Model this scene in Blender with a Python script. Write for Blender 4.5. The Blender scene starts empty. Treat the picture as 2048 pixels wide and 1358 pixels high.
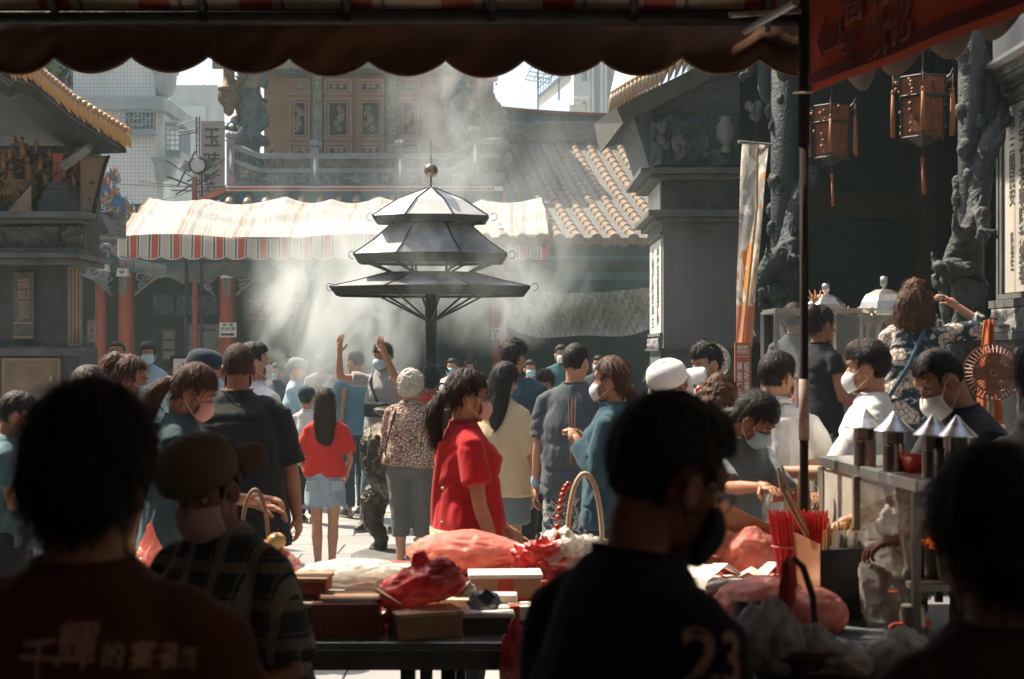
import bpy, math, random
import numpy as np
from mathutils import Vector, Matrix

random.seed(7)
RNG = np.random.RandomState(11)
PI = math.pi
SC = bpy.context.scene
COL = SC.collection

# ------------------------------------------------------------------ camera, light, exposure
F, CAMZ, HY = 2844.0, 1.75, 700.0          # 50 mm lens on a 2048 px wide frame, eye height, eye line


def P(px, py, Y):
    """A point of the place: on the line of sight px,py at Y metres from the camera."""
    return Vector(((px - 1024) * Y / F, Y, CAMZ - (py - HY) * Y / F))


def PX(px, Y): return (px - 1024) * Y / F
def PZ(py, Y): return CAMZ - (py - HY) * Y / F


cam_d = bpy.data.cameras.new('camera')
cam_d.lens = 50
cam_d.sensor_width = 36
cam_d.shift_y = 21 / 2048
cam_d.clip_start = 0.05
cam_d.clip_end = 3000
cam_d.dof.use_dof = True
cam_d.dof.focus_distance = 11.5
cam_d.dof.aperture_fstop = 4.5
cam = bpy.data.objects.new('camera', cam_d)
cam.location = (0, 0, CAMZ)
cam.rotation_euler = (PI / 2, 0, 0)
COL.objects.link(cam)
SC.camera = cam

SUN_TO = Vector((-0.56, 0.44, 1.0)).normalized()      # towards the sun: high, from the left, a little behind the square
SUN_EL = math.asin(SUN_TO.z)
SUN_ROT = math.atan2(SUN_TO.x, SUN_TO.y)
w = bpy.data.worlds.new('World')
SC.world = w
w.use_nodes = True
nt = w.node_tree
sky = nt.nodes.new('ShaderNodeTexSky')
sky.sky_type = 'NISHITA'
sky.sun_disc = False
sky.sun_elevation = SUN_EL
sky.sun_rotation = SUN_ROT
sky.air_density = 0.8
sky.dust_density = 3.5
sky.ozone_density = 1.0
nt.links.new(sky.outputs[0], nt.nodes['Background'].inputs[0])
nt.nodes['Background'].inputs[1].default_value = 0.13

sun_d = bpy.data.lights.new('sun', 'SUN')
sun_d.energy = 5.0
sun_d.angle = math.radians(0.6)
sun_d.color = (1.0, 0.87, 0.69)
sun = bpy.data.objects.new('sun', sun_d)
sun.rotation_euler = (-SUN_TO).to_track_quat('-Z', 'Y').to_euler()
sun.location = (-20, 10, 40)
COL.objects.link(sun)

SC.view_settings.view_transform = 'Standard'
SC.view_settings.look = 'None'
SC.view_settings.gamma = 1
SC.view_settings.exposure = 1.15
SC.view_settings.use_curve_mapping = False
SC.render.engine = 'CYCLES'
SC.cycles.use_denoising = True
SC.cycles.max_bounces = 7
SC.cycles.diffuse_bounces = 4
SC.cycles.glossy_bounces = 3
SC.cycles.transmission_bounces = 5
SC.cycles.transparent_max_bounces = 10
SC.cycles.volume_bounces = 1
SC.cycles.sample_clamp_indirect = 6
SC.cycles.volume_max_steps = 128

# ------------------------------------------------------------------ materials
MATS = {}


def _new(name):
    m = bpy.data.materials.new(name)
    m.use_nodes = True
    n = m.node_tree
    return m, n, n.nodes['Principled BSDF']


def N(n, typ, **kw):
    x = n.nodes.new(typ)
    for k, v in kw.items():
        if k.startswith('i_'):
            x.inputs[k[2:]].default_value = v
        else:
            setattr(x, k, v)
    return x


def ramp(n, fac, stops, interp='LINEAR'):
    r = n.nodes.new('ShaderNodeValToRGB')
    r.color_ramp.interpolation = interp
    e = r.color_ramp.elements
    while len(e) < len(stops):
        e.new(0.5)
    for k, (p, c) in enumerate(stops):
        e[k].position = p
        e[k].color = (*c, 1) if len(c) == 3 else c
    n.links.new(fac, r.inputs[0])
    return r.outputs[0]


def mix(n, a, b, f):
    m = n.nodes.new('ShaderNodeMix')
    m.data_type = 'RGBA'
    for sock, v in ((m.inputs[6], a), (m.inputs[7], b)):
        if isinstance(v, tuple): sock.default_value = (*v, 1)
        else: n.links.new(v, sock)
    if isinstance(f, (int, float)): m.inputs[0].default_value = f
    else: n.links.new(f, m.inputs[0])
    return m.outputs[2]


def bump(n, b, h, strength=0.4, dist=0.01):
    x = N(n, 'ShaderNodeBump')
    x.inputs['Strength'].default_value = strength
    x.inputs['Distance'].default_value = dist
    n.links.new(h, x.inputs['Height'])
    n.links.new(x.outputs[0], b.inputs['Normal'])


def coord(n, scale=(1, 1, 1), kind='Object'):
    t = N(n, 'ShaderNodeTexCoord')
    mp = N(n, 'ShaderNodeMapping')
    mp.inputs['Scale'].default_value = scale
    n.links.new(t.outputs[kind], mp.inputs[0])
    return mp.outputs[0]


def noise(n, vec, scale, detail=4, rough=0.6, dist=0):
    x = N(n, 'ShaderNodeTexNoise')
    x.inputs['Scale'].default_value = scale
    x.inputs['Detail'].default_value = detail
    x.inputs['Roughness'].default_value = rough
    x.inputs['Distortion'].default_value = dist
    n.links.new(vec, x.inputs['Vector'])
    return x.outputs['Fac']


def M(name, c=(.5, .5, .5), c2=None, rough=.7, metal=0, sc=6, stretch=(1, 1, 1), bs=.25, bd=.01, bsc=None, transl=0, spec=.4, coat=0, sheen=0, det=5):
    """General surface: two tones of one material mixed by noise, with fine relief."""
    if name in MATS: return MATS[name]
    m, n, b = _new(name)
    v = coord(n, stretch)
    f = noise(n, v, sc, det)
    if c2 is None: c2 = tuple(min(1, x * .72) for x in c)
    f2 = ramp(n, f, [(.32, (0, 0, 0)), (.68, (1, 1, 1))])
    col = mix(n, c, c2, f2)
    n.links.new(col, b.inputs['Base Color'])
    b.inputs['Roughness'].default_value = rough
    b.inputs['Metallic'].default_value = metal
    b.inputs['Specular IOR Level'].default_value = spec
    b.inputs['Coat Weight'].default_value = coat
    if sheen:
        b.inputs['Sheen Weight'].default_value = sheen
    if bs:
        g = noise(n, v, bsc or sc * 5, 3)
        bump(n, b, g, bs, bd)
    if transl:
        t = N(n, 'ShaderNodeBsdfTranslucent')
        n.links.new(col, t.inputs[0])
        ms = N(n, 'ShaderNodeMixShader')
        ms.inputs[0].default_value = transl
        n.links.new(b.outputs[0], ms.inputs[1])
        n.links.new(t.outputs[0], ms.inputs[2])
        n.links.new(ms.outputs[0], n.nodes['Material Output'].inputs[0])
    MATS[name] = m
    return m


def cloth(name, c, c2=None, sc=3, rough=.88, weave=220, bs=.35):
    if name in MATS: return MATS[name]
    m, n, b = _new(name)
    v = coord(n)
    f = noise(n, v, sc, 4)
    f2 = ramp(n, f, [(.35, (0, 0, 0)), (.65, (1, 1, 1))])
    col = mix(n, c, c2 or tuple(x * .82 for x in c), f2)
    n.links.new(col, b.inputs['Base Color'])
    b.inputs['Roughness'].default_value = rough
    b.inputs['Specular IOR Level'].default_value = .2
    b.inputs['Sheen Weight'].default_value = .08
    w1 = noise(n, coord(n, (1, 1, .5)), 14, 4, .55, .6)
    bump(n, b, w1, bs, .02)
    MATS[name] = m
    return m


def pattern_cloth(name, fn, rough=.85):
    """fn(n, v) returns a colour socket."""
    if name in MATS: return MATS[name]
    m, n, b = _new(name)
    v = coord(n)
    n.links.new(fn(n, v), b.inputs['Base Color'])
    b.inputs['Roughness'].default_value = rough
    b.inputs['Specular IOR Level'].default_value = .2
    bump(n, b, noise(n, v, 14, 4, .55, .6), .3, .02)
    MATS[name] = m
    return m


def plastic_film(name, c, alpha=.55, rough=.18):
    if name in MATS: return MATS[name]
    m, n, b = _new(name)
    v = coord(n)
    f = noise(n, v, 9, 5, .6, 1.2)
    col = mix(n, c, tuple(min(1, x * 1.0 + .25) for x in c), ramp(n, f, [(.45, (0, 0, 0)), (.7, (1, 1, 1))]))
    n.links.new(col, b.inputs['Base Color'])
    b.inputs['Roughness'].default_value = rough
    b.inputs['Specular IOR Level'].default_value = .7
    wp = N(n, 'ShaderNodeTexVoronoi'); wp.feature = 'DISTANCE_TO_EDGE'; wp.inputs['Scale'].default_value = 14
    dv = N(n, 'ShaderNodeVectorMath', operation='MULTIPLY_ADD'); nz = N(n, 'ShaderNodeTexNoise'); nz.inputs['Scale'].default_value = 9; n.links.new(v, nz.inputs['Vector'])
    n.links.new(nz.outputs['Color'], dv.inputs[0]); dv.inputs[1].default_value = (.12, .12, .12); n.links.new(v, dv.inputs[2]); n.links.new(dv.outputs[0], wp.inputs['Vector'])
    hh = N(n, 'ShaderNodeMath', operation='ADD'); n.links.new(wp.outputs['Distance'], hh.inputs[0]); n.links.new(noise(n, v, 26, 6, .7, 1.5), hh.inputs[1])
    bump(n, b, hh.outputs[0], .55, .02)
    tr = N(n, 'ShaderNodeBsdfTransparent')
    tl = N(n, 'ShaderNodeBsdfTranslucent')
    n.links.new(col, tl.inputs[0])
    a1 = N(n, 'ShaderNodeMixShader'); a1.inputs[0].default_value = .35
    n.links.new(b.outputs[0], a1.inputs[1]); n.links.new(tl.outputs[0], a1.inputs[2])
    a2 = N(n, 'ShaderNodeMixShader'); a2.inputs[0].default_value = alpha
    n.links.new(tr.outputs[0], a2.inputs[1]); n.links.new(a1.outputs[0], a2.inputs[2])
    n.links.new(a2.outputs[0], n.nodes['Material Output'].inputs[0])
    MATS[name] = m
    return m


def emis(name, c, s):
    if name in MATS: return MATS[name]
    m, n, b = _new(name)
    b.inputs['Base Color'].default_value = (*c, 1)
    b.inputs['Emission Color'].default_value = (*c, 1)
    b.inputs['Emission Strength'].default_value = s
    MATS[name] = m
    return m


def stripes(name, period, bands, base, axis=0, rough=.8, transl=.0, dirt=.15):
    """Woven stripes along one object axis; bands: (start, end, colour) in 0..1 of the period."""
    if name in MATS: return MATS[name]
    m, n, b = _new(name)
    v = coord(n)
    s = N(n, 'ShaderNodeSeparateXYZ'); n.links.new(v, s.inputs[0])
    d = N(n, 'ShaderNodeMath', operation='DIVIDE'); d.inputs[1].default_value = period
    n.links.new(s.outputs[axis], d.inputs[0])
    fr = N(n, 'ShaderNodeMath', operation='FRACT'); n.links.new(d.outputs[0], fr.inputs[0])
    stops = [(0.0, base)]
    for a, e, c in sorted(bands):
        stops += [(a, c), (e, base)]
    col = ramp(n, fr.outputs[0], stops, 'CONSTANT')
    g = noise(n, v, 2.5, 5)
    col = mix(n, col, (.30, .26, .20), ramp(n, g, [(.5, (0, 0, 0)), (.8, (dirt, dirt, dirt))]))
    n.links.new(col, b.inputs['Base Color'])
    b.inputs['Roughness'].default_value = rough
    bump(n, b, noise(n, v, 5, 5, .6, .8), .5, .03)
    if transl:
        t = N(n, 'ShaderNodeBsdfTranslucent')
        n.links.new(col, t.inputs[0])
        ms = N(n, 'ShaderNodeMixShader'); ms.inputs[0].default_value = transl
        n.links.new(b.outputs[0], ms.inputs[1]); n.links.new(t.outputs[0], ms.inputs[2])
        n.links.new(ms.outputs[0], n.nodes['Material Output'].inputs[0])
    MATS[name] = m
    return m


# ------------------------------------------------------------------ noise for shapes
_PERM = RNG.rand(64, 64, 64).astype(np.float32)


def vn(p):
    """Value noise, p is (n,3); returns about -1..1."""
    i = np.floor(p).astype(int)
    f = p - i
    f = f * f * (3 - 2 * f)
    i &= 63
    j = (i + 1) & 63
    x0, y0, z0 = i.T
    x1, y1, z1 = j.T
    fx, fy, fz = f.T
    g = _PERM
    c = (g[x0, y0, z0] * (1 - fx) + g[x1, y0, z0] * fx) * (1 - fy) + (g[x0, y1, z0] * (1 - fx) + g[x1, y1, z0] * fx) * fy
    d = (g[x0, y0, z1] * (1 - fx) + g[x1, y0, z1] * fx) * (1 - fy) + (g[x0, y1, z1] * (1 - fx) + g[x1, y1, z1] * fx) * fy
    return (c * (1 - fz) + d * fz) * 2 - 1


def fbm(p, o=3):
    s = 0; a = 1; t = 0
    for k in range(o):
        s = s + a * vn(p * (2 ** k) + 17.3 * k); t += a; a *= .5
    return s / t


def ridge(p, o=2):
    s = 0; a = 1; t = 0
    for k in range(o):
        s = s + a * (1 - 2 * np.abs(vn(p * (2 ** k) + 9.7 * k))); t += a; a *= .5
    return s / t


# ------------------------------------------------------------------ mesh builder
class MB:
    def __init__(s):
        s.v = []; s.f = []; s.m = []

    def add(s, vs, fs, mi=0):
        o = len(s.v)
        s.v.extend([tuple(map(float, q)) for q in vs])
        s.f.extend([tuple(i + o for i in q) for q in fs])
        s.m.extend([mi] * len(fs))
        return s

    def box(s, c, d, rz=0, mi=0, R=None, top=None):
        hx, hy, hz = d[0] / 2, d[1] / 2, d[2] / 2
        tx, ty = top or (1, 1)
        vs = [Vector((x * hx * (tx if z > 0 else 1), y * hy * (ty if z > 0 else 1), z * hz)) for z in (-1, 1) for x, y in ((-1, -1), (1, -1), (1, 1), (-1, 1))]
        R = R or Matrix.Rotation(rz, 3, 'Z')
        c = Vector(c)
        vs = [R @ q + c for q in vs]
        return s.add(vs, [(3, 2, 1, 0), (4, 5, 6, 7), (0, 1, 5, 4), (1, 2, 6, 5), (2, 3, 7, 6), (3, 0, 4, 7)], mi)

    def b2(s, x0, x1, y0, y1, z0, z1, mi=0):
        return s.box(((x0 + x1) / 2, (y0 + y1) / 2, (z0 + z1) / 2), (abs(x1 - x0), abs(y1 - y0), abs(z1 - z0)), mi=mi)

    def loft(s, rings, cap=True, mi=0):
        n = len(rings[0]); vs = [q for r in rings for q in r]; fs = []
        for k in range(len(rings) - 1):
            for i in range(n):
                j = (i + 1) % n
                fs.append((k * n + i, k * n + j, (k + 1) * n + j, (k + 1) * n + i))
        if cap:
            fs.append(tuple(range(n - 1, -1, -1)))
            fs.append(tuple(range((len(rings) - 1) * n, len(rings) * n)))
        return s.add(vs, fs, mi)

    def tube(s, pts, r, n=8, mi=0, cap=True, flat=1.0):
        pts = [Vector(q) for q in pts]
        rs = r if isinstance(r, (list, tuple)) else [r] * len(pts)
        rings = []; up = None
        for k, q in enumerate(pts):
            d = (pts[min(k + 1, len(pts) - 1)] - pts[max(k - 1, 0)])
            if d.length < 1e-9: d = Vector((0, 0, 1))
            d.normalize()
            if up is None:
                up = Vector((0, 0, 1)) if abs(d.z) < .9 else Vector((0, 1, 0))
            a = d.cross(up)
            if a.length < 1e-6: a = d.orthogonal()
            a.normalize(); b = a.cross(d).normalized(); up = b
            rings.append([q + (a * math.cos(t) + b * math.sin(t) * flat) * rs[k] for t in [2 * PI * i / n for i in range(n)]])
        return s.loft(rings, cap, mi)

    def cap(s, a, b, ra, rb, n=12, mi=0):
        a = Vector(a); b = Vector(b); d = b - a
        if d.length < 1e-6: d = Vector((0, 0, .001)); b = a + d
        u = d.normalized(); pts = []; rs = []
        for t in (88, 60, 35, 0):
            th = math.radians(t); pts.append(a - u * ra * math.sin(th)); rs.append(ra * math.cos(th))
        for t in (0, 35, 60, 88):
            th = math.radians(t); pts.append(b + u * rb * math.sin(th)); rs.append(rb * math.cos(th))
        return s.tube(pts, rs, n, mi)

    def ell(s, c, r, R=None, nu=14, nv=9, mi=0):
        c = Vector(c); R = R or Matrix.Identity(3); rings = []
        for k in range(nv + 1):
            th = PI * (k + .02) / (nv + .04) - PI / 2
            rings.append([c + R @ Vector((r[0] * math.cos(th) * math.cos(2 * PI * i / nu), r[1] * math.cos(th) * math.sin(2 * PI * i / nu), r[2] * math.sin(th))) for i in range(nu)])
        return s.loft(rings, True, mi)

    def rev(s, prof, c=(0, 0, 0), n=20, mi=0, cap=True, sx=1, sy=1, ph=0):
        c = Vector(c)
        rings = [[c + Vector((r * sx * math.cos(ph + 2 * PI * i / n), r * sy * math.sin(ph + 2 * PI * i / n), z)) for i in range(n)] for r, z in prof]
        return s.loft(rings, cap, mi)

    def prism(s, poly, a, b, plane='xz', mi=0):
        """poly in the plane, extruded from a to b along the third axis (convex or simple)."""
        def mk(p, t):
            return (p[0], t, p[1]) if plane == 'xz' else ((t, p[0], p[1]) if plane == 'yz' else (p[0], p[1], t))
        n = len(poly); vs = [mk(p, a) for p in poly] + [mk(p, b) for p in poly]
        fs = [tuple(range(n)), tuple(range(2 * n - 1, n - 1, -1))] + [(i, i + n, (i + 1) % n + n, (i + 1) % n) for i in range(n)]
        return s.add(vs, fs, mi)

    def grid(s, fn, nu, nv, mi=0, closed_u=False):
        vs = [fn(i / nu, j / nv) for j in range(nv + 1) for i in range(nu + 1)]
        W = nu + 1
        return s.add(vs, [(j * W + i, j * W + i + 1, (j + 1) * W + i + 1, (j + 1) * W + i) for j in range(nv) for i in range(nu)], mi)

    def xf(s, mtx, start=0):
        for k in range(start, len(s.v)):
            q = mtx @ Vector(s.v[k]); s.v[k] = (q.x, q.y, q.z)
        return s

    def mesh(s, name='mesh'):
        me = bpy.data.meshes.new(name)
        me.from_pydata(s.v, [], s.f)
        me.update()
        return me

    def build(s, name, mat, parent=None, smooth=False, bevel=0, solid=0, fixn=False, loc=None, rot=None):
        me = s.mesh(name)
        mats = mat if isinstance(mat, (list, tuple)) else [mat]
        for q in mats: me.materials.append(q)
        if len(mats) > 1: me.polygons.foreach_set('material_index', s.m)
        if smooth: me.polygons.foreach_set('use_smooth', [True] * len(me.polygons))
        o = link(name, me, parent)
        if loc is not None: o.location = loc
        if rot is not None: o.rotation_euler = rot
        if solid:
            q = o.modifiers.new('thick', 'SOLIDIFY'); q.thickness = solid; q.offset = 0
        if bevel:
            q = o.modifiers.new('edge', 'BEVEL'); q.width = bevel; q.segments = 2; q.limit_method = 'ANGLE'; q.angle_limit = .6
        return o


def link(name, data, parent=None):
    o = bpy.data.objects.new(name, data)
    COL.objects.link(o)
    if parent is not None: o.parent = parent
    return o


def tag(o, label=None, cat=None, group=None, kind=None):
    if label: o['label'] = label
    if cat: o['category'] = cat
    if group: o['group'] = group
    if kind: o['kind'] = kind
    return o


def thing(name, label, cat, loc=(0, 0, 0), rz=0, group=None):
    o = bpy.data.objects.new(name, None); COL.objects.link(o)
    o.location = loc; o.rotation_euler = (0, 0, rz)
    o.empty_display_size = .1
    return tag(o, label, cat, group)


def dup(root, loc=None, rz=None, label=None, parent=None):
    r = root.copy(); COL.objects.link(r)
    if parent is not None: r.parent = parent
    if loc is not None: r.location = loc
    if rz is not None: r.rotation_euler = (0, 0, rz)
    if label: r['label'] = label
    for ch in list(root.children):
        dup(ch, parent=r)
    return r


# a private scene in which shapes are fused, so the main one is never re-evaluated
_TMP = bpy.data.scenes.new('workshop')


def tmp_dg():
    with bpy.context.temp_override(scene=_TMP, view_layer=_TMP.view_layers[0]):
        dg = bpy.context.evaluated_depsgraph_get()
    dg.update()
    return dg


def fuse(mb, vox, smooth=3):
    """Union of closed shapes as one continuous skin; returns a mesh datablock."""
    me = mb.mesh('shape') if isinstance(mb, MB) else mb
    o = bpy.data.objects.new('shape', me)
    _TMP.collection.objects.link(o)
    r = o.modifiers.new('r', 'REMESH'); r.mode = 'VOXEL'; r.voxel_size = vox; r.use_smooth_shade = True
    if smooth:
        q = o.modifiers.new('s', 'SMOOTH'); q.factor = .5; q.iterations = smooth
    dg = tmp_dg()
    out = bpy.data.meshes.new_from_object(o.evaluated_get(dg), depsgraph=dg)
    _TMP.collection.objects.unlink(o)
    bpy.data.objects.remove(o)
    bpy.data.meshes.remove(me)
    return out


def co_no(me):
    n = len(me.vertices)
    c = np.empty(n * 3, np.float32); me.vertices.foreach_get('co', c)
    q = np.empty(n * 3, np.float32); me.vertices.foreach_get('normal', q)
    return c.reshape(-1, 3), q.reshape(-1, 3)


def set_co(me, c):
    me.vertices.foreach_set('co', np.ascontiguousarray(c, np.float32).ravel()); me.update()


def as_mb(me):
    m = MB()
    c, _ = co_no(me)
    m.v = [tuple(q) for q in c.tolist()]
    m.f = [tuple(p.vertices) for p in me.polygons]
    m.m = [0] * len(m.f)
    bpy.data.meshes.remove(me)
    return m


def put(me, name, mat, parent=None, smooth=True):
    mats = mat if isinstance(mat, (list, tuple)) else [mat]
    for q in mats: me.materials.append(q)
    if smooth: me.polygons.foreach_set('use_smooth', [True] * len(me.polygons))
    me.name = name
    return link(name, me, parent)


def text(body, mat, c, w=None, h=None, parent=None, rot=(PI / 2, 0, 0), name='lettering', bold=.0, depth=.002, line=1.0, yaw=None):
    """Flat lettering centred on c, scaled to width w and/or height h."""
    cu = bpy.data.curves.new('t', 'FONT'); cu.body = body; cu.align_x = 'CENTER'; cu.space_line = line
    cu.resolution_u = 3; cu.offset = bold; cu.extrude = 0
    o = bpy.data.objects.new('t', cu); _TMP.collection.objects.link(o)
    dg = tmp_dg()
    me = bpy.data.meshes.new_from_object(o.evaluated_get(dg), depsgraph=dg)
    _TMP.collection.objects.unlink(o); bpy.data.objects.remove(o); bpy.data.curves.remove(cu)
    n = len(me.vertices)
    if n == 0: return None
    v = np.empty(n * 3, np.float32); me.vertices.foreach_get('co', v); v = v.reshape(-1, 3)
    lo, hi = v.min(0), v.max(0); v -= (lo + hi) / 2
    d = hi - lo
    sx = (w / d[0]) if w else None; sy = (h / d[1]) if h else None
    if sx is None: sx = sy
    if sy is None: sy = sx
    v[:, 0] *= sx; v[:, 1] *= sy
    set_co(me, v)
    me.materials.clear(); me.materials.append(mat)
    ob = link(name, me, parent); ob.location = c; ob.rotation_euler = rot
    return ob


def crumple(name, mat, c, r, parent=None, amp=.12, fr=3.0, seed=0, flat=True, nu=44, nv=30, ptop=0, R=None, shape=None):
    """A soft bag or wrapped lump: a closed skin pulled into creases, with a flat underside."""
    m = MB(); m.ell((0, 0, 0), (1, 1, 1), None, nu, nv)
    v = np.array(m.v, np.float32)
    d = v / np.maximum(np.linalg.norm(v, axis=1, keepdims=True), 1e-6)
    k = 1 + amp * ridge(d * fr + seed * 3.1, 3) + amp * .6 * fbm(d * fr * .5 + seed, 2)
    v = d * k[:, None]
    if ptop:
        up = np.clip((v[:, 2] - .35) / .65, 0, 1)
        v[:, :2] *= (1 - ptop * up ** .7)[:, None]
    if shape: v = shape(v)
    v = v * np.array(r, np.float32)
    if flat: v[:, 2] = np.maximum(v[:, 2], -r[2] * .72)
    m.v = [tuple(q) for q in v.tolist()]
    if R is not None: m.xf(R.to_4x4())
    return m.build(name, mat, parent, smooth=True, loc=c)
# ------------------------------------------------------------------ people
SKIN = M('skin', (.50, .27, .165), (.42, .20, .12), .55, sc=9, bs=.12, bd=.004, spec=.35)
SKIN_TAN = M('skin_tan', (.36, .17, .095), (.29, .125, .068), .5, sc=9, bs=.15, bd=.004, spec=.35)


def hair_mat(name, a, b, rough=.55):
    if name in MATS: return MATS[name]
    m, n, bs = _new(name)
    v = coord(n, (70, 70, 9))
    f = noise(n, v, 1.0, 4, .6, .4)
    n.links.new(mix(n, a, b, ramp(n, f, [(.35, (0, 0, 0)), (.7, (1, 1, 1))])), bs.inputs['Base Color'])
    bs.inputs['Roughness'].default_value = rough
    bs.inputs['Specular IOR Level'].default_value = .22
    bump(n, bs, f, .8, .012)
    MATS[name] = m
    return m


H_BLACK = hair_mat('hair_black', (.010, .008, .007), (.030, .022, .018))
H_DARK = hair_mat('hair_dark_brown', (.014, .007, .005), (.045, .019, .010))
H_BROWN = hair_mat('hair_brown', (.035, .014, .007), (.12, .048, .02))
H_GREY = hair_mat('hair_grey', (.42, .38, .31), (.62, .58, .50), .6)
H_SALT = hair_mat('hair_greying', (.03, .03, .03), (.20, .19, .18), .5)
H_SHAVE = hair_mat('hair_shaved', (.045, .030, .022), (.075, .05, .035), .7)
EYE_W = M('eye_white', (.6, .57, .52), rough=.2, bs=0)
EYE_D = M('eye_dark', (.02, .012, .008), rough=.12, bs=0)
MASKW = M('mask_white', (.74, .73, .72), (.66, .66, .66), .85, sc=12, stretch=(1, 1, 14), bs=.4, bd=.004)
MASKB = M('mask_blue', (.42, .60, .68), (.36, .53, .62), .85, sc=12, stretch=(1, 1, 14), bs=.4, bd=.004)
MASKP = M('mask_pink', (.74, .46, .42), (.66, .40, .37), .85, sc=12, stretch=(1, 1, 14), bs=.4, bd=.004)
MASKK = M('mask_black', (.015, .015, .015), rough=.8, bs=.3)
SHOE_K = M('shoe_black', (.02, .02, .022), rough=.5)
SHOE_B = M('shoe_brown', (.09, .05, .03), rough=.5)
SOLE = M('shoe_sole', (.35, .3, .27), rough=.7)
FRAME = M('spectacle_frame', (.015, .012, .012), rough=.3, bs=0)


def frame_of(d, hint):
    d = Vector(d).normalized(); n = Vector(hint); n = n - d * n.dot(d)
    if n.length < 1e-4: n = d.orthogonal()
    n.normalize()
    return d, n, d.cross(n).normalized()


def hand(mb, wrist, d, palm, s=1, curl=.5, side=1, n=6, grip=None):
    """Palm, four unequal jointed fingers and a thumb that leaves the side of the palm."""
    f, pn, wd = frame_of(d, palm)
    wd = wd * side
    R = Matrix((wd, f, pn)).transposed()
    mb.ell(wrist + f * .047 * s, (.039 * s, .053 * s, .017 * s), R, 10, 7)
    mb.cap(wrist - f * .01 * s, wrist + f * .03 * s, .026 * s, .028 * s, 8)
    for k, (off, ln) in enumerate(((-.029, .060), (-.010, .072), (.010, .078), (.029, .070))):
        a = wrist + f * (.086 + .006 * (1 - abs(k - 1.7) / 2)) * s + wd * off * s
        c = curl * (1 + .12 * (3 - k)); p = a; ang = 0.12 + c * .35
        for q, (fr, rr) in enumerate(((.46, .0088), (.30, .0080), (.24, .0070))):
            dd = f * math.cos(ang) + pn * math.sin(ang) + wd * off * 1.6
            e = p + dd.normalized() * ln * fr * s
            mb.cap(p, e, rr * s, (rr - .0006) * s, n)
            p = e; ang += c * .95
    a = wrist + f * .022 * s + wd * .030 * s
    d1 = (f * .62 + wd * .72 + pn * (.15 + .5 * curl)).normalized()
    b = a + d1 * .042 * s
    d2 = (f * .85 + wd * (.35 - .4 * curl) + pn * (.2 + .5 * curl)).normalized()
    mb.cap(a, b, .0125 * s, .0105 * s, n); mb.cap(b, b + d2 * .034 * s, .0103 * s, .0085 * s, n)


def ring(c, rx, ry, n=18, Rm=None, p=2.0):
    out = []
    for i in range(n):
        t = 2 * PI * i / n; x = math.cos(t); y = math.sin(t)
        x = math.copysign(abs(x) ** (2 / p), x); y = math.copysign(abs(y) ** (2 / p), y)
        q = Vector((x * rx, y * ry, 0))
        out.append(Vector(c) + (Rm @ q if Rm else q))
    return out


def limb(mb, pts, rs, n=12, flat=1.0):
    """A closed limb through the points, rounded at both ends."""
    a = Vector(pts[0]); b = Vector(pts[1]); u = (b - a).normalized()
    z = Vector(pts[-1]); y = Vector(pts[-2]); t = (z - y).normalized()
    P0 = [a - u * rs[0] * .8] + [Vector(q) for q in pts] + [z + t * rs[-1] * .5]
    mb.tube(P0, [rs[0] * .45] + list(rs) + [rs[-1] * .6], n, flat=flat)


def sleeve_pts(sh, el, wr, frac):
    """Points from the shoulder to a fraction of the arm (1 = elbow, 2 = wrist)."""
    if frac <= 1: return [sh, sh.lerp(el, frac * .5), sh.lerp(el, frac)]
    return [sh, sh.lerp(el, .5), el, el.lerp(wr, (frac - 1) * .5), el.lerp(wr, frac - 1)]


def wrinkle(me, amp, fx, fz, seed, zlo=None, zhi=None, ed=.0):
    c, q = co_no(me)
    wv = np.stack([fbm(c * 3 + seed, 2), fbm(c * 3 + 31 + seed, 2), fbm(c * 3 + 57 + seed, 2)], 1)
    p = (c + wv * .07) * np.array([fx, fx, fz]) + seed * 5.3
    cr = np.clip(1 - np.abs(vn((c + wv * .10) * np.array([5, 5, 9]) + seed)) * 5, 0, 1)      # sharp slanting creases
    d = ridge(p, 3) * .6 + vn(p * .5 + 3) * .5 - cr * .45
    a = np.full(len(c), amp)
    if zlo is not None:
        a = a * (.55 + .75 * np.clip(1 - (c[:, 2] - zlo) / (zhi - zlo), 0, 1))
    set_co(me, c + q * (d * a)[:, None])


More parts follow.
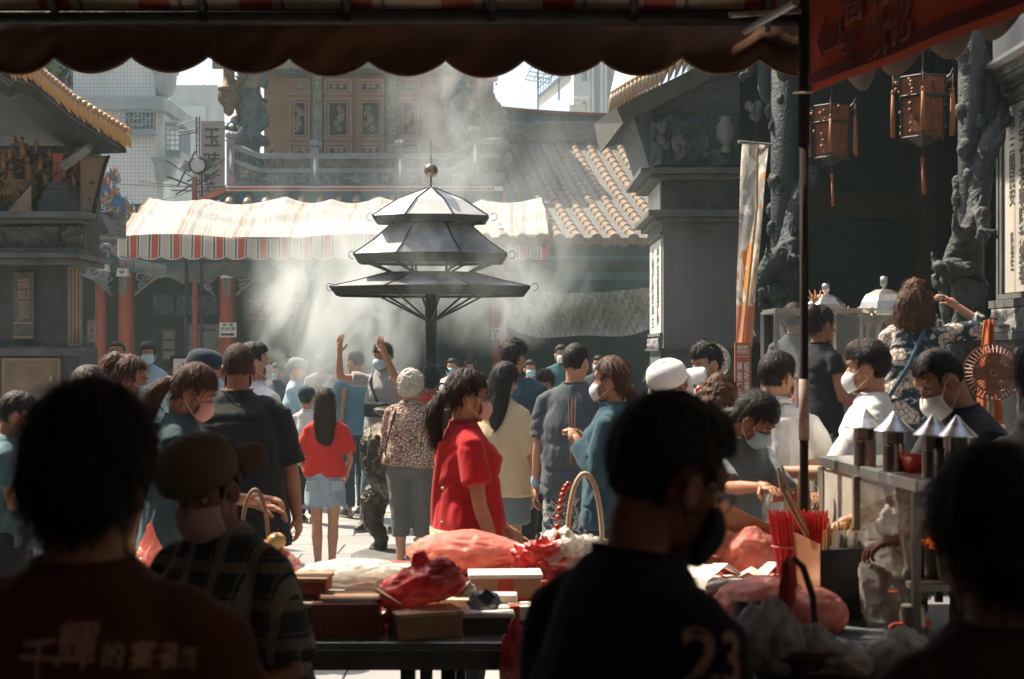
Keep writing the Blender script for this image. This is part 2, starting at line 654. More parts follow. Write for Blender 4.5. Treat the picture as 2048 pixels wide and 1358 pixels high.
def hair_build(kind, mat, Hm, s, seed, vox, strands, parent, part):
    m = MB(); E = m.ell
    bangs = kind.endswith('_bangs'); kind = kind.replace('_bangs', '')
    hs = 1.0
    if kind == 'crop': E((0, -.012, .142), (.0785, .0955, .0985), None, 22, 14)
    elif kind in ('short', 'messy'): E((0, -.014, .148), (.086, .102, .104), None, 22, 14); E((0, .02, .19), (.066, .066, .062))
    elif kind == 'curly': E((0, -.016, .152), (.094, .108, .108), None, 22, 14); E((0, -.06, .11), (.08, .06, .08))
    elif kind == 'perm': E((0, -.022, .145), (.102, .112, .112), None, 22, 14); E((0, -.05, .09), (.093, .075, .075))
    elif kind == 'bowl': E((0, -.014, .145), (.093, .106, .107), None, 22, 14); E((0, -.045, .105), (.088, .075, .075))
    else: E((0, -.014, .146), (.085, .102, .102), None, 22, 14)
    if kind == 'long':
        m.loft([ring((0, -.035, .15), .086, .082), ring((0, -.052, .08), .090, .066), ring((0, -.066, 0), .092, .052), ring((0, -.082, -.09), .088, .046), ring((.004, -.095, -.18), .074, .036), ring((.01, -.10, -.26), .04, .018)])
    if kind == 'longside':
        m.loft([ring((0, -.035, .15), .087, .082), ring((0, -.05, .08), .092, .068), ring((.015, -.062, 0), .098, .055), ring((.04, -.078, -.09), .088, .046), ring((.07, -.09, -.17), .05, .032), ring((.085, -.095, -.22), .02, .015)])
    if kind == 'wavy':
        m.loft([ring((0, -.03, .16), .094, .088), ring((0, -.045, .09), .112, .088), ring((0, -.05, .02), .122, .082), ring((0, -.055, -.05), .112, .072), ring((0, -.055, -.09), .07, .05)])
    if kind == 'pony':
        m.tube([(0, -.085, .115), (0, -.125, .10), (0, -.15, .05), (0, -.148, -.02), (0, -.13, -.09), (0, -.12, -.14)], [.026, .030, .040, .040, .028, .010], 12)
    if kind == 'lowpony':
        m.tube([(0, -.085, .06), (0, -.115, .03), (0, -.128, -.03), (0, -.13, -.10), (0, -.125, -.17), (0, -.12, -.22)], [.030, .028, .040, .042, .032, .012], 12); E((0, -.06, .085), (.066, .05, .05))
    if kind == 'bun':
        E((0, -.105, .165), (.045, .040, .042)); E((0, -.085, .13), (.05, .04, .05))
    if kind == 'topbun':
        E((0, -.085, .205), (.056, .048, .048)); E((.02, -.10, .19), (.04, .04, .04)); E((0, -.085, .14), (.05, .04, .05))
    me = fuse(m, vox / 1.0, 2)
    c, q = co_no(me)
    d = {'curly': .013, 'perm': .012, 'messy': .007, 'wavy': .012}.get(kind, .0035)
    fr = {'curly': 34, 'perm': 42, 'messy': 30, 'wavy': 22}.get(kind, 0)
    if fr: dv = ridge(c * fr + seed, 2) * d
    else: dv = ridge(c * np.array([46, 46, 8]) + seed, 2) * d
    if kind == 'crop': dv = dv * .3
    c = c + q * dv[:, None]
    x, y, z = c[:, 0], c[:, 1], c[:, 2]
    line = (.168 if bangs else .190) - .15 * np.clip(.078 - y, 0, .07) * (0 if bangs else 1)
    jag = .006 * vn(c * 60 + seed)
    front = .028 if kind in ('crop', 'short', 'messy', 'curly') else (.036 if kind not in ('wavy', 'bowl', 'perm') else .048)
    face = np.clip((y - front - jag) / .01, 0, 1) * np.clip((line + jag - z) / .008, 0, 1)
    if kind in ('crop', 'short', 'messy', 'curly', 'pony', 'lowpony', 'bun', 'topbun'):
        back = .055 if kind in ('crop', 'short', 'messy', 'curly') else .04
        near = np.clip((.098 - np.hypot(x, y + .01)) / .01, 0, 1)
        if kind in ('pony', 'lowpony', 'bun', 'topbun'): near = near * np.clip((y + .09) / .01, 0, 1)
        face = np.maximum(face, np.clip((back + jag - z) / .01, 0, 1) * near)
        ear = np.clip((.036 - np.hypot((y + .002), (z - .100) * .8)) / .008, 0, 1) * np.clip((np.abs(x) - .05) / .01, 0, 1)
        face = np.maximum(face, ear)
    cen = np.array([0, -.012, .13])
    c2 = cen + (c - cen) * (1 - .34 * face)[:, None]
    set_co(me, c2)
    me2 = me
    if strands:
        c3, q3 = co_no(me2)
        ok = np.where((face < .15))[0]
        if len(ok):
            mbx = as_mb(me2)
            L0 = {'crop': .008, 'short': .022, 'messy': .035, 'curly': .03, 'perm': .03}.get(kind, .065)
            rr = np.random.RandomState(int(seed * 7) + 3)
            for i in rr.choice(ok, strands):
                p = Vector(c3[i].tolist()); nn = Vector(q3[i].tolist())
                if kind in ('crop', 'short', 'messy', 'curly', 'perm'):
                    g = Vector(((p.x) * .5, .5 * p.y + .02, -.03)) + Vector(rr.randn(3).tolist()) * (.02 if kind in ('crop', 'short') else .05)
                else:
                    g = Vector((p.x * .25, -.03, -.12)) + Vector(rr.randn(3).tolist()) * .02
                t = (g - nn * g.dot(nn)).normalized()
                L = L0 * (.5 + rr.rand())
                lift = .5 if kind in ('crop', 'messy', 'curly', 'perm') else .12
                a = p - nn * .003; b = p + (t + nn * lift).normalized() * L * .5
                e = b + (t + nn * lift * rr.uniform(-.6, .9) + Vector((0, 0, -.25))).normalized() * L * .5
                wv = t.cross(nn).normalized() * rr.uniform(.0009, .002)
                mbx.add([a - wv, a + wv, b + wv * .8, b - wv * .8, e], [(0, 1, 2, 3), (3, 2, 4)])
            me2 = mbx.mesh('hair')
    c, _ = co_no(me2)
    A = np.array(Hm)
    set_co(me2, c @ A[:3, :3].T + A[:3, 3])
    return put(me2, part, mat, parent)


_PN = [0]


def person(x, Y, H=1.68, yaw=0, z0=0, b=1.0, fem=False, lean=0, twist=0, head=(0, 0, 0), armL=None, armR=None, stance=.0, walk=0,
           top=None, bottom=None, hair=('short', None), mask=None, glasses=False, hat=None, shoes=None, skin=None,
           lod=1, label='', group=None, hands=(.5, .5), palms=(None, None), crouch=0, face=True, sole=None, belly=0, extra=None):
    """One figure; x,Y is where it stands. Local axes: +y the way it faces, +x its right hand side."""
    _PN[0] += 1; seed = _PN[0] * 1.37
    s = H / 1.70
    skin = skin or SKIN
    vb = {0: .009, 1: .0125, 2: .017, 3: .024}[lod]
    vh = {0: .0045, 1: .006, 2: .0095, 3: .014}[lod]
    hipz = (.90 - crouch) * s
    lx = math.radians
    U = Matrix.Translation((0, 0, hipz)) @ Matrix.Rotation(-lx(lean), 4, 'X') @ Matrix.Rotation(lx(twist), 4, 'Z') @ Matrix.Translation((0, 0, -.90 * s))
    U3 = U.to_3x3()

    def up(q): return U @ (Vector(q) * s)
    sw = (.158 if fem else .178) * (.6 + .4 * b) + .01 * (b - 1)
    cx = (.148 if fem else .160) * b; wx = (.122 if fem else .142) * b; hx = (.168 if fem else .158) * b
    dy = .104 * (b ** 1.2)
    Hm = U @ Matrix.Translation(Vector((0, .004, 1.462)) * s) @ Matrix.Rotation(lx(head[0]), 4, 'Z') @ Matrix.Rotation(-lx(head[1]), 4, 'X') @ Matrix.Rotation(lx(head[2]), 4, 'Y') @ Matrix.Scale(s ** .55 * 1.0, 4)
    ks = s ** .55

    # joints
    sh = [up((-sw, -.004, 1.352)), up((sw, -.004, 1.352))]
    shi = [up((-sw * .5, -.004, 1.385)), up((sw * .5, -.004, 1.385))]
    dflt = [((-.10, .02, -1), (-.02, .16, -1)), ((.10, .02, -1), (.02, .16, -1))]
    arms = []
    for k, a in enumerate((armL, armR)):
        a = a or dflt[k]
        el = sh[k] + Vector(a[0]).normalized() * .285 * s
        wr = el + Vector(a[1]).normalized() * .245 * s
        arms.append((sh[k], el, wr, Vector(a[2]).normalized() if len(a) > 2 else Vector(a[1]).normalized()))
    legs = []
    for k in (-1, 1):
        st = stance * k
        yo = walk * k
        hp = Vector((.088 * k * b ** .5 * s, 0, hipz))
        an = Vector((.085 * k * s + st, yo, .085 * s))
        kn = hp.lerp(an, .49) + Vector((0, .02 * s + crouch * .9 + (abs(walk) * .25 if walk * k < 0 else 0), 0))
        legs.append((hp, kn, an))

    # body
    m = MB()
    k9 = .92
    rings = [(.83, .095, .08, 0), (.90, hx * k9, .112 * b, 0), (.98, hx * .97 * k9, .112 * b, 0), (1.08, wx * k9, .093 * b, 0), (1.18, (wx + cx) / 2 * k9, .1 * b, 0),
             (1.29, cx * k9, dy, .003), (1.35, cx * .93 * k9, .090 * b, 0), (1.41, cx * .62, .066, -.004), (1.455, .055, .055, -.004)]
    m.loft([[U @ (q * s) for q in ring((0, yo, z), rx, ry)] for z, rx, ry, yo in rings])
    nb = up((0, -.012, 1.415)); nt = Hm @ Vector((0, -.018, .06))
    limb(m, [nb, nb.lerp(nt, .5), nt], [.062 * s, .052 * s * (b ** .5), .052 * ks], 12)
    for k, (a, e, wq, hd) in enumerate(arms):
        r = (.9 if fem else 1.0) * (.5 + .5 * b) * s
        limb(m, [a, a.lerp(e, .35), a.lerp(e, .8), e, e.lerp(wq, .28), e.lerp(wq, .75), wq], [.046 * r, .046 * r, .039 * r, .036 * r, .038 * r, .029 * r, .025 * r], 10)
    for hp, kn, an in legs:
        r = s * (.55 + .45 * b)
        limb(m, [hp, hp.lerp(kn, .3), hp.lerp(kn, .75), kn, kn.lerp(an, .28) + Vector((0, -.012 * s, 0)), kn.lerp(an, .7), an], [.083 * r, .079 * r, .060 * r, .052 * r, .055 * r, .040 * r, .034 * r], 10)
        m.cap(an + Vector((0, -.03 * s, -.045 * s)), an + Vector((0, .125 * s, -.055 * s)), .032 * s, .026 * s, 8)
    body = fuse(m, vb * 1.15, 4)
    # head
    h = MB()
    h.ell((0, -.012, .135), (.0745, .091, .095), None, 20, 14)
    h.ell((0, .022, .062), (.056, .060, .058), None, 16, 10)
    h.ell((0, .030, .10), (.066, .055, .06), None, 16, 10)
    h.ell((0, .066, .016), (.025, .018, .018), None, 10, 8)
    h.ell((0, .052, .150), (.058, .034, .030), None, 12, 8)
    h.cap((0, .080, .120), (0, .101, .083), .0075, .0125, 8)
    h.ell((.0, .083, .052), (.022, .009, .009), None, 10, 6)
    h.ell((.011, .090, .080), (.008, .009, .008), None, 8, 6); h.ell((-.011, .090, .080), (.008, .009, .008), None, 8, 6)
    h.cap((0, -.020, .03), (0, -.018, .09), .050, .055, 12)
    for k in (-1, 1):
        h.ell((.078 * k, -.004, .100), (.011, .020, .032), Matrix.Rotation(.25 * k, 3, 'Z'), 10, 8)
    if lod < 3:
        hm = fuse(h, vh, 2)
        c, q = co_no(hm)
        hx_, hy_, hz_ = c.T
        for k in (-1, 1):   # eye sockets and the hollow of each ear
            c[:, 1] -= .009 * np.exp(-(((hx_ - .031 * k) / .015) ** 2 + ((hz_ - .118) / .009) ** 2)) * (hy_ > .04)
            c[:, 0] -= .007 * k * np.exp(-(((hy_ - .0) / .010) ** 2 + ((hz_ - .103) / .016) ** 2)) * (hx_ * k > .07)
        c[:, 1] -= .003 * np.exp(-((hx_ / .022) ** 2 + ((hz_ - .052) / .002) ** 2)) * (hy_ > .07)
        set_co(hm, c)
        h = as_mb(hm)
    h.xf(Hm)
    bm_ = as_mb(body)
    bm_.add(h.v, h.f)
    for k, (a, e, wq, hd) in enumerate(arms):
        sd = -1 if k == 0 else 1
        pn = palms[k] or (Vector((-sd, 0.15, 0)) if hd.z < -.5 else Vector((0, 0, -1)))
        hand(bm_, wq, hd, pn, s * .97, hands[k], side=1 if Vector(pn).cross(Vector(hd)).dot(Vector((0, 0, 1)) if hd.z > -.5 else Vector((0, 1, 0))) * (1) > 0 else -1, n=6 if lod < 2 else 5)
    me = bm_.mesh('person')
    root = put(me, 'person', skin)
    root.location = (x, Y, z0); root.rotation_euler = (0, 0, lx(yaw))
    tag(root, label, 'person', group)

    # clothes
    if top:
        kind, mt = top[0], top[1]; o = top[2] if len(top) > 2 else {}
        hem = o.get('hem', .84); lo = o.get('loose', 1.0); sl = o.get('sleeve', {'tee': .62, 'polo': .68, 'long': 1.95, 'sleeveless': .12, 'threeq': 1.4}[kind])
        t = MB()
        def R_(z, rx, ry, yo=0, p=2.3): return [U @ (q * s) for q in ring((0, yo, z), rx, ry, 22, None, p)]
        bl = belly
        t.loft([R_(hem, hx * 1.09 * lo, .126 * b * lo + bl * .5, bl * .5), R_(hem + .05, hx * 1.10 * lo, .128 * b * lo + bl * .7, bl * .6), R_((hem + 1.10) / 2, hx * 1.04 * lo, .124 * b * lo + bl, bl * .8), R_(1.10, (wx * 1.14 + .012) * lo, .116 * b * lo + bl * .7, bl * .7),
                R_(1.20, (cx * .52 + wx * .55 + .008) * lo, (dy + .012) * lo + bl * .4, bl * .35), R_(1.29, cx * 1.06 + .004, dy + .017 + (.016 if fem else 0), .006 + (.012 if fem else 0)), R_(1.35, cx * 1.02, .104 * b, 0),
                R_(1.400, cx * .84, .086, -.006), R_(1.440, .094, .072, -.008), R_(1.462, .066, .062, -.006)])
        for k, (a, e, wq, hd) in enumerate(arms):
            pts = sleeve_pts(a, e, wq, sl)
            r = (.93 if fem else 1) * (.55 + .45 * b) * s
            if sl <= 1: rs = [.058 * r, .061 * r * lo, .064 * r * lo]
            else: rs = [.058 * r, .058 * r * lo, .054 * r * lo, .050 * r * lo, .040 * r * lo]
            t.tube([shi[k], shi[k].lerp(a, .6)] + pts, [.050 * r, .056 * r] + rs, 14)
        g = fuse(t, vb, 4)
        wrinkle(g, o.get('wr', .012) * 1.35 * (1 if lod < 2 else 1.1), o.get('fx', 7.5), 3.6, seed, hem * s, 1.45 * s)
        shirt = put(g, o.get('name', 'shirt'), mt, root)
        if kind == 'polo' or o.get('collar'):
            q = MB()
            q.loft([[U @ (v * s) for v in ring((0, -.008, 1.440), .082, .074, 20)], [U @ (v * s) for v in ring((0, -.010, 1.470), .066, .066, 20)], [U @ (v * s) for v in ring((0, -.010, 1.483), .070, .070, 20)], [U @ (v * s) for v in ring((0, -.010, 1.452), .096, .086, 20)]], cap=False)
            q.build('collar', mt, shirt, smooth=True, solid=.003)
        else:
            q = MB(); rr = [U @ (v * s) for v in ring((0, -.006, 1.458), .070, .066, 24)]
            q.tube(rr + rr[:1], .006 * s, 6); q.build('neckband', o.get('band', mt), shirt, smooth=True)
    else:
        shirt = None
    if bottom:
        kind, mt = bottom[0], bottom[1]; o = bottom[2] if len(bottom) > 2 else {}
        ln = o.get('len', {'pants': .97, 'shorts': .46, 'skirt': .34, 'capri': .78}[kind]); lo = o.get('loose', 1.0)
        t = MB()
        if kind == 'skirt':
            z1 = .96 - ln
            t.loft([ring((0, 0, z1 * s), (hx + .035) * s * lo, .150 * s * lo, 24), ring((0, 0, (z1 + .9) / 2 * s), (hx + .024) * s, .138 * s, 24), ring((0, 0, .90 * s), (hx + .010) * s, .125 * s, 24), ring((0, 0, .99 * s), (hx * .9) * s, .112 * s, 24)])
        else:
            t.loft([[U @ (q * s) for q in ring((0, 0, z), rx, ry, 22)] for z, rx, ry in ((.80, .10 * b, .085), (.86, hx * 1.02, .118 * b), (.92, hx * 1.05, .123 * b), (1.02, hx * .93, .115 * b))])
            for hp, kn, an in legs:
                r = s * (.5 + .5 * b) * lo
                if ln <= .5:
                    e = hp.lerp(kn, ln / .5 * 1.0)
                    P_ = [hp, hp.lerp(e, .5), e]; R__ = [.090 * r, .092 * r, .090 * r]
                else:
                    e = kn.lerp(an, (ln - .5) / .5)
                    P_ = [hp, hp.lerp(kn, .5), kn, kn.lerp(e, .5), e]; R__ = [.092 * r, .086 * r, .074 * r, .068 * r, .062 * r]
                t.tube([P_[0] + Vector((0, 0, .03))] + P_, [R__[0] * .7] + R__, 14)
        g = fuse(t, vb, 3)
        wrinkle(g, o.get('wr', .014), 8, 5, seed + 5)
        put(g, o.get('name', {'pants': 'trousers', 'capri': 'trousers'}.get(kind, kind)), mt, root)
    # shoes
    sm = shoes or SHOE_K
    if z0 == 0 and lod < 3:
        for hp, kn, an in legs:
            q = MB(); c = an + Vector((0, 0, -.085 * s))
            q.loft([[c + Vector((x_ * s, y_ * s, z_)) for x_, y_ in [(.046 * math.cos(a_), (.045 + .125 * math.sin(a_)) if math.sin(a_) > 0 else (.045 + .10 * math.sin(a_))) for a_ in [2 * PI * i / 14 for i in range(14)]]] for z_ in (.004, .022)], mi=1)
            q.loft([[c + Vector((k_ * .044 * s * math.cos(a_), (.045 + (yy if math.sin(a_) > 0 else .098) * math.sin(a_) * k_) * s, z_)) for a_ in [2 * PI * i / 14 for i in range(14)]] for z_, k_, yy in ((.022, 1.0, .122), (.045 * s, .98, .112), (.065 * s, .86, .07), (.095 * s, .80, .03))])
            q.build('shoe', [sm, sole or SOLE], root, smooth=True)
    # hair
    hk, hmat = hair
    if hk != 'none':
        ns = 0 if hat else {0: 1600, 1: 750, 2: 220, 3: 0}[lod]
        hair_build(hk, hmat or H_BLACK, Hm, s, seed, {0: .006, 1: .0075, 2: .011, 3: .016}[lod], ns, root, 'hair')
    # face pieces
    if face and lod < 3:
        for k in (-1, 1):
            q = MB(); q.ell((.031 * k, .0695, .1185), (.0135, .010, .0065), None, 10, 7); q.xf(Hm); ey = q.build('eye', EYE_W, root, smooth=True)
            q = MB(); q.ell((.031 * k, .0755, .1185), (.0058, .005, .0058), None, 8, 6); q.xf(Hm); q.build('iris', EYE_D, ey, smooth=True)
            q = MB(); q.tube([(.016 * k, .083, .134), (.030 * k, .083, .1385), (.046 * k, .072, .135)], [.0025, .0035, .0015], 6); q.xf(Hm); q.build('eyebrow', H_BLACK, root, smooth=True)
        if not mask:
            q = MB(); q.tube([(-.021, .0865, .052), (0, .0925, .0535), (.021, .0865, .052)], [.002, .0045, .002], 6); q.xf(Hm); q.build('lips', M('lips', (.40, .14, .11), bs=0), root, smooth=True)
    if mask:
        if isinstance(mask, tuple): mask, drop = mask
        else: drop = 0
        def fn(u, v):
            a = (u * 2 - 1); t = v * 2 - 1
            fr = .121 - .014 * t * t - .010 * max(0, -t) - .012 * max(0, t - .5) * 2
            an_ = a * 1.22
            zc = .058 + t * .050 * (1 - .30 * a * a)
            return Vector((.0705 * math.sin(an_) * (1 - .06 * t * t), .012 + (fr - .012) * (math.cos(an_) ** .75), zc - drop))
        q = MB(); q.grid(fn, 20, 14); q.xf(Hm)
        mk = q.build('mask', mask, root, smooth=True, solid=.002)
        if lod < 3:
            for k in (-1, 1):
                q = MB()
                q.tube([(.066 * k, .052, .092 - drop), (.076 * k, .02, .118), (.084 * k, -.010, .128), (.086 * k, -.022, .10), (.079 * k, .0, .062), (.064 * k, .052, .028 - drop)], .0014 if lod < 2 else .002, 5)
                q.xf(Hm); q.build('ear_loop', MASKW if mask is not MASKK else MASKK, mk, smooth=True)
    if glasses:
        q = MB()
        for k in (-1, 1):
            lp = [(.034 * k + .024 * math.cos(a_), .098 - .012 * abs(math.cos(a_) + k * .6) * .6, .116 + .017 * math.sin(a_)) for a_ in [2 * PI * i / 16 for i in range(17)]]
            q.tube(lp, .0016, 5)
            q.tube([(.058 * k, .090, .120), (.074 * k, .05, .120), (.081 * k, -.01, .118), (.080 * k, -.03, .105)], .0018, 5)
        q.tube([(-.010, .100, .118), (0, .103, .121), (.010, .100, .118)], .0016, 5)
        q.xf(Hm); q.build('glasses', FRAME, root, smooth=True)
    if hat:
        kind, mt = hat[0], hat[1]; ang = hat[2] if len(hat) > 2 else 0
        q = MB(); Rz = Matrix.Rotation(lx(ang), 4, 'Z')
        rows = [(.099, .150), (.1015, .170), (.100, .195), (.090, .226), (.066, .250), (.036, .2605), (.004, .263)]
        if kind == 'bucket': rows = [(.096, .152)] + rows[1:]
        q.rev(rows, (0, -.012, 0), 24, sy=1.12)
        q.ell((0, -.012, .264), (.008, .008, .005), None, 8, 6)
        q.xf(Hm @ Rz)
        hb = q.build('cap', mt, root, smooth=True)
        if kind == 'cap':
            q = MB()
            q.grid(lambda u, v: Vector(((u - .5) * .165 * (1 - .18 * v * v), .082 + .125 * v * math.cos((u - .5) * 2.0) ** .6 + .026 * (1 - v) * (math.cos((u - .5) * 2.4) - 1), .160 - .020 * v * v - .05 * (u - .5) ** 2 * 3)), 12, 6)
            q.xf(Hm @ Rz); q.build('peak', mt, hb, smooth=True, solid=.004)
    root['_s'] = s
    return root, Hm, U, arms
# ------------------------------------------------------------------ materials of the place
STONE = M('grey_stone', (.15, .15, .14), (.085, .088, .084), .8, sc=5, bs=.5, bd=.02, bsc=40)
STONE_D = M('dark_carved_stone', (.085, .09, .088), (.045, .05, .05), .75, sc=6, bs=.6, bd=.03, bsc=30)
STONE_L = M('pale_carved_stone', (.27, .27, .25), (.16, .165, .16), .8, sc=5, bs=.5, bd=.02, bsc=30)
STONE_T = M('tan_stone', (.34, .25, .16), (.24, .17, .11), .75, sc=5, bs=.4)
PLASTER = M('white_plaster', (.80, .77, .71), (.68, .66, .61), .9, sc=3, bs=.2)
BROWNWALL = M('brown_lacquer_wall', (.56, .30, .17), (.42, .21, .12), .55, sc=2.2, bs=.15)
GOLDTILE = M('amber_glazed_tile', (.62, .34, .10), (.40, .19, .055), .3, sc=14, bs=.35, coat=.5)
ORANGETILE = M('orange_glazed_tile', (.28, .19, .115), (.16, .125, .085), .38, sc=9, bs=.35, coat=.3)
GREYPAN = M('grey_pan_tile', (.14, .14, .125), (.08, .08, .075), .7, sc=9)
GOLD = M('gilded_carving', (.42, .21, .06), (.10, .045, .018), .38, metal=.75, sc=18, bs=.7, bd=.02)
GOLD_D = M('old_gilt', (.28, .15, .06), (.10, .06, .03), .5, metal=.5, sc=18, bs=.7, bd=.02)
REDCOL = M('red_lacquer', (.42, .075, .03), (.30, .05, .022), .4, sc=4, stretch=(1, 1, .2), bs=.15, coat=.2)
REDTRIM = M('red_trim', (.40, .10, .055), (.28, .07, .04), .6)
BLUE = M('turquoise_glaze', (.10, .28, .33), (.05, .17, .22), .5, sc=8)
TEALBEAM = M('teal_painted_beam', (.06, .12, .13), (.03, .07, .075), .6, sc=6)
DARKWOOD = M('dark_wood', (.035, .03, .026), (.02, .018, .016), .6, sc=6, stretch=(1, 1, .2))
CONC = M('weathered_concrete', (.42, .42, .39), (.28, .29, .28), .9, sc=1.2, stretch=(1, 1, .25), bs=.3)
INK = M('ink_black', (.03, .03, .03), rough=.7, bs=0)
INKBLUE = M('ink_navy', (.03, .05, .09), rough=.7, bs=0)
STEEL = M('stainless_steel', (.62, .61, .58), (.50, .49, .47), .28, metal=.9, sc=5, stretch=(8, 8, 1), bs=.12, bd=.004)
STEEL_D = M('stained_steel', (.36, .33, .28), (.20, .17, .13), .45, metal=.7, sc=4, bs=.25)
IRON = M('black_iron', (.035, .038, .038), (.02, .02, .02), .5, metal=.4, sc=8)
CREAM = M('cream_paint', (.66, .60, .46), rough=.6, bs=.1)
ALU = M('grey_aluminium', (.40, .42, .42), rough=.45, metal=.5)
GLASS_D = M('dark_window_glass', (.03, .04, .045), rough=.08, bs=0, spec=.8)
CER = [M('ceramic_blue', (.05, .20, .36), rough=.25, sc=20), M('ceramic_white', (.66, .64, .58), rough=.3, sc=20), M('ceramic_red', (.42, .09, .05), rough=.3, sc=20), M('ceramic_ochre', (.52, .30, .10), rough=.3, sc=20), M('ceramic_green', (.08, .22, .17), rough=.3, sc=20)]


def mosaic_wall():
    m, n, b = _new('small_wall_tiles')
    v = coord(n)
    def lines(ax, per):
        s_ = N(n, 'ShaderNodeSeparateXYZ'); n.links.new(v, s_.inputs[0])
        d = N(n, 'ShaderNodeMath', operation='DIVIDE'); d.inputs[1].default_value = per; n.links.new(s_.outputs[ax], d.inputs[0])
        f = N(n, 'ShaderNodeMath', operation='FRACT'); n.links.new(d.outputs[0], f.inputs[0])
        q = N(n, 'ShaderNodeMath', operation='GREATER_THAN'); q.inputs[1].default_value = .10; n.links.new(f.outputs[0], q.inputs[0])
        return q.outputs[0]
    a = N(n, 'ShaderNodeMath', operation='MULTIPLY'); n.links.new(lines(0, .105), a.inputs[0]); n.links.new(lines(2, .105), a.inputs[1])
    c = N(n, 'ShaderNodeMath', operation='MULTIPLY'); n.links.new(a.outputs[0], c.inputs[0]); n.links.new(lines(1, .105), c.inputs[1])
    g = noise(n, coord(n, (1, 1, .3)), .7, 5)
    base = mix(n, (.82, .76, .65), (.66, .62, .54), ramp(n, g, [(.4, (0, 0, 0)), (.7, (1, 1, 1))]))
    n.links.new(mix(n, (.33, .33, .32), base, c.outputs[0]), b.inputs['Base Color'])
    b.inputs['Roughness'].default_value = .45
    return m


def paver_mat():
    m, n, b = _new('granite_paver')
    v = coord(n, kind='Object')
    oi = N(n, 'ShaderNodeObjectInfo')
    f = noise(n, v, 22, 6, .7)
    c = mix(n, (.36, .36, .34), (.22, .22, .215), f)
    n.links.new(mix(n, c, (.22, .22, .215), ramp(n, oi.outputs['Random'], [(.1, (0, 0, 0)), (1, (.75, .75, .75))])), b.inputs['Base Color'])
    b.inputs['Roughness'].default_value = .75
    bump(n, b, f, .35, .01)
    return m


def relief(name, x0, x1, z0, z1, y, mat, parent=None, amp=.05, fr=8, seed=0, nx=60, nz=40, axis='y', kind=None, back=.06):
    """A carved field: deep irregular relief rising from a slab. axis y faces the camera, x faces along X."""
    m = MB()
    u = np.linspace(0, 1, nx + 1); v = np.linspace(0, 1, nz + 1)
    U_, V_ = np.meshgrid(u, v)
    X_ = x0 + (x1 - x0) * U_; Z_ = z0 + (z1 - z0) * V_
    p = np.stack([X_.ravel() * fr + seed, Z_.ravel() * fr, np.full(X_.size, seed * 1.7)], 1)
    wv = np.stack([fbm(p * .5, 2), fbm(p * .5 + 40, 2), fbm(p * .5 + 80, 2)], 1)
    h = ridge(p + wv * 1.5, 3) * .7 + fbm(p * .6 + 5, 2) * .5
    h = np.clip(h, -.6, 1) * amp
    ed = np.minimum(np.minimum(U_, 1 - U_) * nx / 2, np.minimum(V_, 1 - V_) * nz / 2).ravel()
    h = h * np.clip(ed, 0, 1)
    for k in range(X_.size):
        xx = float(X_.ravel()[k]); zz = float(Z_.ravel()[k]); hh = float(h[k])
        m.v.append((xx, y - hh - amp * .3, zz) if axis == 'y' else (y - hh, xx, zz))
    W = nx + 1
    for j in range(nz):
        for i in range(nx):
            m.f.append((j * W + i, j * W + i + 1, (j + 1) * W + i + 1, (j + 1) * W + i)); m.m.append(0)
    if axis == 'y': m.b2(min(x0, x1), max(x0, x1), y - amp * .0 + .001, y + back, z0, z1)
    else: m.b2(y + .001, y + back, min(x0, x1), max(x0, x1), z0, z1)
    o = m.build(name, mat, parent, smooth=False)
    me = o.data; me.polygons.foreach_set('use_smooth', [True] * (nx * nz) + [False] * (len(me.polygons) - nx * nz))
    if kind: o['kind'] = kind
    return o


def figurine(m, c, h, a=0, mi=0):
    """A little carved figure: robe, shoulders, head, one raised arm."""
    c = Vector(c)
    m.cap(c + Vector((0, 0, h * .10)), c + Vector((a * h * .1, -h * .03, h * .62)), h * .17, h * .13, 8, mi)
    m.ell(c + Vector((a * h * .12, -h * .05, h * .84)), (h * .10, h * .10, h * .13), None, 8, 6, mi)
    s = 1 if a >= 0 else -1
    m.cap(c + Vector((s * h * .12, 0, h * .62)), c + Vector((s * h * .36, -h * .12, h * (.62 + .3 * abs(a)))), h * .06, h * .045, 6, mi)
    m.cap(c + Vector((-s * h * .12, 0, h * .62)), c + Vector((-s * h * .24, -h * .16, h * .42)), h * .06, h * .045, 6, mi)
    m.box(c + Vector((0, 0, h * .04)), (h * .5, h * .35, h * .08), mi=mi)


def scroll(m, c, r, turns=1.4, s=1, t=.012, plane='xz', mi=0, start=0):
    pts = []
    for k in range(22):
        a = start + s * k / 21 * turns * 2 * PI; q = r * (1 - .82 * k / 21)
        pts.append(Vector(c) + (Vector((math.cos(a) * q, 0, math.sin(a) * q)) if plane == 'xz' else Vector((0, math.cos(a) * q, math.sin(a) * q))))
    m.tube(pts, [t * (1 - .5 * k / 21) for k in range(22)], 6, mi)


# ------------------------------------------------------------------ ground
g = MB(); g.b2(-60, 60, -20, 75, -.5, -.03)
ground = g.build('ground', M('ground_paving', (.29, .29, .28), (.22, .22, .215), .8, sc=2))
tag(ground, kind='structure')
PAV = paver_mat()
pm = MB(); pm.box((0, 0, -.015), (.592, .592, .03)); pmesh = pm.mesh('stone_paver'); pmesh.materials.append(PAV)
for j in range(22):
    for i in range(13):
        o = link('stone_paver', pmesh, ground)
        o.location = (-4.5 + i * .6 + (.3 if j % 2 else 0), 5.9 + j * .6, random.uniform(-.002, .002))
        o.rotation_euler = (random.uniform(-.003, .003), random.uniform(-.003, .003), 0)
        q = o.modifiers.new('edge', 'BEVEL'); q.width = .006; q.segments = 1
g = MB(); g.b2(-30, 30, -19, 5.6, -.03, -.002)
tag(g.build('pavement', M('stall_pavement', (.22, .215, .20), (.15, .15, .14), .8, sc=3)), kind='structure')

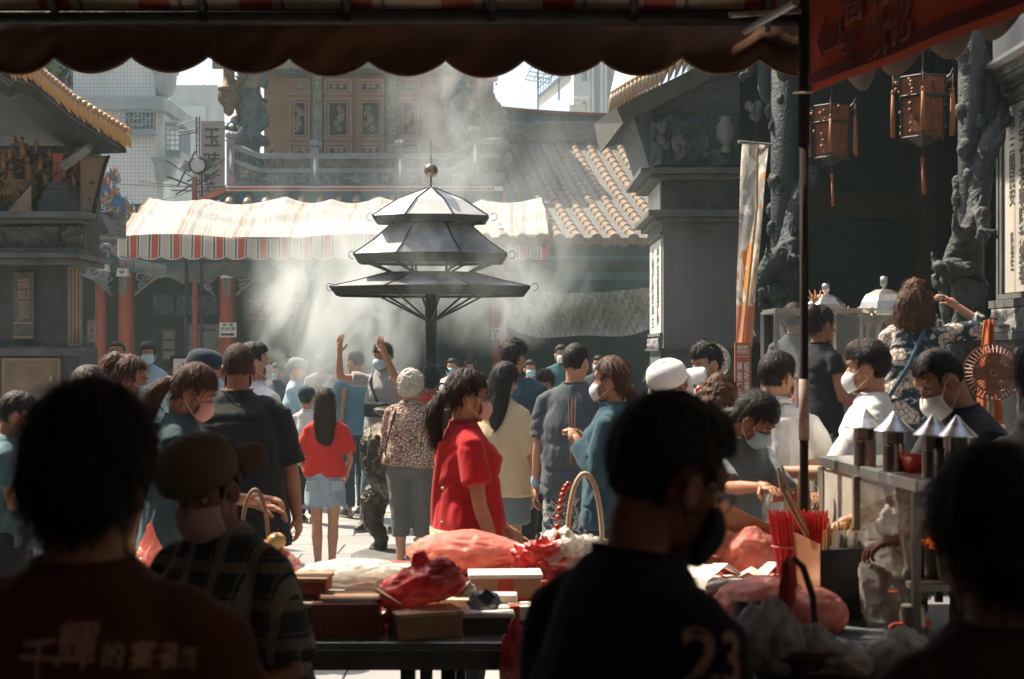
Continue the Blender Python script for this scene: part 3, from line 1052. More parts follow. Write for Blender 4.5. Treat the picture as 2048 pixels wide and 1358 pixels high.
# ------------------------------------------------------------------ far apartment blocks
def apartment_left():
    r = thing('apartment_building', 'cream tiled apartment block above the left temple roof, with grilled bay windows', 'building', (0, 0, 0))
    Y = 40.0; TW = mosaic_wall()
    x1 = PX(311, Y)
    g = MB(); g.b2(-20, x1, Y, Y + 1.0, 0, 16); g.build('wall', TW, r)
    g = MB(); g.b2(-20, x1 + .35, Y - .45, Y + 4, PZ(215, Y) - .12, PZ(198, Y)); g.build('ledge', CONC, r, bevel=.02)
    g = MB(); g.b2(PX(178, Y), PX(222, Y), Y - .3, Y, PZ(133, Y), PZ(112, Y)); g.build('ledge', CONC, r)
    g = MB(); g.b2(x1, x1 + .18, Y + .2, Y + 1.0, 0, PZ(165, Y) + 4); g.build('side_wall', PLASTER, r)
    # bay window with its iron grille
    X0, X1, Z0, Z1 = PX(250, Y), PX(315, Y), PZ(264, Y), PZ(217, Y)
    f = MB(); f.b2(X0, X1, Y - .42, Y - .0, Z0 - .12, Z0); w_ = f.build('window', ALU, r)
    f = MB(); f.b2(X0 + .04, X1 - .04, Y - .06, Y - .02, Z0, Z1); f.build('pane', GLASS_D, w_)
    f = MB()
    for k in range(9):
        xx = X0 + (X1 - X0) * k / 8; f.b2(xx - .012, xx + .012, Y - .41, Y - .385, Z0, Z1)
    for k in range(5):
        zz = Z0 + (Z1 - Z0) * k / 4; f.b2(X0, X1, Y - .435, Y - .41, zz - .012, zz + .012)
    for k in range(3):
        scroll(f, ((X0 + X1) / 2 + (k - 1) * .2, Y - .44, (Z0 + Z1) / 2), .13, 1.2, 1 if k % 2 else -1, .012)
    f.b2(X0 + .26, X1 - .26, Y - .45, Y - .435, Z0 + .10, Z0 + .13); f.b2(X0 + .26, X1 - .26, Y - .45, Y - .435, Z1 - .13, Z1 - .10)
    f.build('grille', ALU, w_)
    f = MB(); f.b2(X0 + .15, X1 - .1, Y - .36, Y, PZ(276, Y), Z0 - .125); f.build('window_hood', CONC, r)
    # second window on the return wall
    f = MB(); f.b2(x1 + .02, x1 + .62, Y + .4, Y + 1.6, PZ(312, Y), PZ(298, Y)); w2 = f.build('window', CONC, r)
    f = MB()
    for k in range(6): f.b2(x1 + .60, x1 + .64, Y + .4 + .22 * k, Y + .44 + .22 * k, PZ(298, Y), PZ(245, Y))
    for k in range(6): f.b2(x1 + .04, x1 + .66, Y + .36, Y + .40, PZ(298, Y) + .145 * k, PZ(298, Y) + .145 * k + .03)
    for k in range(5): f.b2(x1 + .06 + .13 * k, x1 + .09 + .13 * k, Y + .35, Y + .36, PZ(298, Y), PZ(245, Y))
    f.build('grille', ALU, w2)
    f = MB(); f.b2(x1 + .0, x1 + .7, Y + .3, Y + 1.7, PZ(245, Y), PZ(241, Y)); f.build('window_hood', CONC, w2)
    # rounded balcony brackets
    for (py0, py1) in ((134, 196), (316, 362)):
        f = MB(); z0, z1 = PZ(py1, Y), PZ(py0, Y); H = z1 - z0
        f.rev([(.05, z0), (.20, z0 + H * .12), (.29, z0 + H * .4), (.32, z1 - H * .2)], (x1 + .26, Y + .1, 0), 20)
        f.rev([(.40, z1 - H * .2), (.43, z1)], (x1 + .26, Y + .1, 0), 4, ph=PI / 4, sx=1.1)
        f.build('balcony_bracket', CONC, r, smooth=False)


apartment_left()


def concrete_block():
    Y = 56.0
    r = thing('concrete_building', 'stained grey concrete block with a flat roof, behind the vertical shop sign', 'building')
    g = MB(); g.b2(PX(300, Y), PX(434, Y), Y, Y + 1.5, 0, PZ(170, Y)); g.build('wall', CONC, r)
    g = MB(); g.b2(PX(300, Y) - .1, PX(412, Y), Y - .08, Y + .02, 0, PZ(212, Y)); g.build('wall_facing', M('grey_render', (.46, .48, .47), (.36, .38, .37), .9, sc=.8), r)
    g = MB(); g.b2(PX(372, Y), PX(374, Y), Y + 1, Y + 1.04, PZ(170, Y), PZ(163, Y)); g.tube([(PX(390, Y), Y + 1, PZ(170, Y)), (PX(392, Y), Y + 1, PZ(164, Y)), (PX(398, Y), Y + 1, PZ(160, Y))], .05, 6); g.build('roof_pipe', IRON, r)
    Y = 48.0
    r = thing('balcony_building', 'bleached white building with open balconies and a wire awning, right of the hall roof', 'building')
    WP = M('bleached_paint', (.72, .72, .68), (.62, .62, .58), .8, sc=2)
    g = MB(); g.b2(PX(1152, Y), PX(1330, Y), Y + 2, Y + 4, 0, 14); g.build('wall', WP, r)
    for k in range(12):
        xx = PX(1172 + k * 9, Y); g = MB(); g.b2(xx, xx + .07, Y + 1.9, Y + 2.01, PZ(245, Y), 14); g.build('wall_rib', PLASTER if k % 3 else M('grey_rib', (.34, .36, .35)), r)
    for k in range(2):
        z = PZ(200 - k * 75, Y)
        g = MB(); g.prism([(PX(1076, Y), z), (PX(1145, Y), z + .95), (PX(1145, Y), z + 1.15), (PX(1076, Y), z + .12)], Y, Y + 1.8); bal = g.build('balcony', WP, r)
        q = MB()
        for i in range(14):
            xx = PX(1076, Y) + 1.16 * i / 13; zz = z + .12 + 1.03 * i / 13
            q.b2(xx - .012, xx + .012, Y - .02, Y, zz, zz + .55)
        for t_ in (.0, .28, .55): q.tube([(PX(1076, Y), Y - .03, z + .12 + t_), (PX(1145, Y), Y - .03, z + 1.15 + t_)], .02, 6)
        q.b2(PX(1076, Y) - .03, PX(1076, Y) + .03, Y - .05, Y + .02, z - .9, z + 3); q.b2(PX(1118, Y) - .03, PX(1118, Y) + .03, Y - .05, Y + .02, z, z + 3)
        q.build('railing', ALU, bal)
        q = MB(); q.b2(PX(1112, Y), PX(1140, Y), Y + .6, Y + .65, z + 1.0, z + 2.2); w_ = q.build('window', ALU, r); q = MB(); q.b2(PX(1114, Y), PX(1138, Y), Y + .56, Y + .59, z + 1.1, z + 2.1); q.build('pane', GLASS_D, w_)
    q = MB()
    for i in range(7):
        t_ = i / 6; q.tube([(PX(1050 + 24 * t_, Y), Y - .6, PZ(166 - 48 * t_, Y)), (PX(1100 + 22 * t_, Y), Y - .1, PZ(168 - 48 * t_, Y))], .018, 5)
    for i in range(4):
        t_ = i / 3; q.tube([(PX(1050 + 48 * t_, Y), Y - .6 + .5 * t_, PZ(166 + 2 * t_, Y)), (PX(1076 + 48 * t_, Y), Y - .6 + .5 * t_, PZ(110, Y))], .018, 5)
    q.build('awning_frame', ALU, r)
    q = MB(); q.b2(PX(1142, Y), PX(1175, Y), Y + .9, Y + 1.6, PZ(232, Y), PZ(200, Y)); q.build('wall_box', WP, r)
    q = MB(); q.b2(PX(1150, Y), PX(1182, Y), Y + .3, Y + 1.2, PZ(190, Y), PZ(160, Y)); q.build('wall_box', WP, r)


concrete_block()

# ------------------------------------------------------------------ vertical shop sign on its lattice, lamps
Y = 31.0
r = thing('shop_sign', 'tall weathered sign with large black characters on a lattice frame left of the temple', 'sign')
g = MB(); g.b2(PX(402, Y), PX(448, Y), Y, Y + .12, PZ(398, Y), PZ(242, Y)); g.build('sign_board', M('weathered_sign', (.60, .50, .42), (.50, .28, .20), .8, sc=1.6), r)
for k, chh in enumerate('玉時軒'):
    text(chh, INK, (PX(424, Y), Y - .006, PZ((275, 322, 364)[k], Y)), w=.36, h=.40, parent=r, bold=.02)
g = MB()
for xx in (PX(393, Y), PX(399, Y)): g.b2(xx - .012, xx + .012, Y - .02, Y + .02, PZ(400, Y), PZ(233, Y))
for k in range(14):
    z = PZ(400, Y) + 1.8 * k / 14; g.tube([(PX(393, Y), Y, z), (PX(399, Y), Y, z + .06)], .007, 4)
for (a, b_) in (((352, 250), (396, 237)), ((350, 262), (396, 258)), ((350, 270), (396, 264)), ((330, 320), (396, 362))): g.tube([(PX(a[0], Y), Y + .1, PZ(a[1], Y)), (PX(b_[0], Y), Y, PZ(b_[1], Y))], .014, 5)
g.build('lattice_frame', IRON, r)

Y = 25.5
r = thing('floodlight', 'round black floodlight with a pale lens on the striped awning corner', 'floodlight', P(402, 330, Y))
m = MB(); m.tube([(-.02, -.14, -.02), (-.01, -.04, 0), (.05, .12, .03), (.09, .2, .05)], [.15, .15, .12, .07], 20); m.build('housing', IRON, r, smooth=True)
m = MB(); m.ell((-.025, -.155, -.022), (.128, .02, .128), None, 20, 8); m.build('lens', M('frosted_lens', (.66, .62, .52), rough=.2, bs=0), r, smooth=True)
m = MB(); m.tube([(-.02 + .15 * math.cos(t), -.15, -.02 + .15 * math.sin(t)) for t in [k * PI / 12 for k in range(25)]], .012, 6); m.build('rim', IRON, r)
m = MB(); m.tube([(-.25, 0, -.30), (.42, .05, .12)], .018, 6); m.tube([(.0, .05, -.1), (.0, .05, -.62)], .02, 6); m.tube([(.05, .05, -.1), (.14, .05, -.5)], .012, 6); m.build('bracket', IRON, r)
r = thing('led_lamp', 'small square lamp with a grid of bulbs on a slanting bar', 'lamp', P(375, 333, Y))
m = MB(); m.box((0, 0, 0), (.17, .05, .17), R=Matrix.Rotation(.45, 3, 'Y')); m.build('housing', IRON, r)
m = MB()
for i in range(5):
    for j in range(5):
        q = Matrix.Rotation(.45, 3, 'Y') @ Vector((-.06 + .03 * i, -.032, -.06 + .03 * j)); m.ell(q, (.011, .008, .011), None, 6, 4)
m.build('bulbs', PLASTER, r)
m = MB(); m.tube([(-.18, .04, -.34), (.13, .04, .28)], .016, 6); m.build('bracket', IRON, r)
r = thing('lamp_pole', 'thin post with crossing bars and wires under the floodlight', 'pole', P(390, 392, Y))
m = MB(); m.tube([(0, 0, -3), (0, 0, .35)], .055, 10); m.build('pole', REDTRIM, r)
m = MB(); m.tube([(-.5, 0, .35), (0, 0, .16), (.42, .05, .48)], .02, 6); m.tube([(-.35, 0, .02), (.1, 0, .30)], .015, 6); m.tube([(-.42, 0, .1), (.5, 0, .08)], .012, 6); m.build('cross_bar', IRON, r)
m = MB(); m.ell((0, 0, .37), (.07, .07, .05)); m.build('junction_box', PLASTER, r)
m = MB()
for k, (a, b_) in enumerate((((-2.1, .28), (1.2, .22)), ((-1.1, .3), (.9, .18)), ((-.9, -.1), (.3, .3)))):
    m.tube([(a[0], .3, a[1]), ((a[0] + b_[0]) / 2, .2, (a[1] + b_[1]) / 2 - .06), (b_[0], .1, b_[1])], .009, 5)
tag(m.build('power_cable', IRON, None, loc=P(390, 392, Y)), 'black cables strung across the gap between tiled block and temple', 'cable')


# ------------------------------------------------------------------ main temple hall, two storeys
def main_hall():
    r = thing('temple_hall', 'two storey temple hall with painted doors and carved balustrade behind the smoke', 'temple')
    FR = M('gold_door_moulding', (.72, .52, .36), (.60, .42, .28), .5)
    DB = M('door_field_dark', (.06, .055, .05), (.03, .03, .03), .6)
    DOOR = M('door_brown', (.52, .26, .15), (.40, .19, .11), .5, sc=3)
    Y = 27.0
    g = MB(); g.b2(PX(528, Y), PX(906, Y), Y, Y + .4, 4.4, 8.2); g.build('upper_wall', BROWNWALL, r)
    # door leaves with moulded panels and painted flowers
    for (xa, xb) in ((580, 620), (650, 704), (716, 768), (799, 838)):
        X0, X1 = PX(xa, Y), PX(xb, Y)
        g = MB(); g.b2(X0 - .02, X1 + .02, Y - .05, Y, 4.5, PZ(155, Y)); d = g.build('door', DOOR, r)
        for (ya, yb) in ((160, 190), (198, 280), (288, 316)):
            Z0, Z1 = PZ(yb, Y), PZ(ya, Y)
            for (ins, t, pr) in ((0, .022, .03), (.075, .016, .022)):
                q = MB(); a0, a1, c0, c1 = X0 + ins, X1 - ins, Z0 + ins * .9, Z1 - ins * .9
                q.b2(a0, a1, Y - .05 - pr, Y - .05, c1 - t, c1); q.b2(a0, a1, Y - .05 - pr, Y - .05, c0, c0 + t)
                q.b2(a0, a0 + t, Y - .05 - pr, Y - .05, c0 + t, c1 - t); q.b2(a1 - t, a1, Y - .05 - pr, Y - .05, c0 + t, c1 - t)
                q.build('moulding', FR, d)
            q = MB(); q.b2(X0 + .09, X1 - .09, Y - .062, Y - .052, Z0 + .085, Z1 - .085); q.build('panel', DB, d)
            fl = MB(); rr = random.Random(int(xa * 7 + ya))
            nfl = 5 if yb - ya > 40 else 2
            if nfl == 5:
                pts = [(X0 + .13, Y - .068, Z0 + .12)]
                for k in range(6): pts.append(((X0 + X1) / 2 + rr.uniform(-.07, .07), Y - .068, Z0 + .12 + (Z1 - Z0 - .28) * (k + 1) / 6))
                fl.tube(pts, .007, 5, mi=1)
                for k in range(9):
                    b_ = pts[rr.randrange(1, 7)]; fl.tube([b_, (b_[0] + rr.uniform(-.12, .12), Y - .069, b_[2] + rr.uniform(0, .12))], .005, 4, mi=1)
            for k in range(nfl):
                cx = (X0 + X1) / 2 + rr.uniform(-.08, .08) * (1 if nfl == 5 else .3) + (0 if nfl == 5 else (-.05 + .1 * k)); cz = Z0 + .16 + (Z1 - Z0 - .3) * ((k + .5) / nfl if nfl == 5 else .5)
                for a in range(6):
                    t = a * PI / 3 + k; R0 = .042 if nfl == 5 else .03
                    fl.ell((cx + R0 * math.cos(t), Y - .07, cz + R0 * math.sin(t)), (.028, .008, .020), Matrix.Rotation(-t, 3, 'Y'), 8, 5)
            fl.build('flower_painting', [M('painted_blossom', (.62, .46, .34), (.42, .22, .14), .6), M('painted_stem', (.34, .34, .24))], d, smooth=True)
    # couplets on narrow boards
    for (xa, xb, tx) in ((626, 647, '天機顯耀神恩廣'), (774, 797, '朝人仕庶安樂利')):
        g = MB(); g.b2(PX(xa, Y), PX(xb, Y), Y - .16, Y - .003, 4.5, PZ(148, Y)); c = g.build('couplet_board', M('carved_couplet_stone', (.36, .31, .24), (.20, .19, .16), .7, sc=6), r)
        text('\n'.join(tx), M('faded_white_ink', (.62, .58, .48), bs=0), ((PX(xa, Y) + PX(xb, Y)) / 2, Y - .165, (4.72 + PZ(156, Y)) / 2), w=.145, h=PZ(156, Y) - 4.74, parent=c, line=.9, bold=.012)
    # frieze and eaves above the doors
    relief('carved_frieze', PX(528, Y), PX(906, Y), PZ(151, Y), PZ(118, Y), Y - .18, M('painted_frieze', (.34, .26, .15), (.10, .17, .19), .6, sc=12), r, .08, 7, 2, 150, 16)
    g = MB(); g.b2(PX(500, Y), PX(930, Y), Y - 1.2, Y + 6, 7.5, 7.75); g.prism([(PX(430, Y), 8.0), (PX(500, Y), 7.75), (PX(930, Y), 7.75), (PX(990, Y), 8.0), (PX(960, Y), 8.2), (PX(470, Y), 8.2)], Y - 1.2, Y + 6); g.build('roof', ORANGETILE, r)
    relief('carved_frieze', PX(425, Y - 2), PX(1000, Y - 2), PZ(137, Y - 2), PZ(100, Y - 2), Y - 2.0, M('blue_bracket_carving', (.16, .23, .24), (.28, .20, .10), .6, sc=10), r, .10, 7, 5, 170, 14)
    # hanging gold pendant posts and dragon columns at both corners of the upper floor
    for sx, xc in ((-1, 458), (1, 965)):
        Yc = 25.2; m = MB(); x = PX(xc, Yc)
        m.rev([(.03, PZ(232, Yc)), (.09, PZ(225, Yc)), (.10, PZ(215, Yc)), (.17, PZ(205, Yc)), (.17, PZ(182, Yc)), (.20, PZ(180, Yc)), (.20, PZ(176, Yc)), (.11, PZ(172, Yc)), (.10, PZ(140, Yc)), (.16, PZ(135, Yc)), (.14, PZ(112, Yc))], (x, Yc, 0), 14)
        for k in range(14):
            a = k * 2 * PI / 14; m.ell((x + .17 * math.cos(a), Yc + .17 * math.sin(a), PZ(194, Yc)), (.03, .03, .09), None, 6, 5)
        m.build('pendant_post', GOLD_D, r, smooth=True)
        for k in range(9):
            m = MB(); q = P(xc - sx * (14 - 9 * k * .5) + sx * -22, 150 + k * 6, Yc)
            m.tube([q, q + Vector((sx * .05, -.05, -.05)), q + Vector((sx * .16, -.02, .03))], [.04, .05, .01], 6); m.build('bracket_tip', GOLD_D, r, smooth=True)
    for sx, xc in ((-1, 497), (1, 930)):
        Yc = 25.6; x = PX(xc, Yc); m = MB()
        m.cap((x, Yc, 4.6), (x, Yc, 7.6), .20, .20, 14)
        pts = []
        for k in range(60):
            a = k * .30; pts.append((x + .27 * math.cos(a + sx), Yc + .27 * math.sin(a + sx), 4.75 + 2.7 * k / 60))
        m.tube(pts, [.05 + .05 * math.sin(PI * k / 60) for k in range(60)], 8)
        rr = random.Random(xc)
        for k in range(46):
            a = rr.uniform(0, 6.28); z = rr.uniform(4.7, 7.5); q = Vector((x + .30 * math.cos(a), Yc + .3 * math.sin(a), z)); R = rr.uniform(.05, .11)
            m.ell(q, (R, R, R * rr.uniform(.6, 1.5)), None, 8, 6)
            if k % 2: m.tube([q, q + Vector((rr.uniform(-.22, .22), -.1, rr.uniform(-.1, .2))), q + Vector((rr.uniform(-.3, .3), -.12, rr.uniform(-.2, .3)))], [.05, .035, .01], 6)
        me = fuse(m, .03, 1); c, q = co_no(me); set_co(me, c + q * (ridge(c * 9, 2) * .028)[:, None])
        put(me, 'dragon_column', M('blue_grey_stone', (.17, .21, .21), (.09, .11, .115), .8, sc=9, bs=.5), r)
        m = MB(); q = P(xc + sx * 26, 206, Yc - .2); m.tube([q, P(xc + sx * 20, 232, Yc - .2), P(xc + sx * 30, 262, Yc - .2)], .035, 6); m.ell(q + Vector((0, 0, -.3)), (.09, .09, .09)); m.build('ornament_ring', GOLD_D, r, smooth=True)
        m = MB(); q = P(xc + 6, 161, Yc - .35); m.prism([(q.x - .16, q.z + .08), (q.x + .16, q.z + .10), (q.x + .10, q.z - .12), (q.x - .10, q.z - .12)], q.y, q.y + .05); m.build('fan_plaque', ORANGETILE, r)
    # balustrade
    Yb = 24.6
    def prof(px):
        if px < 475: return 18
        if px < 520: return 18 * (520 - px) / 45
        if px > 950: return 30
        if px > 900: return 30 * (px - 900) / 50
        return 0
    for (top, th, dp, nm) in ((309, 10, .16, 'handrail'), (338, 9, .13, 'lower_rail')):
        m = MB(); rings = []
        for px in list(range(462, 1010, 12)):
            z = PZ(top + 0 - prof(px), Yb); x = PX(px, Yb); h = th * Yb / F
            rings.append([Vector((x, Yb - dp / 2, z - h)), Vector((x, Yb + dp / 2, z - h)), Vector((x, Yb + dp / 2, z)), Vector((x, Yb, z + .025)), Vector((x, Yb - dp / 2, z))])
        m.loft(rings); m.build(nm, STONE_L, r)
    g = MB(); g.b2(PX(455, Yb), PX(1010, Yb), Yb - .04, Yb + .05, PZ(370, Yb), PZ(346, Yb)); g.build('balustrade_wall', STONE_L, r)
    g = MB()
    for k in range(30):
        xx = PX(480 + k * 17, Yb); g.tube([(xx - .06, Yb, PZ(338, Yb)), (xx + .02, Yb, PZ(328, Yb)), (xx - .02, Yb, PZ(318, Yb))], .022, 5); scroll(g, (xx + .03, Yb, PZ(329, Yb)), .06, 1.1, 1 if k % 2 else -1, .016)
    g.build('openwork_carving', M('blue_grey_stone', (.17, .21, .21)), r)
    for px in (463, 631, 801, 950):
        x = PX(px, Yb); dz = prof(px) * Yb / F; m = MB(); zt = PZ(300, Yb) + dz * .9
        m.b2(x - .07, x + .07, Yb - .09, Yb + .09, PZ(371, Yb), zt); m.b2(x - .085, x + .085, Yb - .105, Yb + .105, zt, zt + .03)
        p_ = m.build('baluster_post', STONE_L, r)
        m = MB(); m.rev([(.04, zt + .03), (.085, zt + .06), (.095, zt + .10), (.06, zt + .15), (.02, zt + .18)], (x, Yb, 0), 12)
        for k in range(6):
            a = k * PI / 3; m.ell((x + .075 * math.cos(a), Yb + .075 * math.sin(a), zt + .11), (.035, .035, .055), None, 6, 5)
        m.build('lotus_finial', STONE_L, p_, smooth=True)
        m = MB(); m.prism([(x, zt - .12), (x + .03, zt - .3), (x, zt - .5), (x - .03, zt - .3)], Yb - .105, Yb - .088); m.build('carved_motif', PLASTER, p_)
    for (xa, xb, fl) in ((474, 506, 1), (511, 582, 0), (588, 620, 1), (640, 673, 1), (677, 748, 0), (754, 788, 1), (812, 845, 1), (850, 905, 0), (910, 940, 1)):
        X0, X1 = PX(xa, Yb), PX(xb, Yb); zc = PZ(358 - (10 if xa < 500 else 0), Yb); h = .085 if xa > 500 else .13; c_ = .045
        poly = [(X0 + c_, zc - h), (X1 - c_, zc - h), (X1, zc - h + c_), (X1, zc + h - c_), (X1 - c_, zc + h), (X0 + c_, zc + h), (X0, zc + h - c_), (X0, zc - h + c_)]
        m = MB(); m.prism(poly, Yb - .058, Yb - .04); pn = m.build('carved_panel', STONE, r)
        m = MB(); xm = (X0 + X1) / 2
        for a in range(4 if fl else 8):
            t = a * 2 * PI / (4 if fl else 8) + (PI / 4 if fl else 0); R0 = .05
            m.ell((xm + R0 * math.cos(t) * (1 if fl else 1.7), Yb - .068, zc + R0 * math.sin(t)), (.045, .018, .032), Matrix.Rotation(-t, 3, 'Y'), 8, 6)
        m.ell((xm, Yb - .072, zc), (.022, .02, .022), None, 8, 6)
        if not fl: m.cap((X0 + .08, Yb - .062, zc), (X1 - .08, Yb - .062, zc), .012, .012, 6)
        m.build('carved_flower', STONE_L, pn, smooth=True)
    # red ridge line, turquoise band and tile ends below the balustrade
    Yr = 24.2
    m = MB(); m.b2(PX(455, Yr), PX(1005, Yr), Yr - .12, Yr + .3, PZ(383, Yr), PZ(374, Yr)); m.build('ridge_moulding', PLASTER, r)
    n_ = 0
    for k in range(78):
        x = PX(458, Yr) + k * .058
        m = MB(); m.b2(x, x + .052, Yr - .135, Yr - .118, PZ(381.5, Yr), PZ(376.5, Yr)); m.build('brick', REDTRIM, r)
    m = MB()
    a, b_ = P(400, 398, Yr), P(456, 374, Yr); m.loft([[a + Vector(q) for q in ((0, -.12, -.09), (0, .3, -.09), (0, .3, 0), (0, -.12, 0))], [b_ + Vector(q) for q in ((0, -.12, -.09), (0, .3, -.09), (0, .3, 0), (0, -.12, 0))]]); m.build('sloping_ridge', REDTRIM, r)
    m = MB(); m.b2(PX(440, Yr), PX(1000, Yr), Yr, Yr + .3, 3.9, PZ(384, Yr)); m.build('turquoise_band', BLUE, r)
    for px in list(range(462, 900, 36)):
        m = MB(); q = P(px, 394, Yr); m.cap(q + Vector((0, .05, .0)), q + Vector((.02, -.25, -.14)), .085, .085, 12); m.build('tile_end', ORANGETILE, r, smooth=True)
    # ground floor: beam, columns, brackets, dark hall behind
    Y0 = 25.5
    g = MB(); g.b2(-9.5, 2.9, Y0 - .2, Y0 + .25, PZ(545, Y0), 4.3); g.build('beam', TEALBEAM, r)
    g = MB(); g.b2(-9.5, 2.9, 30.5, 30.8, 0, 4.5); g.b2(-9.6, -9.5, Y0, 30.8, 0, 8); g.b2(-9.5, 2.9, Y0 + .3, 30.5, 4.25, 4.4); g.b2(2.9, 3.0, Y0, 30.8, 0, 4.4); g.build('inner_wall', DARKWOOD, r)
    for px in (205, 256, 457, 1000):
        x = PX(px, Y0); w_ = .145 if px != 205 else .1
        m = MB(); m.cap((x, Y0 - .1, .25), (x, Y0 - .1, PZ(535, Y0)), w_, w_ * .97, 20); c = m.build('column', REDCOL, r, smooth=True)
        m = MB(); m.rev([(.2, 0), (.24, .08), (.24, .2), (.18, .28)], (x, Y0 - .1, 0), 16); m.build('column_base', STONE, c)
    for k, (px, s) in enumerate(((280, 1), (432, -1), (480, 1), (230, -1))):
        m = MB(); x = PX(px, Y0); zt = PZ(545, Y0)
        for (dx, dz, R) in ((.08, .10, .10), (.22, .09, .085), (.34, .07, .06), (.10, .26, .07), (.44, .05, .045)): scroll(m, (x + s * dx, Y0 - .25, zt - dz), R, 1.3, s, .022)
        m.tube([(x - s * .02, Y0 - .25, zt - .42), (x + s * .06, Y0 - .25, zt - .33), (x + s * .30, Y0 - .25, zt - .14), (x + s * .58, Y0 - .25, zt - .02)], .022, 6)
        m.build('carved_bracket', STONE_L, r, smooth=True)
        m = MB(); m.ell((x + s * .20, Y0 - .30, zt - .10), (.05, .03, .04)); m.ell((x + s * .16, Y0 - .3, zt - .16), (.03, .03, .05)); m.build('gilt_flower', GOLD, r, smooth=True)
    return r


HALL = main_hall()

Y0 = 25.2
for k, (px, py) in enumerate(((246, 545), (454, 548), (208, 536))):
    q = P(px, py, Y0 - .1); r = thing('wall_lantern', ('white box lantern on the left red column', 'white box lantern on the middle red column', 'small white box lantern beside the left gate wall')[k], 'lantern', q, 0, 'white lanterns under the far eaves')
    m = MB(); m.box((0, 0, 0), (.20, .16, .14), top=(.8, .8)); m.build('shade', PLASTER, r)
    m = MB(); m.prism([(-.05, .02), (0, -.03), (.05, .02), (.03, .03), (0, 0), (-.03, .03)], -.085, -.081); m.build('emblem', INK, r)
    m = MB()
    for i in range(5): m.tube([(-.06 + .03 * i, 0, -.07), (-.05 + .025 * i, 0, -.42 + .03 * abs(i - 2))], .012, 5)
    m.build('tassel', STONE_L, r)

# things on and behind the far columns
r = thing('direction_sign', 'white paper sign with an arrow taped round the middle red column', 'sign', P(456, 660, 25.2))
m = MB(); m.box((0, 0, 0), (.30, .02, .26)); m.build('paper', PLASTER, r)
text('金 客\n化妝室', INKBLUE, (0, -.012, .055), w=.27, h=.13, parent=r, bold=.015)
m = MB(); m.b2(-.12, .07, -.014, -.011, -.10, -.06); m.prism([(.06, -.12), (.13, -.08), (.06, -.04)], -.014, -.011); m.build('arrow', INKBLUE, r)
r = thing('direction_sign', 'narrow white paper sign taped to the right-hand far column', 'sign', P(991, 667, 25.2))
m = MB(); m.box((0, 0, 0), (.15, .02, .21)); m.build('paper', PLASTER, r)
text('化 金\n妝', INKBLUE, (0, -.012, 0), w=.11, h=.16, parent=r, bold=.015)
for k, px in enumerate((327, 373, 414)):
    Yf = 29.0; q = P(px, 610, Yf)
    r = thing('wall_fan', ('round wall ventilator, leftmost of the three in the dark hall', 'round wall ventilator, middle one of the three in the dark hall', 'round wall ventilator, nearest the middle red column')[k], 'ventilator', q, 0, 'round ventilators in the dark hall')
    m = MB(); m.box((0, .03, 0), (.42, .05, .40)); m.build('mounting_plate', M('fan_frame', (.16, .17, .17)), r)
    m = MB(); m.tube([(.18 * math.cos(t), 0, .18 * math.sin(t)) for t in [i * PI / 12 for i in range(25)]], .014, 6); m.build('ring', ALU, r)
    for i in range(4):
        m = MB(); t = i * PI / 2 + k * .3; m.ell((.09 * math.cos(t), -.01, .09 * math.sin(t)), (.085, .012, .055), Matrix.Rotation(-t + .2, 3, 'Y')); m.build('blade', M('fan_blade', (.26, .27, .26)), r, smooth=True)
Yf = 28.5
r = thing('notice_board', 'pale map board with thin black routes between the far columns', 'notice board', P(408, 690, Yf))
m = MB(); m.box((0, 0, 0), (.62, .04, .82)); m.build('board', M('notice_paper', (.50, .49, .43), (.42, .41, .36), .8), r)
text('玉時里景點地圖', INK, (0, -.024, .30), w=.46, parent=r, bold=.02)
m = MB(); rr = random.Random(4)
for k in range(9):
    a = (rr.uniform(-.25, .25), -.024, rr.uniform(-.35, .2)); m.tube([a, (a[0] + rr.uniform(-.2, .2), -.024, a[2] + rr.uniform(-.1, .15)), (a[0] + rr.uniform(-.2, .25), -.024, a[2] + rr.uniform(-.2, .2))], .005, 4)
m.build('map_lines', INK, r)
r = thing('notice_board', 'framed grey notice behind glass left of the map board', 'notice board', P(338, 690, Yf))
m = MB(); m.box((0, 0, 0), (.30, .05, .66)); m.build('frame', STONE, r)
for k in range(3):
    m = MB(); m.box((0, -.03, .2 - .2 * k), (.22, .006, .16)); m.build('notice_sheet', M('notice_paper'), r)
r = thing('gilded_lintel', 'long gilded lintel glowing dimly through the smoke in the dark hall', 'carving', P(545, 618, 28.6))
relief('gilt_relief', -.45, .62, -.16, .14, 0, GOLD_D, r, .05, 12, 3, 60, 16)
m = MB(); m.b2(-.5, .66, -.02, .06, -.21, -.17); m.build('lower_rail', REDTRIM, r); m = MB(); m.b2(-.5, .66, -.02, .06, .15, .19); m.build('upper_rail', REDTRIM, r)
for k in range(3):
    m = MB(); m.ell((-.3 + .4 * k, -.05, .26), (.09, .04, .05)); m.build('gilt_finial', GOLD, r, smooth=True)
r = thing('sandwich_board', 'black framed white board with thick ink strokes standing behind the bald man', 'sign', P(372, 740, 15.0))
m = MB(); m.box((0, .03, 0), (.34, .03, .30)); m.build('frame', IRON, r)
m = MB(); m.box((0, .01, 0), (.27, .012, .24)); m.build('board', PLASTER, r)
text('山行', INK, (.02, .001, 0), w=.2, h=.16, parent=r, bold=.05)
m = MB()
for s in (-1, 1): m.tube([(.15 * s, .06, .12), (.17 * s, .12, -1.52)], .015, 6)
m.build('legs', IRON, r)
r = thing('relief_tile', 'small brown vertical plaque on the dark wall behind the left gate', 'plaque', P(184, 662, 24.0))
m = MB(); m.box((0, .02, 0), (.15, .04, .36)); m.build('frame', M('plaque_brown', (.20, .12, .08)), r)
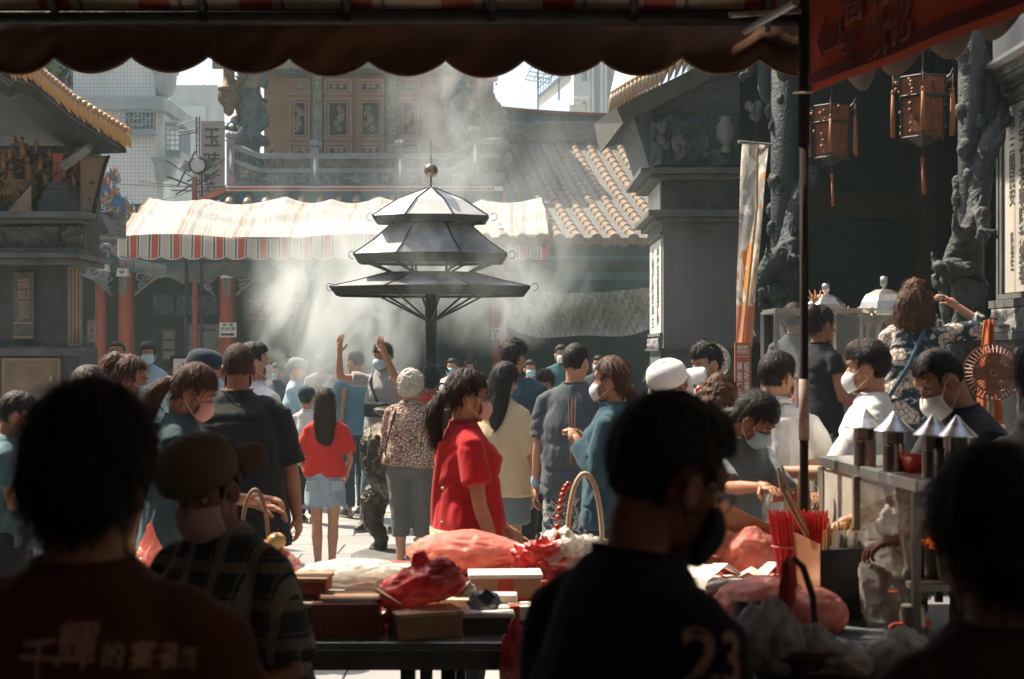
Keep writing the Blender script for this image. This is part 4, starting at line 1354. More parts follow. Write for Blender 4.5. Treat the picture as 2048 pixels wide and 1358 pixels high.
text('國\n泰\n安', M('plaque_dark', (.05, .03, .025)), (0, -.004, 0), w=.09, h=.3, parent=r, bold=.03)


# ------------------------------------------------------------------ right wing roof with its barrel tiles
def wing_roof():
    r = thing('wing_roof', 'grey tiled temple wing with rows of orange barrel tiles, right of the striped awning', 'temple')
    A = P(1119, 480, 22.0); B = P(1026, 296, 27.0)
    d = B - A; stp = 37 * 22 / F * 1.0
    L = d.length; u = d.normalized(); nrm = Vector((0, -u.z, u.y)).normalized()
    def pt(i, t, h=0): return A + Vector((stp * i, 0, 0)) + d * t + nrm * h + Vector((0, 0, -.10 * math.sin(PI * t)))
    m = MB(); m.grid(lambda a, b_: pt(-6 + 16 * a, b_, 0), 16, 10); m.build('roof_deck', GREYPAN, r, solid=.06)
    # pan tiles: short grey courses between the rolls
    m = MB()
    for i in range(-6, 9):
        for k in range(46):
            t0 = k / 46; a = pt(i + .22, t0, .028); b_ = pt(i + .78, t0, .028); c = pt(i + .78, t0 + 1.15 / 46, .006); e = pt(i + .22, t0 + 1.15 / 46, .006)
            a2 = pt(i + .22, t0, .004); b3 = pt(i + .78, t0, .004)
            m.add([a, b_, c, e, a2, b3], [(0, 1, 2, 3), (4, 5, 1, 0)])
    o = m.build('pan_tile', GREYPAN, r); o['kind'] = 'stuff'
    # barrel tiles, each one a piece
    cnt = 0
    seg = 20
    for i in range(-5, 10):
        for k in range(seg):
            if i < -3 and k < 9: continue
            t0, t1 = k / seg, (k + 1.06) / seg
            m = MB(); p0, p1 = pt(i, t0, .03), pt(i, t1, .03)
            R0, R1 = .078, .068
            mm = p0.lerp(p1, .0)
            m.tube([p0, p0.lerp(p1, .16), p0.lerp(p1, .17), p1], [R0 + .006, R0 + .006, R0 - .002, R1], 12)
            m.build('barrel_tile', ORANGETILE, r, smooth=True); cnt += 1
    for i in range(-4, 10):
        e = pt(i, 0, .03) + Vector((0, -.02, -.01))
        m = MB(); m.tube([e + Vector((0, .05, .02)), e + Vector((0, -.03, -.012)), e + Vector((0, -.04, -.014))], [.09, .092, .075], 18); m.ell(e + Vector((0, -.045, -.015)), (.035, .012, .035)); m.build('tile_disc', ORANGETILE, r)
        e = pt(i + .5, 0, 0) + Vector((0, -.04, 0))
        m = MB(); m.prism([(e.x - .105, e.z + .03), (e.x + .105, e.z + .03), (e.x + .11, e.z - .05), (e.x, e.z - .12), (e.x - .11, e.z - .05)], e.y, e.y + .03); m.build('drip_tile', ORANGETILE, r)
    # ridge wall with painted carving
    Yr = 27.2
    m = MB(); rings = []
    for px in range(900, 1300, 20):
        sag = 30 * ((px - 1300) / 400) ** 2 * 1.0
        zt = PZ(234 - sag * .9, Yr); x = PX(px, Yr)
        rings.append([Vector((x, Yr, PZ(300, Yr))), Vector((x, Yr + .4, PZ(300, Yr))), Vector((x, Yr + .4, zt)), Vector((x, Yr, zt))])
    m.loft(rings); m.build('ridge_wall', M('blue_grey_render', (.17, .21, .21), (.10, .13, .135), .8, sc=5), r)
    m = MB(); rings = []
    for px in range(900, 1310, 20):
        sag = 30 * ((px - 1300) / 400) ** 2
        zt = PZ(234 - sag * .9, Yr); x = PX(px, Yr)
        rings.append([Vector((x, Yr - .08, zt)), Vector((x, Yr + .5, zt)), Vector((x, Yr + .5, zt + .05)), Vector((x, Yr - .08, zt + .05))])
    m.loft(rings); m.build('ridge_cap', REDTRIM, r)
    relief('carved_frieze', PX(965, Yr), PX(1262, Yr), PZ(283, Yr), PZ(243, Yr), Yr - .04, M('painted_relief', (.19, .23, .22), (.32, .24, .17), .7, sc=9), r, .06, 6, 8, 110, 18)
    m = MB(); m.b2(PX(960, Yr), PX(1275, Yr), Yr - .12, Yr - .02, PZ(300, Yr), PZ(291, Yr)); m.build('turquoise_band', BLUE, r)
    # beam and wall under the eave
    m = MB(); m.b2(PX(1010, 23), 2.9, 23, 23.35, PZ(600, 23), 3.25); m.build('beam', TEALBEAM, r)
    m = MB(); m.b2(PX(1010, 23), 2.9, 22.9, 23, PZ(560, 23), PZ(545, 23)); m.b2(PX(1010, 23), 2.9, 22.9, 23, PZ(520, 23), PZ(512, 23)); m.build('beam_moulding', BLUE, r)
    m = MB(); m.b2(-.2, 6, 27.5, 27.8, 0, 5.0); m.build('inner_wall', DARKWOOD, r)
    # carved heap where the two roofs meet
    m = MB(); rr = random.Random(9)
    for k in range(150):
        px = rr.uniform(905, 1010); py = rr.uniform(160, 405)
        if px > 985 and py < 225: continue
        q = P(px, py, 25.9 + rr.uniform(-.3, .3)); R = rr.uniform(.05, .15); m.ell(q, (R, R, R * rr.uniform(.6, 1.6)), None, 8, 6)
        if k % 3 == 0: m.tube([q, q + Vector((rr.uniform(-.2, .2), -.2, .2)), q + Vector((rr.uniform(-.25, .25), -.15, .42))], [.05, .035, .008], 6)
    me = fuse(m, .04, 1); c, q = co_no(me); set_co(me, c + q * (ridge(c * 7, 2) * .04)[:, None])
    o = put(me, 'roof_carving', M('carved_roof_figures', (.20, .24, .235), (.32, .24, .17), .7, sc=7, bs=.5), r)


wing_roof()

# plastic sheet slung under the wing eave
def sheet_fn(u, v):
    x = PX(1012 + 290 * u, 22.4)
    sag = math.sin(PI * u) * .10 + .05 * math.sin(u * 9)
    z = PZ(575 + 78 * v + (12 * math.sin(PI * u)), 22.4) - sag * v
    fold = .10 * math.sin((u - .35) * 40 * (1 - .45 * v) + 4 * v) + .06 * math.sin(u * 97 + v * 14 + 3 * math.sin(u * 9)) + .05 * math.sin(u * 190 - v * 22)
    return Vector((x, 22.4 - .25 + fold * (1 - .3 * v) + .3 * v * math.sin(PI * v), z))
m = MB(); m.grid(sheet_fn, 260, 40)
SH = plastic_film('clear_sheeting', (.62, .58, .50), .85, .22)
tag(m.build('plastic_sheet', SH, None, smooth=True), 'crumpled translucent plastic sheet slung under the wing eave', 'plastic sheet')
# ------------------------------------------------------------------ striped awning across the far side of the square
AW_TOP = stripes('awning_stripes_top', .86, [(.05, .12, (.50, .34, .28)), (.15, .17, (.5, .34, .28)), (.27, .29, (.25, .27, .27)), (.31, .33, (.25, .27, .27)), (.52, .54, (.45, .40, .33)), (.60, .62, (.45, .40, .33)), (.88, .90, (.45, .42, .36))], (.60, .58, .53), 0, transl=.30, dirt=.25)
AW_VAL = stripes('awning_stripes_valance', .335, [(.03, .36, (.58, .50, .40)), (.42, .50, (.05, .08, .11)), (.56, .86, (.56, .075, .03)), (.90, .97, (.05, .08, .11))], (.72, .66, .54), 0, transl=.15, dirt=.2)


def striped_awning():
    r = thing('striped_awning', 'long striped canvas awning with scalloped red and cream valance in full sun', 'awning', (PX(236, 22), 22.0, 0))
    W = PX(1097, 22) - PX(236, 22)
    zf, zb = PZ(473, 22), PZ(398, 24); zv = PZ(512, 22)
    ribs = [0, .95, 2.35, 3.1, 3.9, 4.75, 5.6, W]
    def fn(u, v):
        x = u * W
        sag = 0
        for a, b_ in zip(ribs, ribs[1:]):
            if a <= x <= b_: t = (x - a) / (b_ - a); sag = math.sin(PI * t) * .11
        y = 2.3 * v; z = zf + (zb - zf) * (math.sin(min(1, v * 1.05) * PI / 2) ** .9)
        wv = .035 * math.sin(x * 3.3 + v * 5) * math.sin(PI * v) + .025 * math.sin(v * 34 + x * 2.7 + 3 * math.sin(x * 1.3)) * math.sin(PI * v) + .03 * math.sin(v * 17 + x * 1.7 + 2 * math.sin(x)) * math.sin(PI * v)
        return Vector((x + .12 * v * (1 if u < .5 else -1) * abs(2 * u - 1) ** 6, y, z - sag * (v ** .7) - wv + .04 * (1 - v) * math.sin(x * 2.1)))
    m = MB(); m.grid(fn, 150, 30); m.build('canopy', AW_TOP, r, smooth=True)
    def fe(u, v):
        a = fn(u, 0); n_ = W / .335
        sc_ = .055 * abs(math.sin(PI * u * n_ * 1.0)) ** .7
        zz = zv + .0 - sc_
        return Vector((a.x, a.y - .012 - .02 * v + .03 * v * math.sin(u * 60) + .02 * math.sin(u * 23), a.z * (1 - v) + (zz) * v))
    m = MB(); m.grid(fe, 380, 6); m.build('valance', AW_VAL, r, smooth=True)
    m = MB(); m.tube([fe(i / 380, 1) + Vector((0, -.006, 0)) for i in range(381)], .009, 5); m.build('piping', CREAM, r, smooth=True)
    for k, sx in ((0, 0), (1, 1)):
        def fs(u, v):
            a = fn(sx, u); return Vector((a.x + (.01 if sx else -.01) + .02 * math.sin(u * 9), a.y, a.z * (1 - v) + v * (a.z - .32 - .05 * abs(math.sin(PI * u * 6)))))
        m = MB(); m.grid(fs, 40, 4); m.build('side_valance', AW_VAL, r, smooth=True)
    m = MB()
    for xx in (.02, W - .02, W * .5): m.tube([(xx, .04, zf - .04), (xx, 1.2, zf + .1), (xx, 2.3, zf + .1)], .022, 8)
    m.tube([(0, .03, zf - .03), (W, .03, zf - .03)], .025, 8); m.tube([(0, 2.3, zf + .08), (W, 2.3, zf + .08)], .025, 8)
    m.tube([(0, .5, zf - .35), (W, .5, zf - .35)], .018, 8)
    for xx in ribs: m.tube([(xx, .03, zf - .03), (xx, .5, zf - .35), (xx, 2.3, zf + .05)], .012, 6)
    m.build('frame', IRON, r)
    for px in (370, 400):
        m = MB(); m.tube([(PX(px, 22.4) - PX(236, 22), .5, 0), (PX(px, 22.4) - PX(236, 22), .5, zf - .3)], .028, 10); m.build('post', IRON, r, smooth=True)
    # thin dark tarpaulin sagging from the frame underneath
    m = MB(); m.grid(lambda u, v: Vector((.1 + (W * .42) * u, .55 + .9 * v, zf - .36 - .10 * math.sin(PI * u * 2) ** 2 - .18 * v - .03 * math.sin(u * 40 + v * 6))), 80, 10); m.build('inner_tarpaulin', M('grey_tarp', (.12, .13, .13), rough=.6, transl=.15), r, smooth=True)
    m = MB()
    for i in range(34):
        x = .02 + i * .022; m.add([(x - .012, -.02, zf - .30 - .25 * i / 34 * .6), (x + .012, -.02, zf - .30 - .25 * i / 34 * .6), (x, -.01, zf - .44 - .2 * ((i * 7) % 5) / 5 - .1 * i / 34)], [(0, 1, 2)])
    o = m.build('frayed_fringe', STONE_L, r); o['kind'] = 'stuff'


striped_awning()


# ------------------------------------------------------------------ three-tier metal pagoda roof over the incense burner
def pagoda():
    Yp = 13.0
    c = P(862, 700, Yp); c.z = 0
    r = thing('incense_pagoda', 'three tiered dark metal pagoda roof on a black post, wreathed in smoke', 'pagoda', (c.x, c.y, 0))
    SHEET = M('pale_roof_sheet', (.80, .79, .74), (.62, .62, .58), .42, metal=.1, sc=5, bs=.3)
    SOOT_SHADE = M('sooty_shaded_roof_sheet', (.52, .51, .47), (.07, .075, .07), .45, metal=.1, sc=2.2, bs=.4)  # soot plus painted-in shade of the tier above and pale sunlit patches
    FAS = M('dark_fascia', (.045, .052, .05), (.03, .034, .034), .6, metal=.4, sc=7)
    k = Yp / F
    def zz(py): return PZ(py, Yp)
    n = 8; ph = PI / 8; k8 = 1.082
    tiers = [(zz(376), .03, zz(434), 115 * k * k8, zz(447)), (zz(448), 82 * k, zz(510), 152 * k * k8, zz(527)), (zz(545), 88 * k, zz(575), 198 * k * k8, zz(592))]
    def ringp(rad, z): return [Vector((rad * math.cos(ph + i * 2 * PI / n), .55 * rad * math.sin(ph + i * 2 * PI / n), z)) for i in range(n)]
    for ti, (zt, rt, ze, re, zb) in enumerate(tiers):
        fas_h = ze - zb
        T_ = ringp(rt, zt); E_ = ringp(re, ze)
        mid = ringp(re * .55 + rt * .42, ze + (zt - ze) * (.42 if ti else .58))
        for i in range(n):
            j = (i + 1) % n
            m = MB(); m.add([E_[i], E_[j], mid[j], mid[i], T_[j], T_[i]], [(0, 1, 2, 3), (3, 2, 4, 5)]); m.build('roof_panel', SHEET if ti == 0 else SOOT_SHADE, r, solid=.006)
            d = (E_[i] + E_[j]).normalized(); d.z = 0
            m = MB(); a = E_[i]; b_ = E_[j]; ins = .93
            m.add([a + Vector((0, 0, .005)), b_ + Vector((0, 0, .005)), Vector((b_.x * ins, b_.y * ins, zb)), Vector((a.x * ins, a.y * ins, zb))], [(0, 1, 2, 3)])
            m.build('fascia', FAS, r, solid=.012)
            m = MB(); m.tube([E_[i], mid[i], T_[i]], .011, 6); m.build('hip_bar', FAS, r)
            m = MB(); dd = Vector((E_[i].x, E_[i].y, 0)).normalized(); pts = []
            for q in range(16):
                a_ = -PI * .6 + q / 15 * 1.55 * PI; R = .042 * (1 - .45 * q / 15); pts.append(E_[i] + dd * (.045 + R * math.cos(a_)) + Vector((0, 0, .02 + R * math.sin(a_))))
            if i in (0, 3): m.tube(pts, .0035, 5); m.build('curl', FAS, r)
        m = MB(); m.add(ringp(re * .9, zb + .02), [tuple(range(n))]); m.add(ringp(rt * .9 + .01, zt - .01), [tuple(range(n))]); m.build('soffit', FAS, r)
        if ti:
            up_ = tiers[ti - 1]
            for i in range(n):
                m = MB(); a = ringp(rt * .95, zt)[i]
                for sgn in (-1, 1):
                    e = ringp(up_[3] * .80, up_[4])[i]; e = Matrix.Rotation(sgn * .20, 3, 'Z') @ e
                    m.tube([a, Vector((e.x, e.y, up_[4]))], .011, 6)
                m.build('strut', FAS, r)
    m = MB(); m.rev([(.055, 0), (.055, zz(560))], n=18); m.rev([(.16, 0), (.16, .03), (.07, .06)], n=18); m.build('post', IRON, r, smooth=True)
    for i in range(8):
        a = i * PI / 4 + .2; m = MB(); m.tube([(.05 * math.cos(a), .05 * math.sin(a), zz(640)), (.50 * math.cos(a), .28 * math.sin(a), zz(590))], .010, 6); m.build('brace', FAS, r)
    m = MB(); m.cap((0, 0, zz(378)), (0, 0, zz(352)), .008, .008, 8); m.cap((0, 0, zz(330)), (0, 0, zz(282)), .004, .002, 6); m.build('finial_rod', FAS, r)
    m = MB(); m.ell((0, 0, zz(341)), (.064, .064, .064), None, 24, 16); m.build('finial_ball', M('brass_ball', (.34, .24, .16), rough=.22, metal=.9, bs=0), r, smooth=True)
    m = MB(); scroll(m, (.10, 0, zz(745)), .06, 1.3, 1, .012); scroll(m, (.11, 0, zz(775)), .07, 1.3, -1, .012); m.build('scroll_bracket', IRON, r)


pagoda()


def burner():
    BR = M('dark_bronze', (.10, .085, .06), (.035, .03, .024), .38, metal=.85, sc=14, bs=.8, bd=.03, bsc=30)
    q = P(850, 700, 11.9); r = thing('incense_burner', 'bulging dark bronze incense burner with clawed legs behind the grey haired woman', 'incense burner', (q.x, q.y, 0))
    m = MB(); m.rev([(.20, .48), (.34, .52), (.44, .64), (.50, .82), (.50, .98), (.44, 1.10), (.36, 1.16), (.36, 1.20), (.44, 1.24), (.44, 1.27), (.34, 1.27), (.33, 1.15)], n=30)
    me = fuse(m, .022, 2); c, nn = co_no(me)
    zc = np.clip((c[:, 2] - .5) / .2, 0, 1) * np.clip((1.15 - c[:, 2]) / .1, 0, 1)
    set_co(me, c + nn * (np.clip(ridge(c * 11, 3) + .2, 0, 1) * .05 * zc)[:, None]); put(me, 'bowl', BR, r)
    for i in range(3):
        a = i * 2 * PI / 3 + PI * .86; d = Vector((math.cos(a), math.sin(a), 0)); m = MB()
        m.tube([d * .36 + Vector((0, 0, .60)), d * .50 + Vector((0, 0, .46)), d * .50 + Vector((0, 0, .28)), d * .42 + Vector((0, 0, .14)), d * .46 + Vector((0, 0, .05))], [.10, .12, .085, .06, .07], 12)
        for s in (-1, 0, 1): m.cap(d * .46 + Vector((0, 0, .05)), d * .56 + Vector((-d.y, d.x, 0)) * .05 * s + Vector((0, 0, .02)), .03, .018, 6)
        m.ell(d * .47 + Vector((0, 0, .52)), (.11, .11, .10)); m.ell(d * .56 + Vector((0, 0, .50)), (.05, .05, .04))
        me = fuse(m, .014, 1); c, nn = co_no(me); set_co(me, c + nn * (ridge(c * 22, 2) * .012)[:, None]); put(me, 'lion_leg', BR, r)
    m = MB(); m.rev([(.62, 0), (.62, .04), (.56, .06)], n=24); m.build('base_slab', STONE, r)
    m = MB(); rr = random.Random(3)
    for k in range(40): a, R = rr.uniform(0, 6.28), rr.uniform(0, .25); m.tube([(R * math.cos(a), R * math.sin(a), 1.2), (R * math.cos(a) * 1.1, R * math.sin(a) * 1.1, 1.33 + rr.uniform(0, .08))], .002, 4)
    o = m.build('incense_stick', M('incense_red', (.45, .05, .03)), r); o['kind'] = 'stuff'


burner()


# ------------------------------------------------------------------ left gate building: ledges, carved figures, sweeping eave
def left_gate():
    r = thing('temple_gate', 'dark stone temple gate on the left with gilded figures and a sweeping tiled eave', 'temple')
    Y = 13.0
    XL = -7.5
    def X(px): return PX(px, Y)
    def Z(py): return PZ(py, Y)
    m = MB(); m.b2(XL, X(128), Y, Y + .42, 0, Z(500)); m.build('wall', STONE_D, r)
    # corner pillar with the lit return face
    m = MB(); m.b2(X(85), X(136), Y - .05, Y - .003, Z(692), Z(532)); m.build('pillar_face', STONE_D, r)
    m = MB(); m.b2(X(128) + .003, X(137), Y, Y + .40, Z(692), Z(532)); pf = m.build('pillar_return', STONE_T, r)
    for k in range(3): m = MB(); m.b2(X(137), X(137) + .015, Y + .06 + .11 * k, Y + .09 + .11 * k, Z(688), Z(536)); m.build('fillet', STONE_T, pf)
    m = MB(); m.b2(X(137), X(137) + .012, Y + .30, Y + .38, Z(680), Z(545)); m.build('carved_strip', STONE_L, pf)
    text('\n'.join('金玉滿堂紅日照'), STONE_D, (X(137) + .014, Y + .34, Z(612)), w=.05, h=.55, parent=pf, rot=(PI / 2, 0, PI / 2), line=.9)
    # sunken couplet
    m = MB(); m.b2(X(28), X(70), Y - .03, Y - .001, Z(678), Z(545)); cp = m.build('sunk_panel', STONE, r)
    text('\n'.join('福如東海'), STONE_T, (X(49), Y - .034, Z(600)), w=.12, h=.4, parent=cp, bold=.02)
    scroll(m, (0, 0, 0), .01)
    m = MB(); m.b2(X(30), X(68), Y - .045, Y - .031, Z(676), Z(672)); m.b2(X(30), X(68), Y - .045, Y - .031, Z(648), Z(644)); m.build('fret_border', STONE_T, cp)
    # plinth with the framed marble field
    m = MB(); m.b2(XL, X(152), Y - .10, Y - .052, Z(712), Z(692)); m.b2(XL, X(152), Y - .08, Y, 0, Z(712)); pl = m.build('plinth', STONE_D, r)
    m = MB(); m.b2(X(152), X(166), Y - .08, Y + .46, 0, Z(694)); m.build('plinth_return', STONE_D, r)
    relief('carved_border', X(0), X(165), Z(712), Z(696), Y - .105, STONE, r, .02, 14, 4, 90, 6)
    m = MB(); m.b2(X(12), X(128), Y - .11, Y - .082, Z(850), Z(716)); m.build('panel_frame', STONE_T, pl)
    m = MB(); m.b2(X(18), X(122), Y - .118, Y - .112, Z(845), Z(722)); m.build('marble_field', M('brown_marble', (.30, .21, .13), (.14, .10, .07), .35, sc=5), pl)
    relief('carved_field', X(30), X(110), Z(838), Z(760), Y - .12, M('brown_marble'), pl, .03, 10, 6, 40, 36)
    m = MB(); m.box((X(113), Y - .14, Z(757)), (.035, .03, .05)); m.build('socket_plate', STEEL, pl)
    # ledges and frieze
    m = MB()
    m.b2(XL, X(172), Y - .28, Y + .6, Z(531), Z(520)); m.b2(XL, X(186), Y - .38, Y + .7, Z(520), Z(510)); m.b2(XL, X(176), Y - .3, Y + .6, Z(510), Z(500)); m.build('ledge', STONE, r, bevel=.012)
    m = MB(); m.b2(XL, X(168), Y - .1, Y + .5, Z(500), Z(452)); m.build('frieze_core', STONE_D, r)
    relief('carved_frieze', X(14), X(136), Z(499), Z(455), Y - .17, STONE, r, .10, 8, 11, 110, 34)
    relief('carved_frieze', X(140), X(182), Z(499), Z(455), Y - .20, STONE, r, .12, 9, 14, 44, 34)
    m = MB(); m.b2(XL, X(190), Y - .34, Y + .7, Z(452), Z(444)); m.b2(XL, X(206), Y - .46, Y + .8, Z(444), Z(432)); m.build('ledge', STONE, r, bevel=.012)
    m = MB(); m.prism([(X(150), Z(444)), (X(212), Z(430)), (X(232), Z(470)), (X(214), Z(474))], Y - .2, Y + .1); m.build('bracket_arm', STONE, r)
    m = MB(); m.b2(XL, X(170), Y + .05, Y + .5, Z(432), Z(290)); m.build('recess_wall', DARKWOOD, r)
    # the gilded carvings between the ledge and the roof: every figure its own piece
    rr = random.Random(21)
    spots = [(22, 385, 60, .3), (60, 372, 62, -.4), (20, 322, 34, .5), (48, 318, 46, -.6), (80, 345, 36, .5), (92, 372, 34, -.5), (72, 305, 26, .3), (30, 290, 24, -.3), (128, 360, 34, .4), (148, 375, 30, -.5), (112, 350, 28, .7), (100, 320, 24, -.2), (8, 345, 40, .2), (150, 345, 22, .4)]
    for (px, py, hh, a) in spots:
        q = P(px, py, Y - .12); m = MB(); figurine(m, (0, 0, 0), hh * Y / F, a)
        m.build('gilded_figure', GOLD, r, smooth=True, loc=q)
    for k in range(14):
        px, py = rr.uniform(2, 165), rr.uniform(300, 425); q = P(px, py, Y - .02); m = MB()
        scroll(m, (0, 0, 0), rr.uniform(.05, .11), 1.4, rr.choice((-1, 1)), .02)
        for i in range(5): m.ell((rr.uniform(-.1, .1), -.02, rr.uniform(-.08, .08)), (.03, .02, .025), None, 6, 5)
        m.build('gilded_scroll', GOLD_D, r, smooth=True, loc=q)
    m = MB(); c = P(42, 395, Y - .15)
    m.rev([(.04, -.13), (.10, -.12), (.11, -.09), (.06, -.07), (.12, .0), (.145, .06), (.13, .11), (.155, .13), (.155, .145), (.08, .16)], n=24)
    pot = m.build('censer', GOLD_D, r, smooth=True, loc=c)
    m = MB()
    for k in range(9): a = k * .7; m.ell((.128 * math.cos(a), .128 * math.sin(a), .03), (.03, .03, .035), None, 7, 6)
    m.build('censer_relief', GOLD, pot, smooth=True)
    m = MB(); m.prism([(X(38), Z(430)), (X(84), Z(428)), (X(84), Z(378))], Y - .3, Y - .26); m.build('stone_wedge', STONE_T, r)
    m = MB(); m.b2(X(95), X(165), Y - .28, Y + .1, Z(430), Z(405)); m.b2(X(105), X(158), Y - .26, Y + .1, Z(404), Z(386)); m.b2(X(112), X(150), Y - .24, Y + .1, Z(385), Z(370)); m.build('stepped_bracket', STONE_D, r)
    m = MB(); m.tube([P(128, 332, Y - .2), P(180, 294, Y - .35)], [.05, .045], 4); m.build('eave_beam', STONE_L, r)
    m = MB(); m.box(P(118, 345, Y - .1), (.09, .06, .34)); m.build('red_tablet', REDTRIM, r)
    # curved pale panel under the tip
    def cf(u, v):
        px = 178 + 38 * u - 22 * (1 - v) ** 2 * (u) + 0; py = 312 + 118 * (1 - v)
        x_r = 218 - 32 * ((1 - v) ** .8) if True else 0
        return P(160 + (x_r - 160) * u, py, Y - .06 + .05 * u)
    m = MB(); m.grid(cf, 8, 14); cp = m.build('curved_panel', STONE_T, r, smooth=True, solid=.04)
    m = MB(); m.tube([cf(1, k / 14) + Vector((.01, -.03, 0)) for k in range(15)], .016, 6); m.build('panel_edge', IRON, cp)
    # roof: fascia and a sweep of amber tiles
    up_ = [(-150, 20), (-60, 70), (20, 124), (62, 132), (103, 166), (144, 200), (205, 238), (253, 268)]
    def curve(t):
        s = t * (len(up_) - 1); i = min(int(s), len(up_) - 2); f = s - i
        return up_[i][0] + (up_[i + 1][0] - up_[i][0]) * f, up_[i][1] + (up_[i + 1][1] - up_[i][1]) * f
    Yr = Y - .5
    rings = []
    for k in range(29):
        px, py = curve(k / 28); py = py + (12 if px < 30 else 0); w_ = 46 if px < 180 else 46 - (px - 180) * .30
        a = P(px, py + 14, Yr); b_ = P(px, py + 14 + w_, Yr + .12)
        rings.append([a, a + Vector((-1.6, 2.5, .3)), b_ + Vector((-1.6, 2.4, .3)), b_])
    m = MB(); m.loft(rings); m.build('fascia', M('sooty_timber', (.045, .038, .033), (.025, .022, .02), .7, sc=4), r)
    for off in (26, 34):
        m = MB(); m.tube([P(curve(k / 28)[0], curve(k / 28)[1] + off + (12 if curve(k / 28)[0] < 30 else 0), Yr - .02) for k in range(28)], .012, 5); m.build('fascia_bead', STONE, r)
    rings = []
    for k in range(29):
        px, py = curve(k / 28); a = P(px, py + 4, Yr)
        rings.append([a + Vector((0, 0, -.03)), a + Vector((-1.6, 2.5, .5)), a + Vector((-1.6, 2.5, .56)), a + Vector((0, -.04, .03))])
    m = MB(); m.loft(rings); m.build('roof_deck', M('dark_tile_deck', (.12, .10, .08)), r)
    for k in range(31):
        t = .26 + .74 * k / 30; px, py = curve(t); a = P(px, py, Yr - .10)
        ln = .135 + .01 * (k % 3)
        m = MB()
        m.tube([(-.03, .12, .045), (-.012, .0, .035), (-.005, -.02, .02)], [.036, .038, .030], 10)
        m.tube([(0, -.02, .02), (.012, -.035, -ln * .35), (.03, -.03, -ln * .75), (.04, -.02, -ln)], [.026, .030, .018, .004], 8, flat=.55)
        m.build('drip_tile', GOLDTILE, r, smooth=True, loc=a, rot=(0, random.uniform(-.06, .06), random.uniform(-.1, .1)))
    for k in range(34):
        t = .24 + .76 * k / 33; px, py = curve(t); a = P(px + 3, py - 6, Yr + .08)
        m = MB(); m.tube([(-.9, 1.4, .26), (-.09, .12, .03), (0, 0, 0)], [.034, .036, .036], 8); m.ell((0, -.004, 0), (.037, .012, .037), None, 10, 6)
        m.build('barrel_tile', GOLDTILE, r, smooth=True, loc=a)


left_gate()


def porcelain_heap(name, label, pts, Y, n, seed, mats, R0=.07):
    """Roof ornament of cut porcelain: leaf-like coloured shards over a core, spikes along the edge."""
    r = thing(name, label, 'roof ornament', P(pts[0][0], pts[0][1], Y))
    o = P(pts[0][0], pts[0][1], Y); rr = random.Random(seed)
    core = MB()
    for (px, py, R) in pts: core.ell(P(px, py, Y) - o, (R * Y / F, R * Y / F * .6, R * Y / F), None, 12, 8)
    me = fuse(core, .03, 1); c, q = co_no(me); set_co(me, c + q * (ridge(c * 8, 2) * .03)[:, None]); put(me, 'core', mats[0], r)
    for i, mt in enumerate(mats):
        m = MB()
        for k in range(n):
            px, py, R = rr.choice(pts); a = rr.uniform(0, 2 * PI); e = rr.uniform(-.2, 1.2)
            d = Vector((math.cos(a) * math.cos(e * .8), -abs(math.sin(e)) * .6 - .2, math.sin(a) * math.cos(e * .5)))
            p_ = P(px, py, Y) - o + d.normalized() * R * Y / F * .9; R1 = R0 * rr.uniform(.5, 1.1)
            m.tube([p_, p_ + d * R1 * .8 + Vector((0, 0, R1 * .4)), p_ + d * R1 * 1.1 + Vector((rr.uniform(-.4, .4) * R1, 0, R1 * 1.4))], [R1 * .5, R1 * .42, .004], 7, flat=.4)
            if k % 4 == 0: scroll(m, p_ + Vector((0, -.05, 0)), R1 * .9, 1.2, rr.choice((-1, 1)), R1 * .16)
        m.build('porcelain_shards', mt, r, smooth=True)['kind'] = 'stuff'


porcelain_heap('porcelain_ornament', 'bright blue, red and cream porcelain dragon ornament left of the striped awning', [(200, 420, 20), (216, 385, 22), (232, 408, 20), (246, 440, 16), (210, 450, 22), (228, 360, 10), (200, 370, 12), (258, 425, 8)], 23.5, 110, 5, [CER[0], CER[1], CER[2], CER[3]], .065)
porcelain_heap('porcelain_dragon', 'dark blue green porcelain dragon on the ridge of the left gate', [(98, 118, 18), (112, 138, 18), (122, 160, 15), (136, 165, 10), (128, 185, 9), (128, 125, 9)], 14.5, 14, 8, [CER[4], M('ceramic_slate', (.08, .13, .16), rough=.4), M('ceramic_slate_pale', (.25, .29, .29), rough=.4)], .06)
r = thing('eave_bracket', 'curled grey stone bracket with a gilded face hanging left of the awning', 'carving', P(205, 470, 24.5))
m = MB()
m.rev([(.02, -.16), (.16, -.12), (.20, 0), (.14, .12), (.02, .16)], (.15, 0, .14), 16, sy=.4); m.tube([(-.25, 0, .0), (-.1, 0, .1), (.15, 0, .12), (.5, 0, -.05)], [.03, .06, .07, .03], 8); m.build('gilded_face', GOLDTILE, r, smooth=True)
for (dx, dz, R) in ((-.2, -.25, .13), (.05, -.30, .15), (.3, -.28, .12), (-.15, -.62, .12), (.02, -.72, .09)):
    m = MB(); scroll(m, (dx, -.03, dz), R, 1.4, 1 if dx > 0 else -1, .035); m.build('stone_scroll', STONE_L, r, smooth=True)
m = MB(); m.prism([(-.45, -.05), (.75, -.1), (.7, -.42), (.2, -.22), (-.4, -.5)], .02, .2); m.build('bracket_board', STONE, r)
tag(MB().box((0, 0, 0), (.6, .5, .25)).build('security_camera_box', STONE, None, loc=P(185, 452, 15.5)), 'grey stone block end poking out beside the gate ledge', 'stone block')


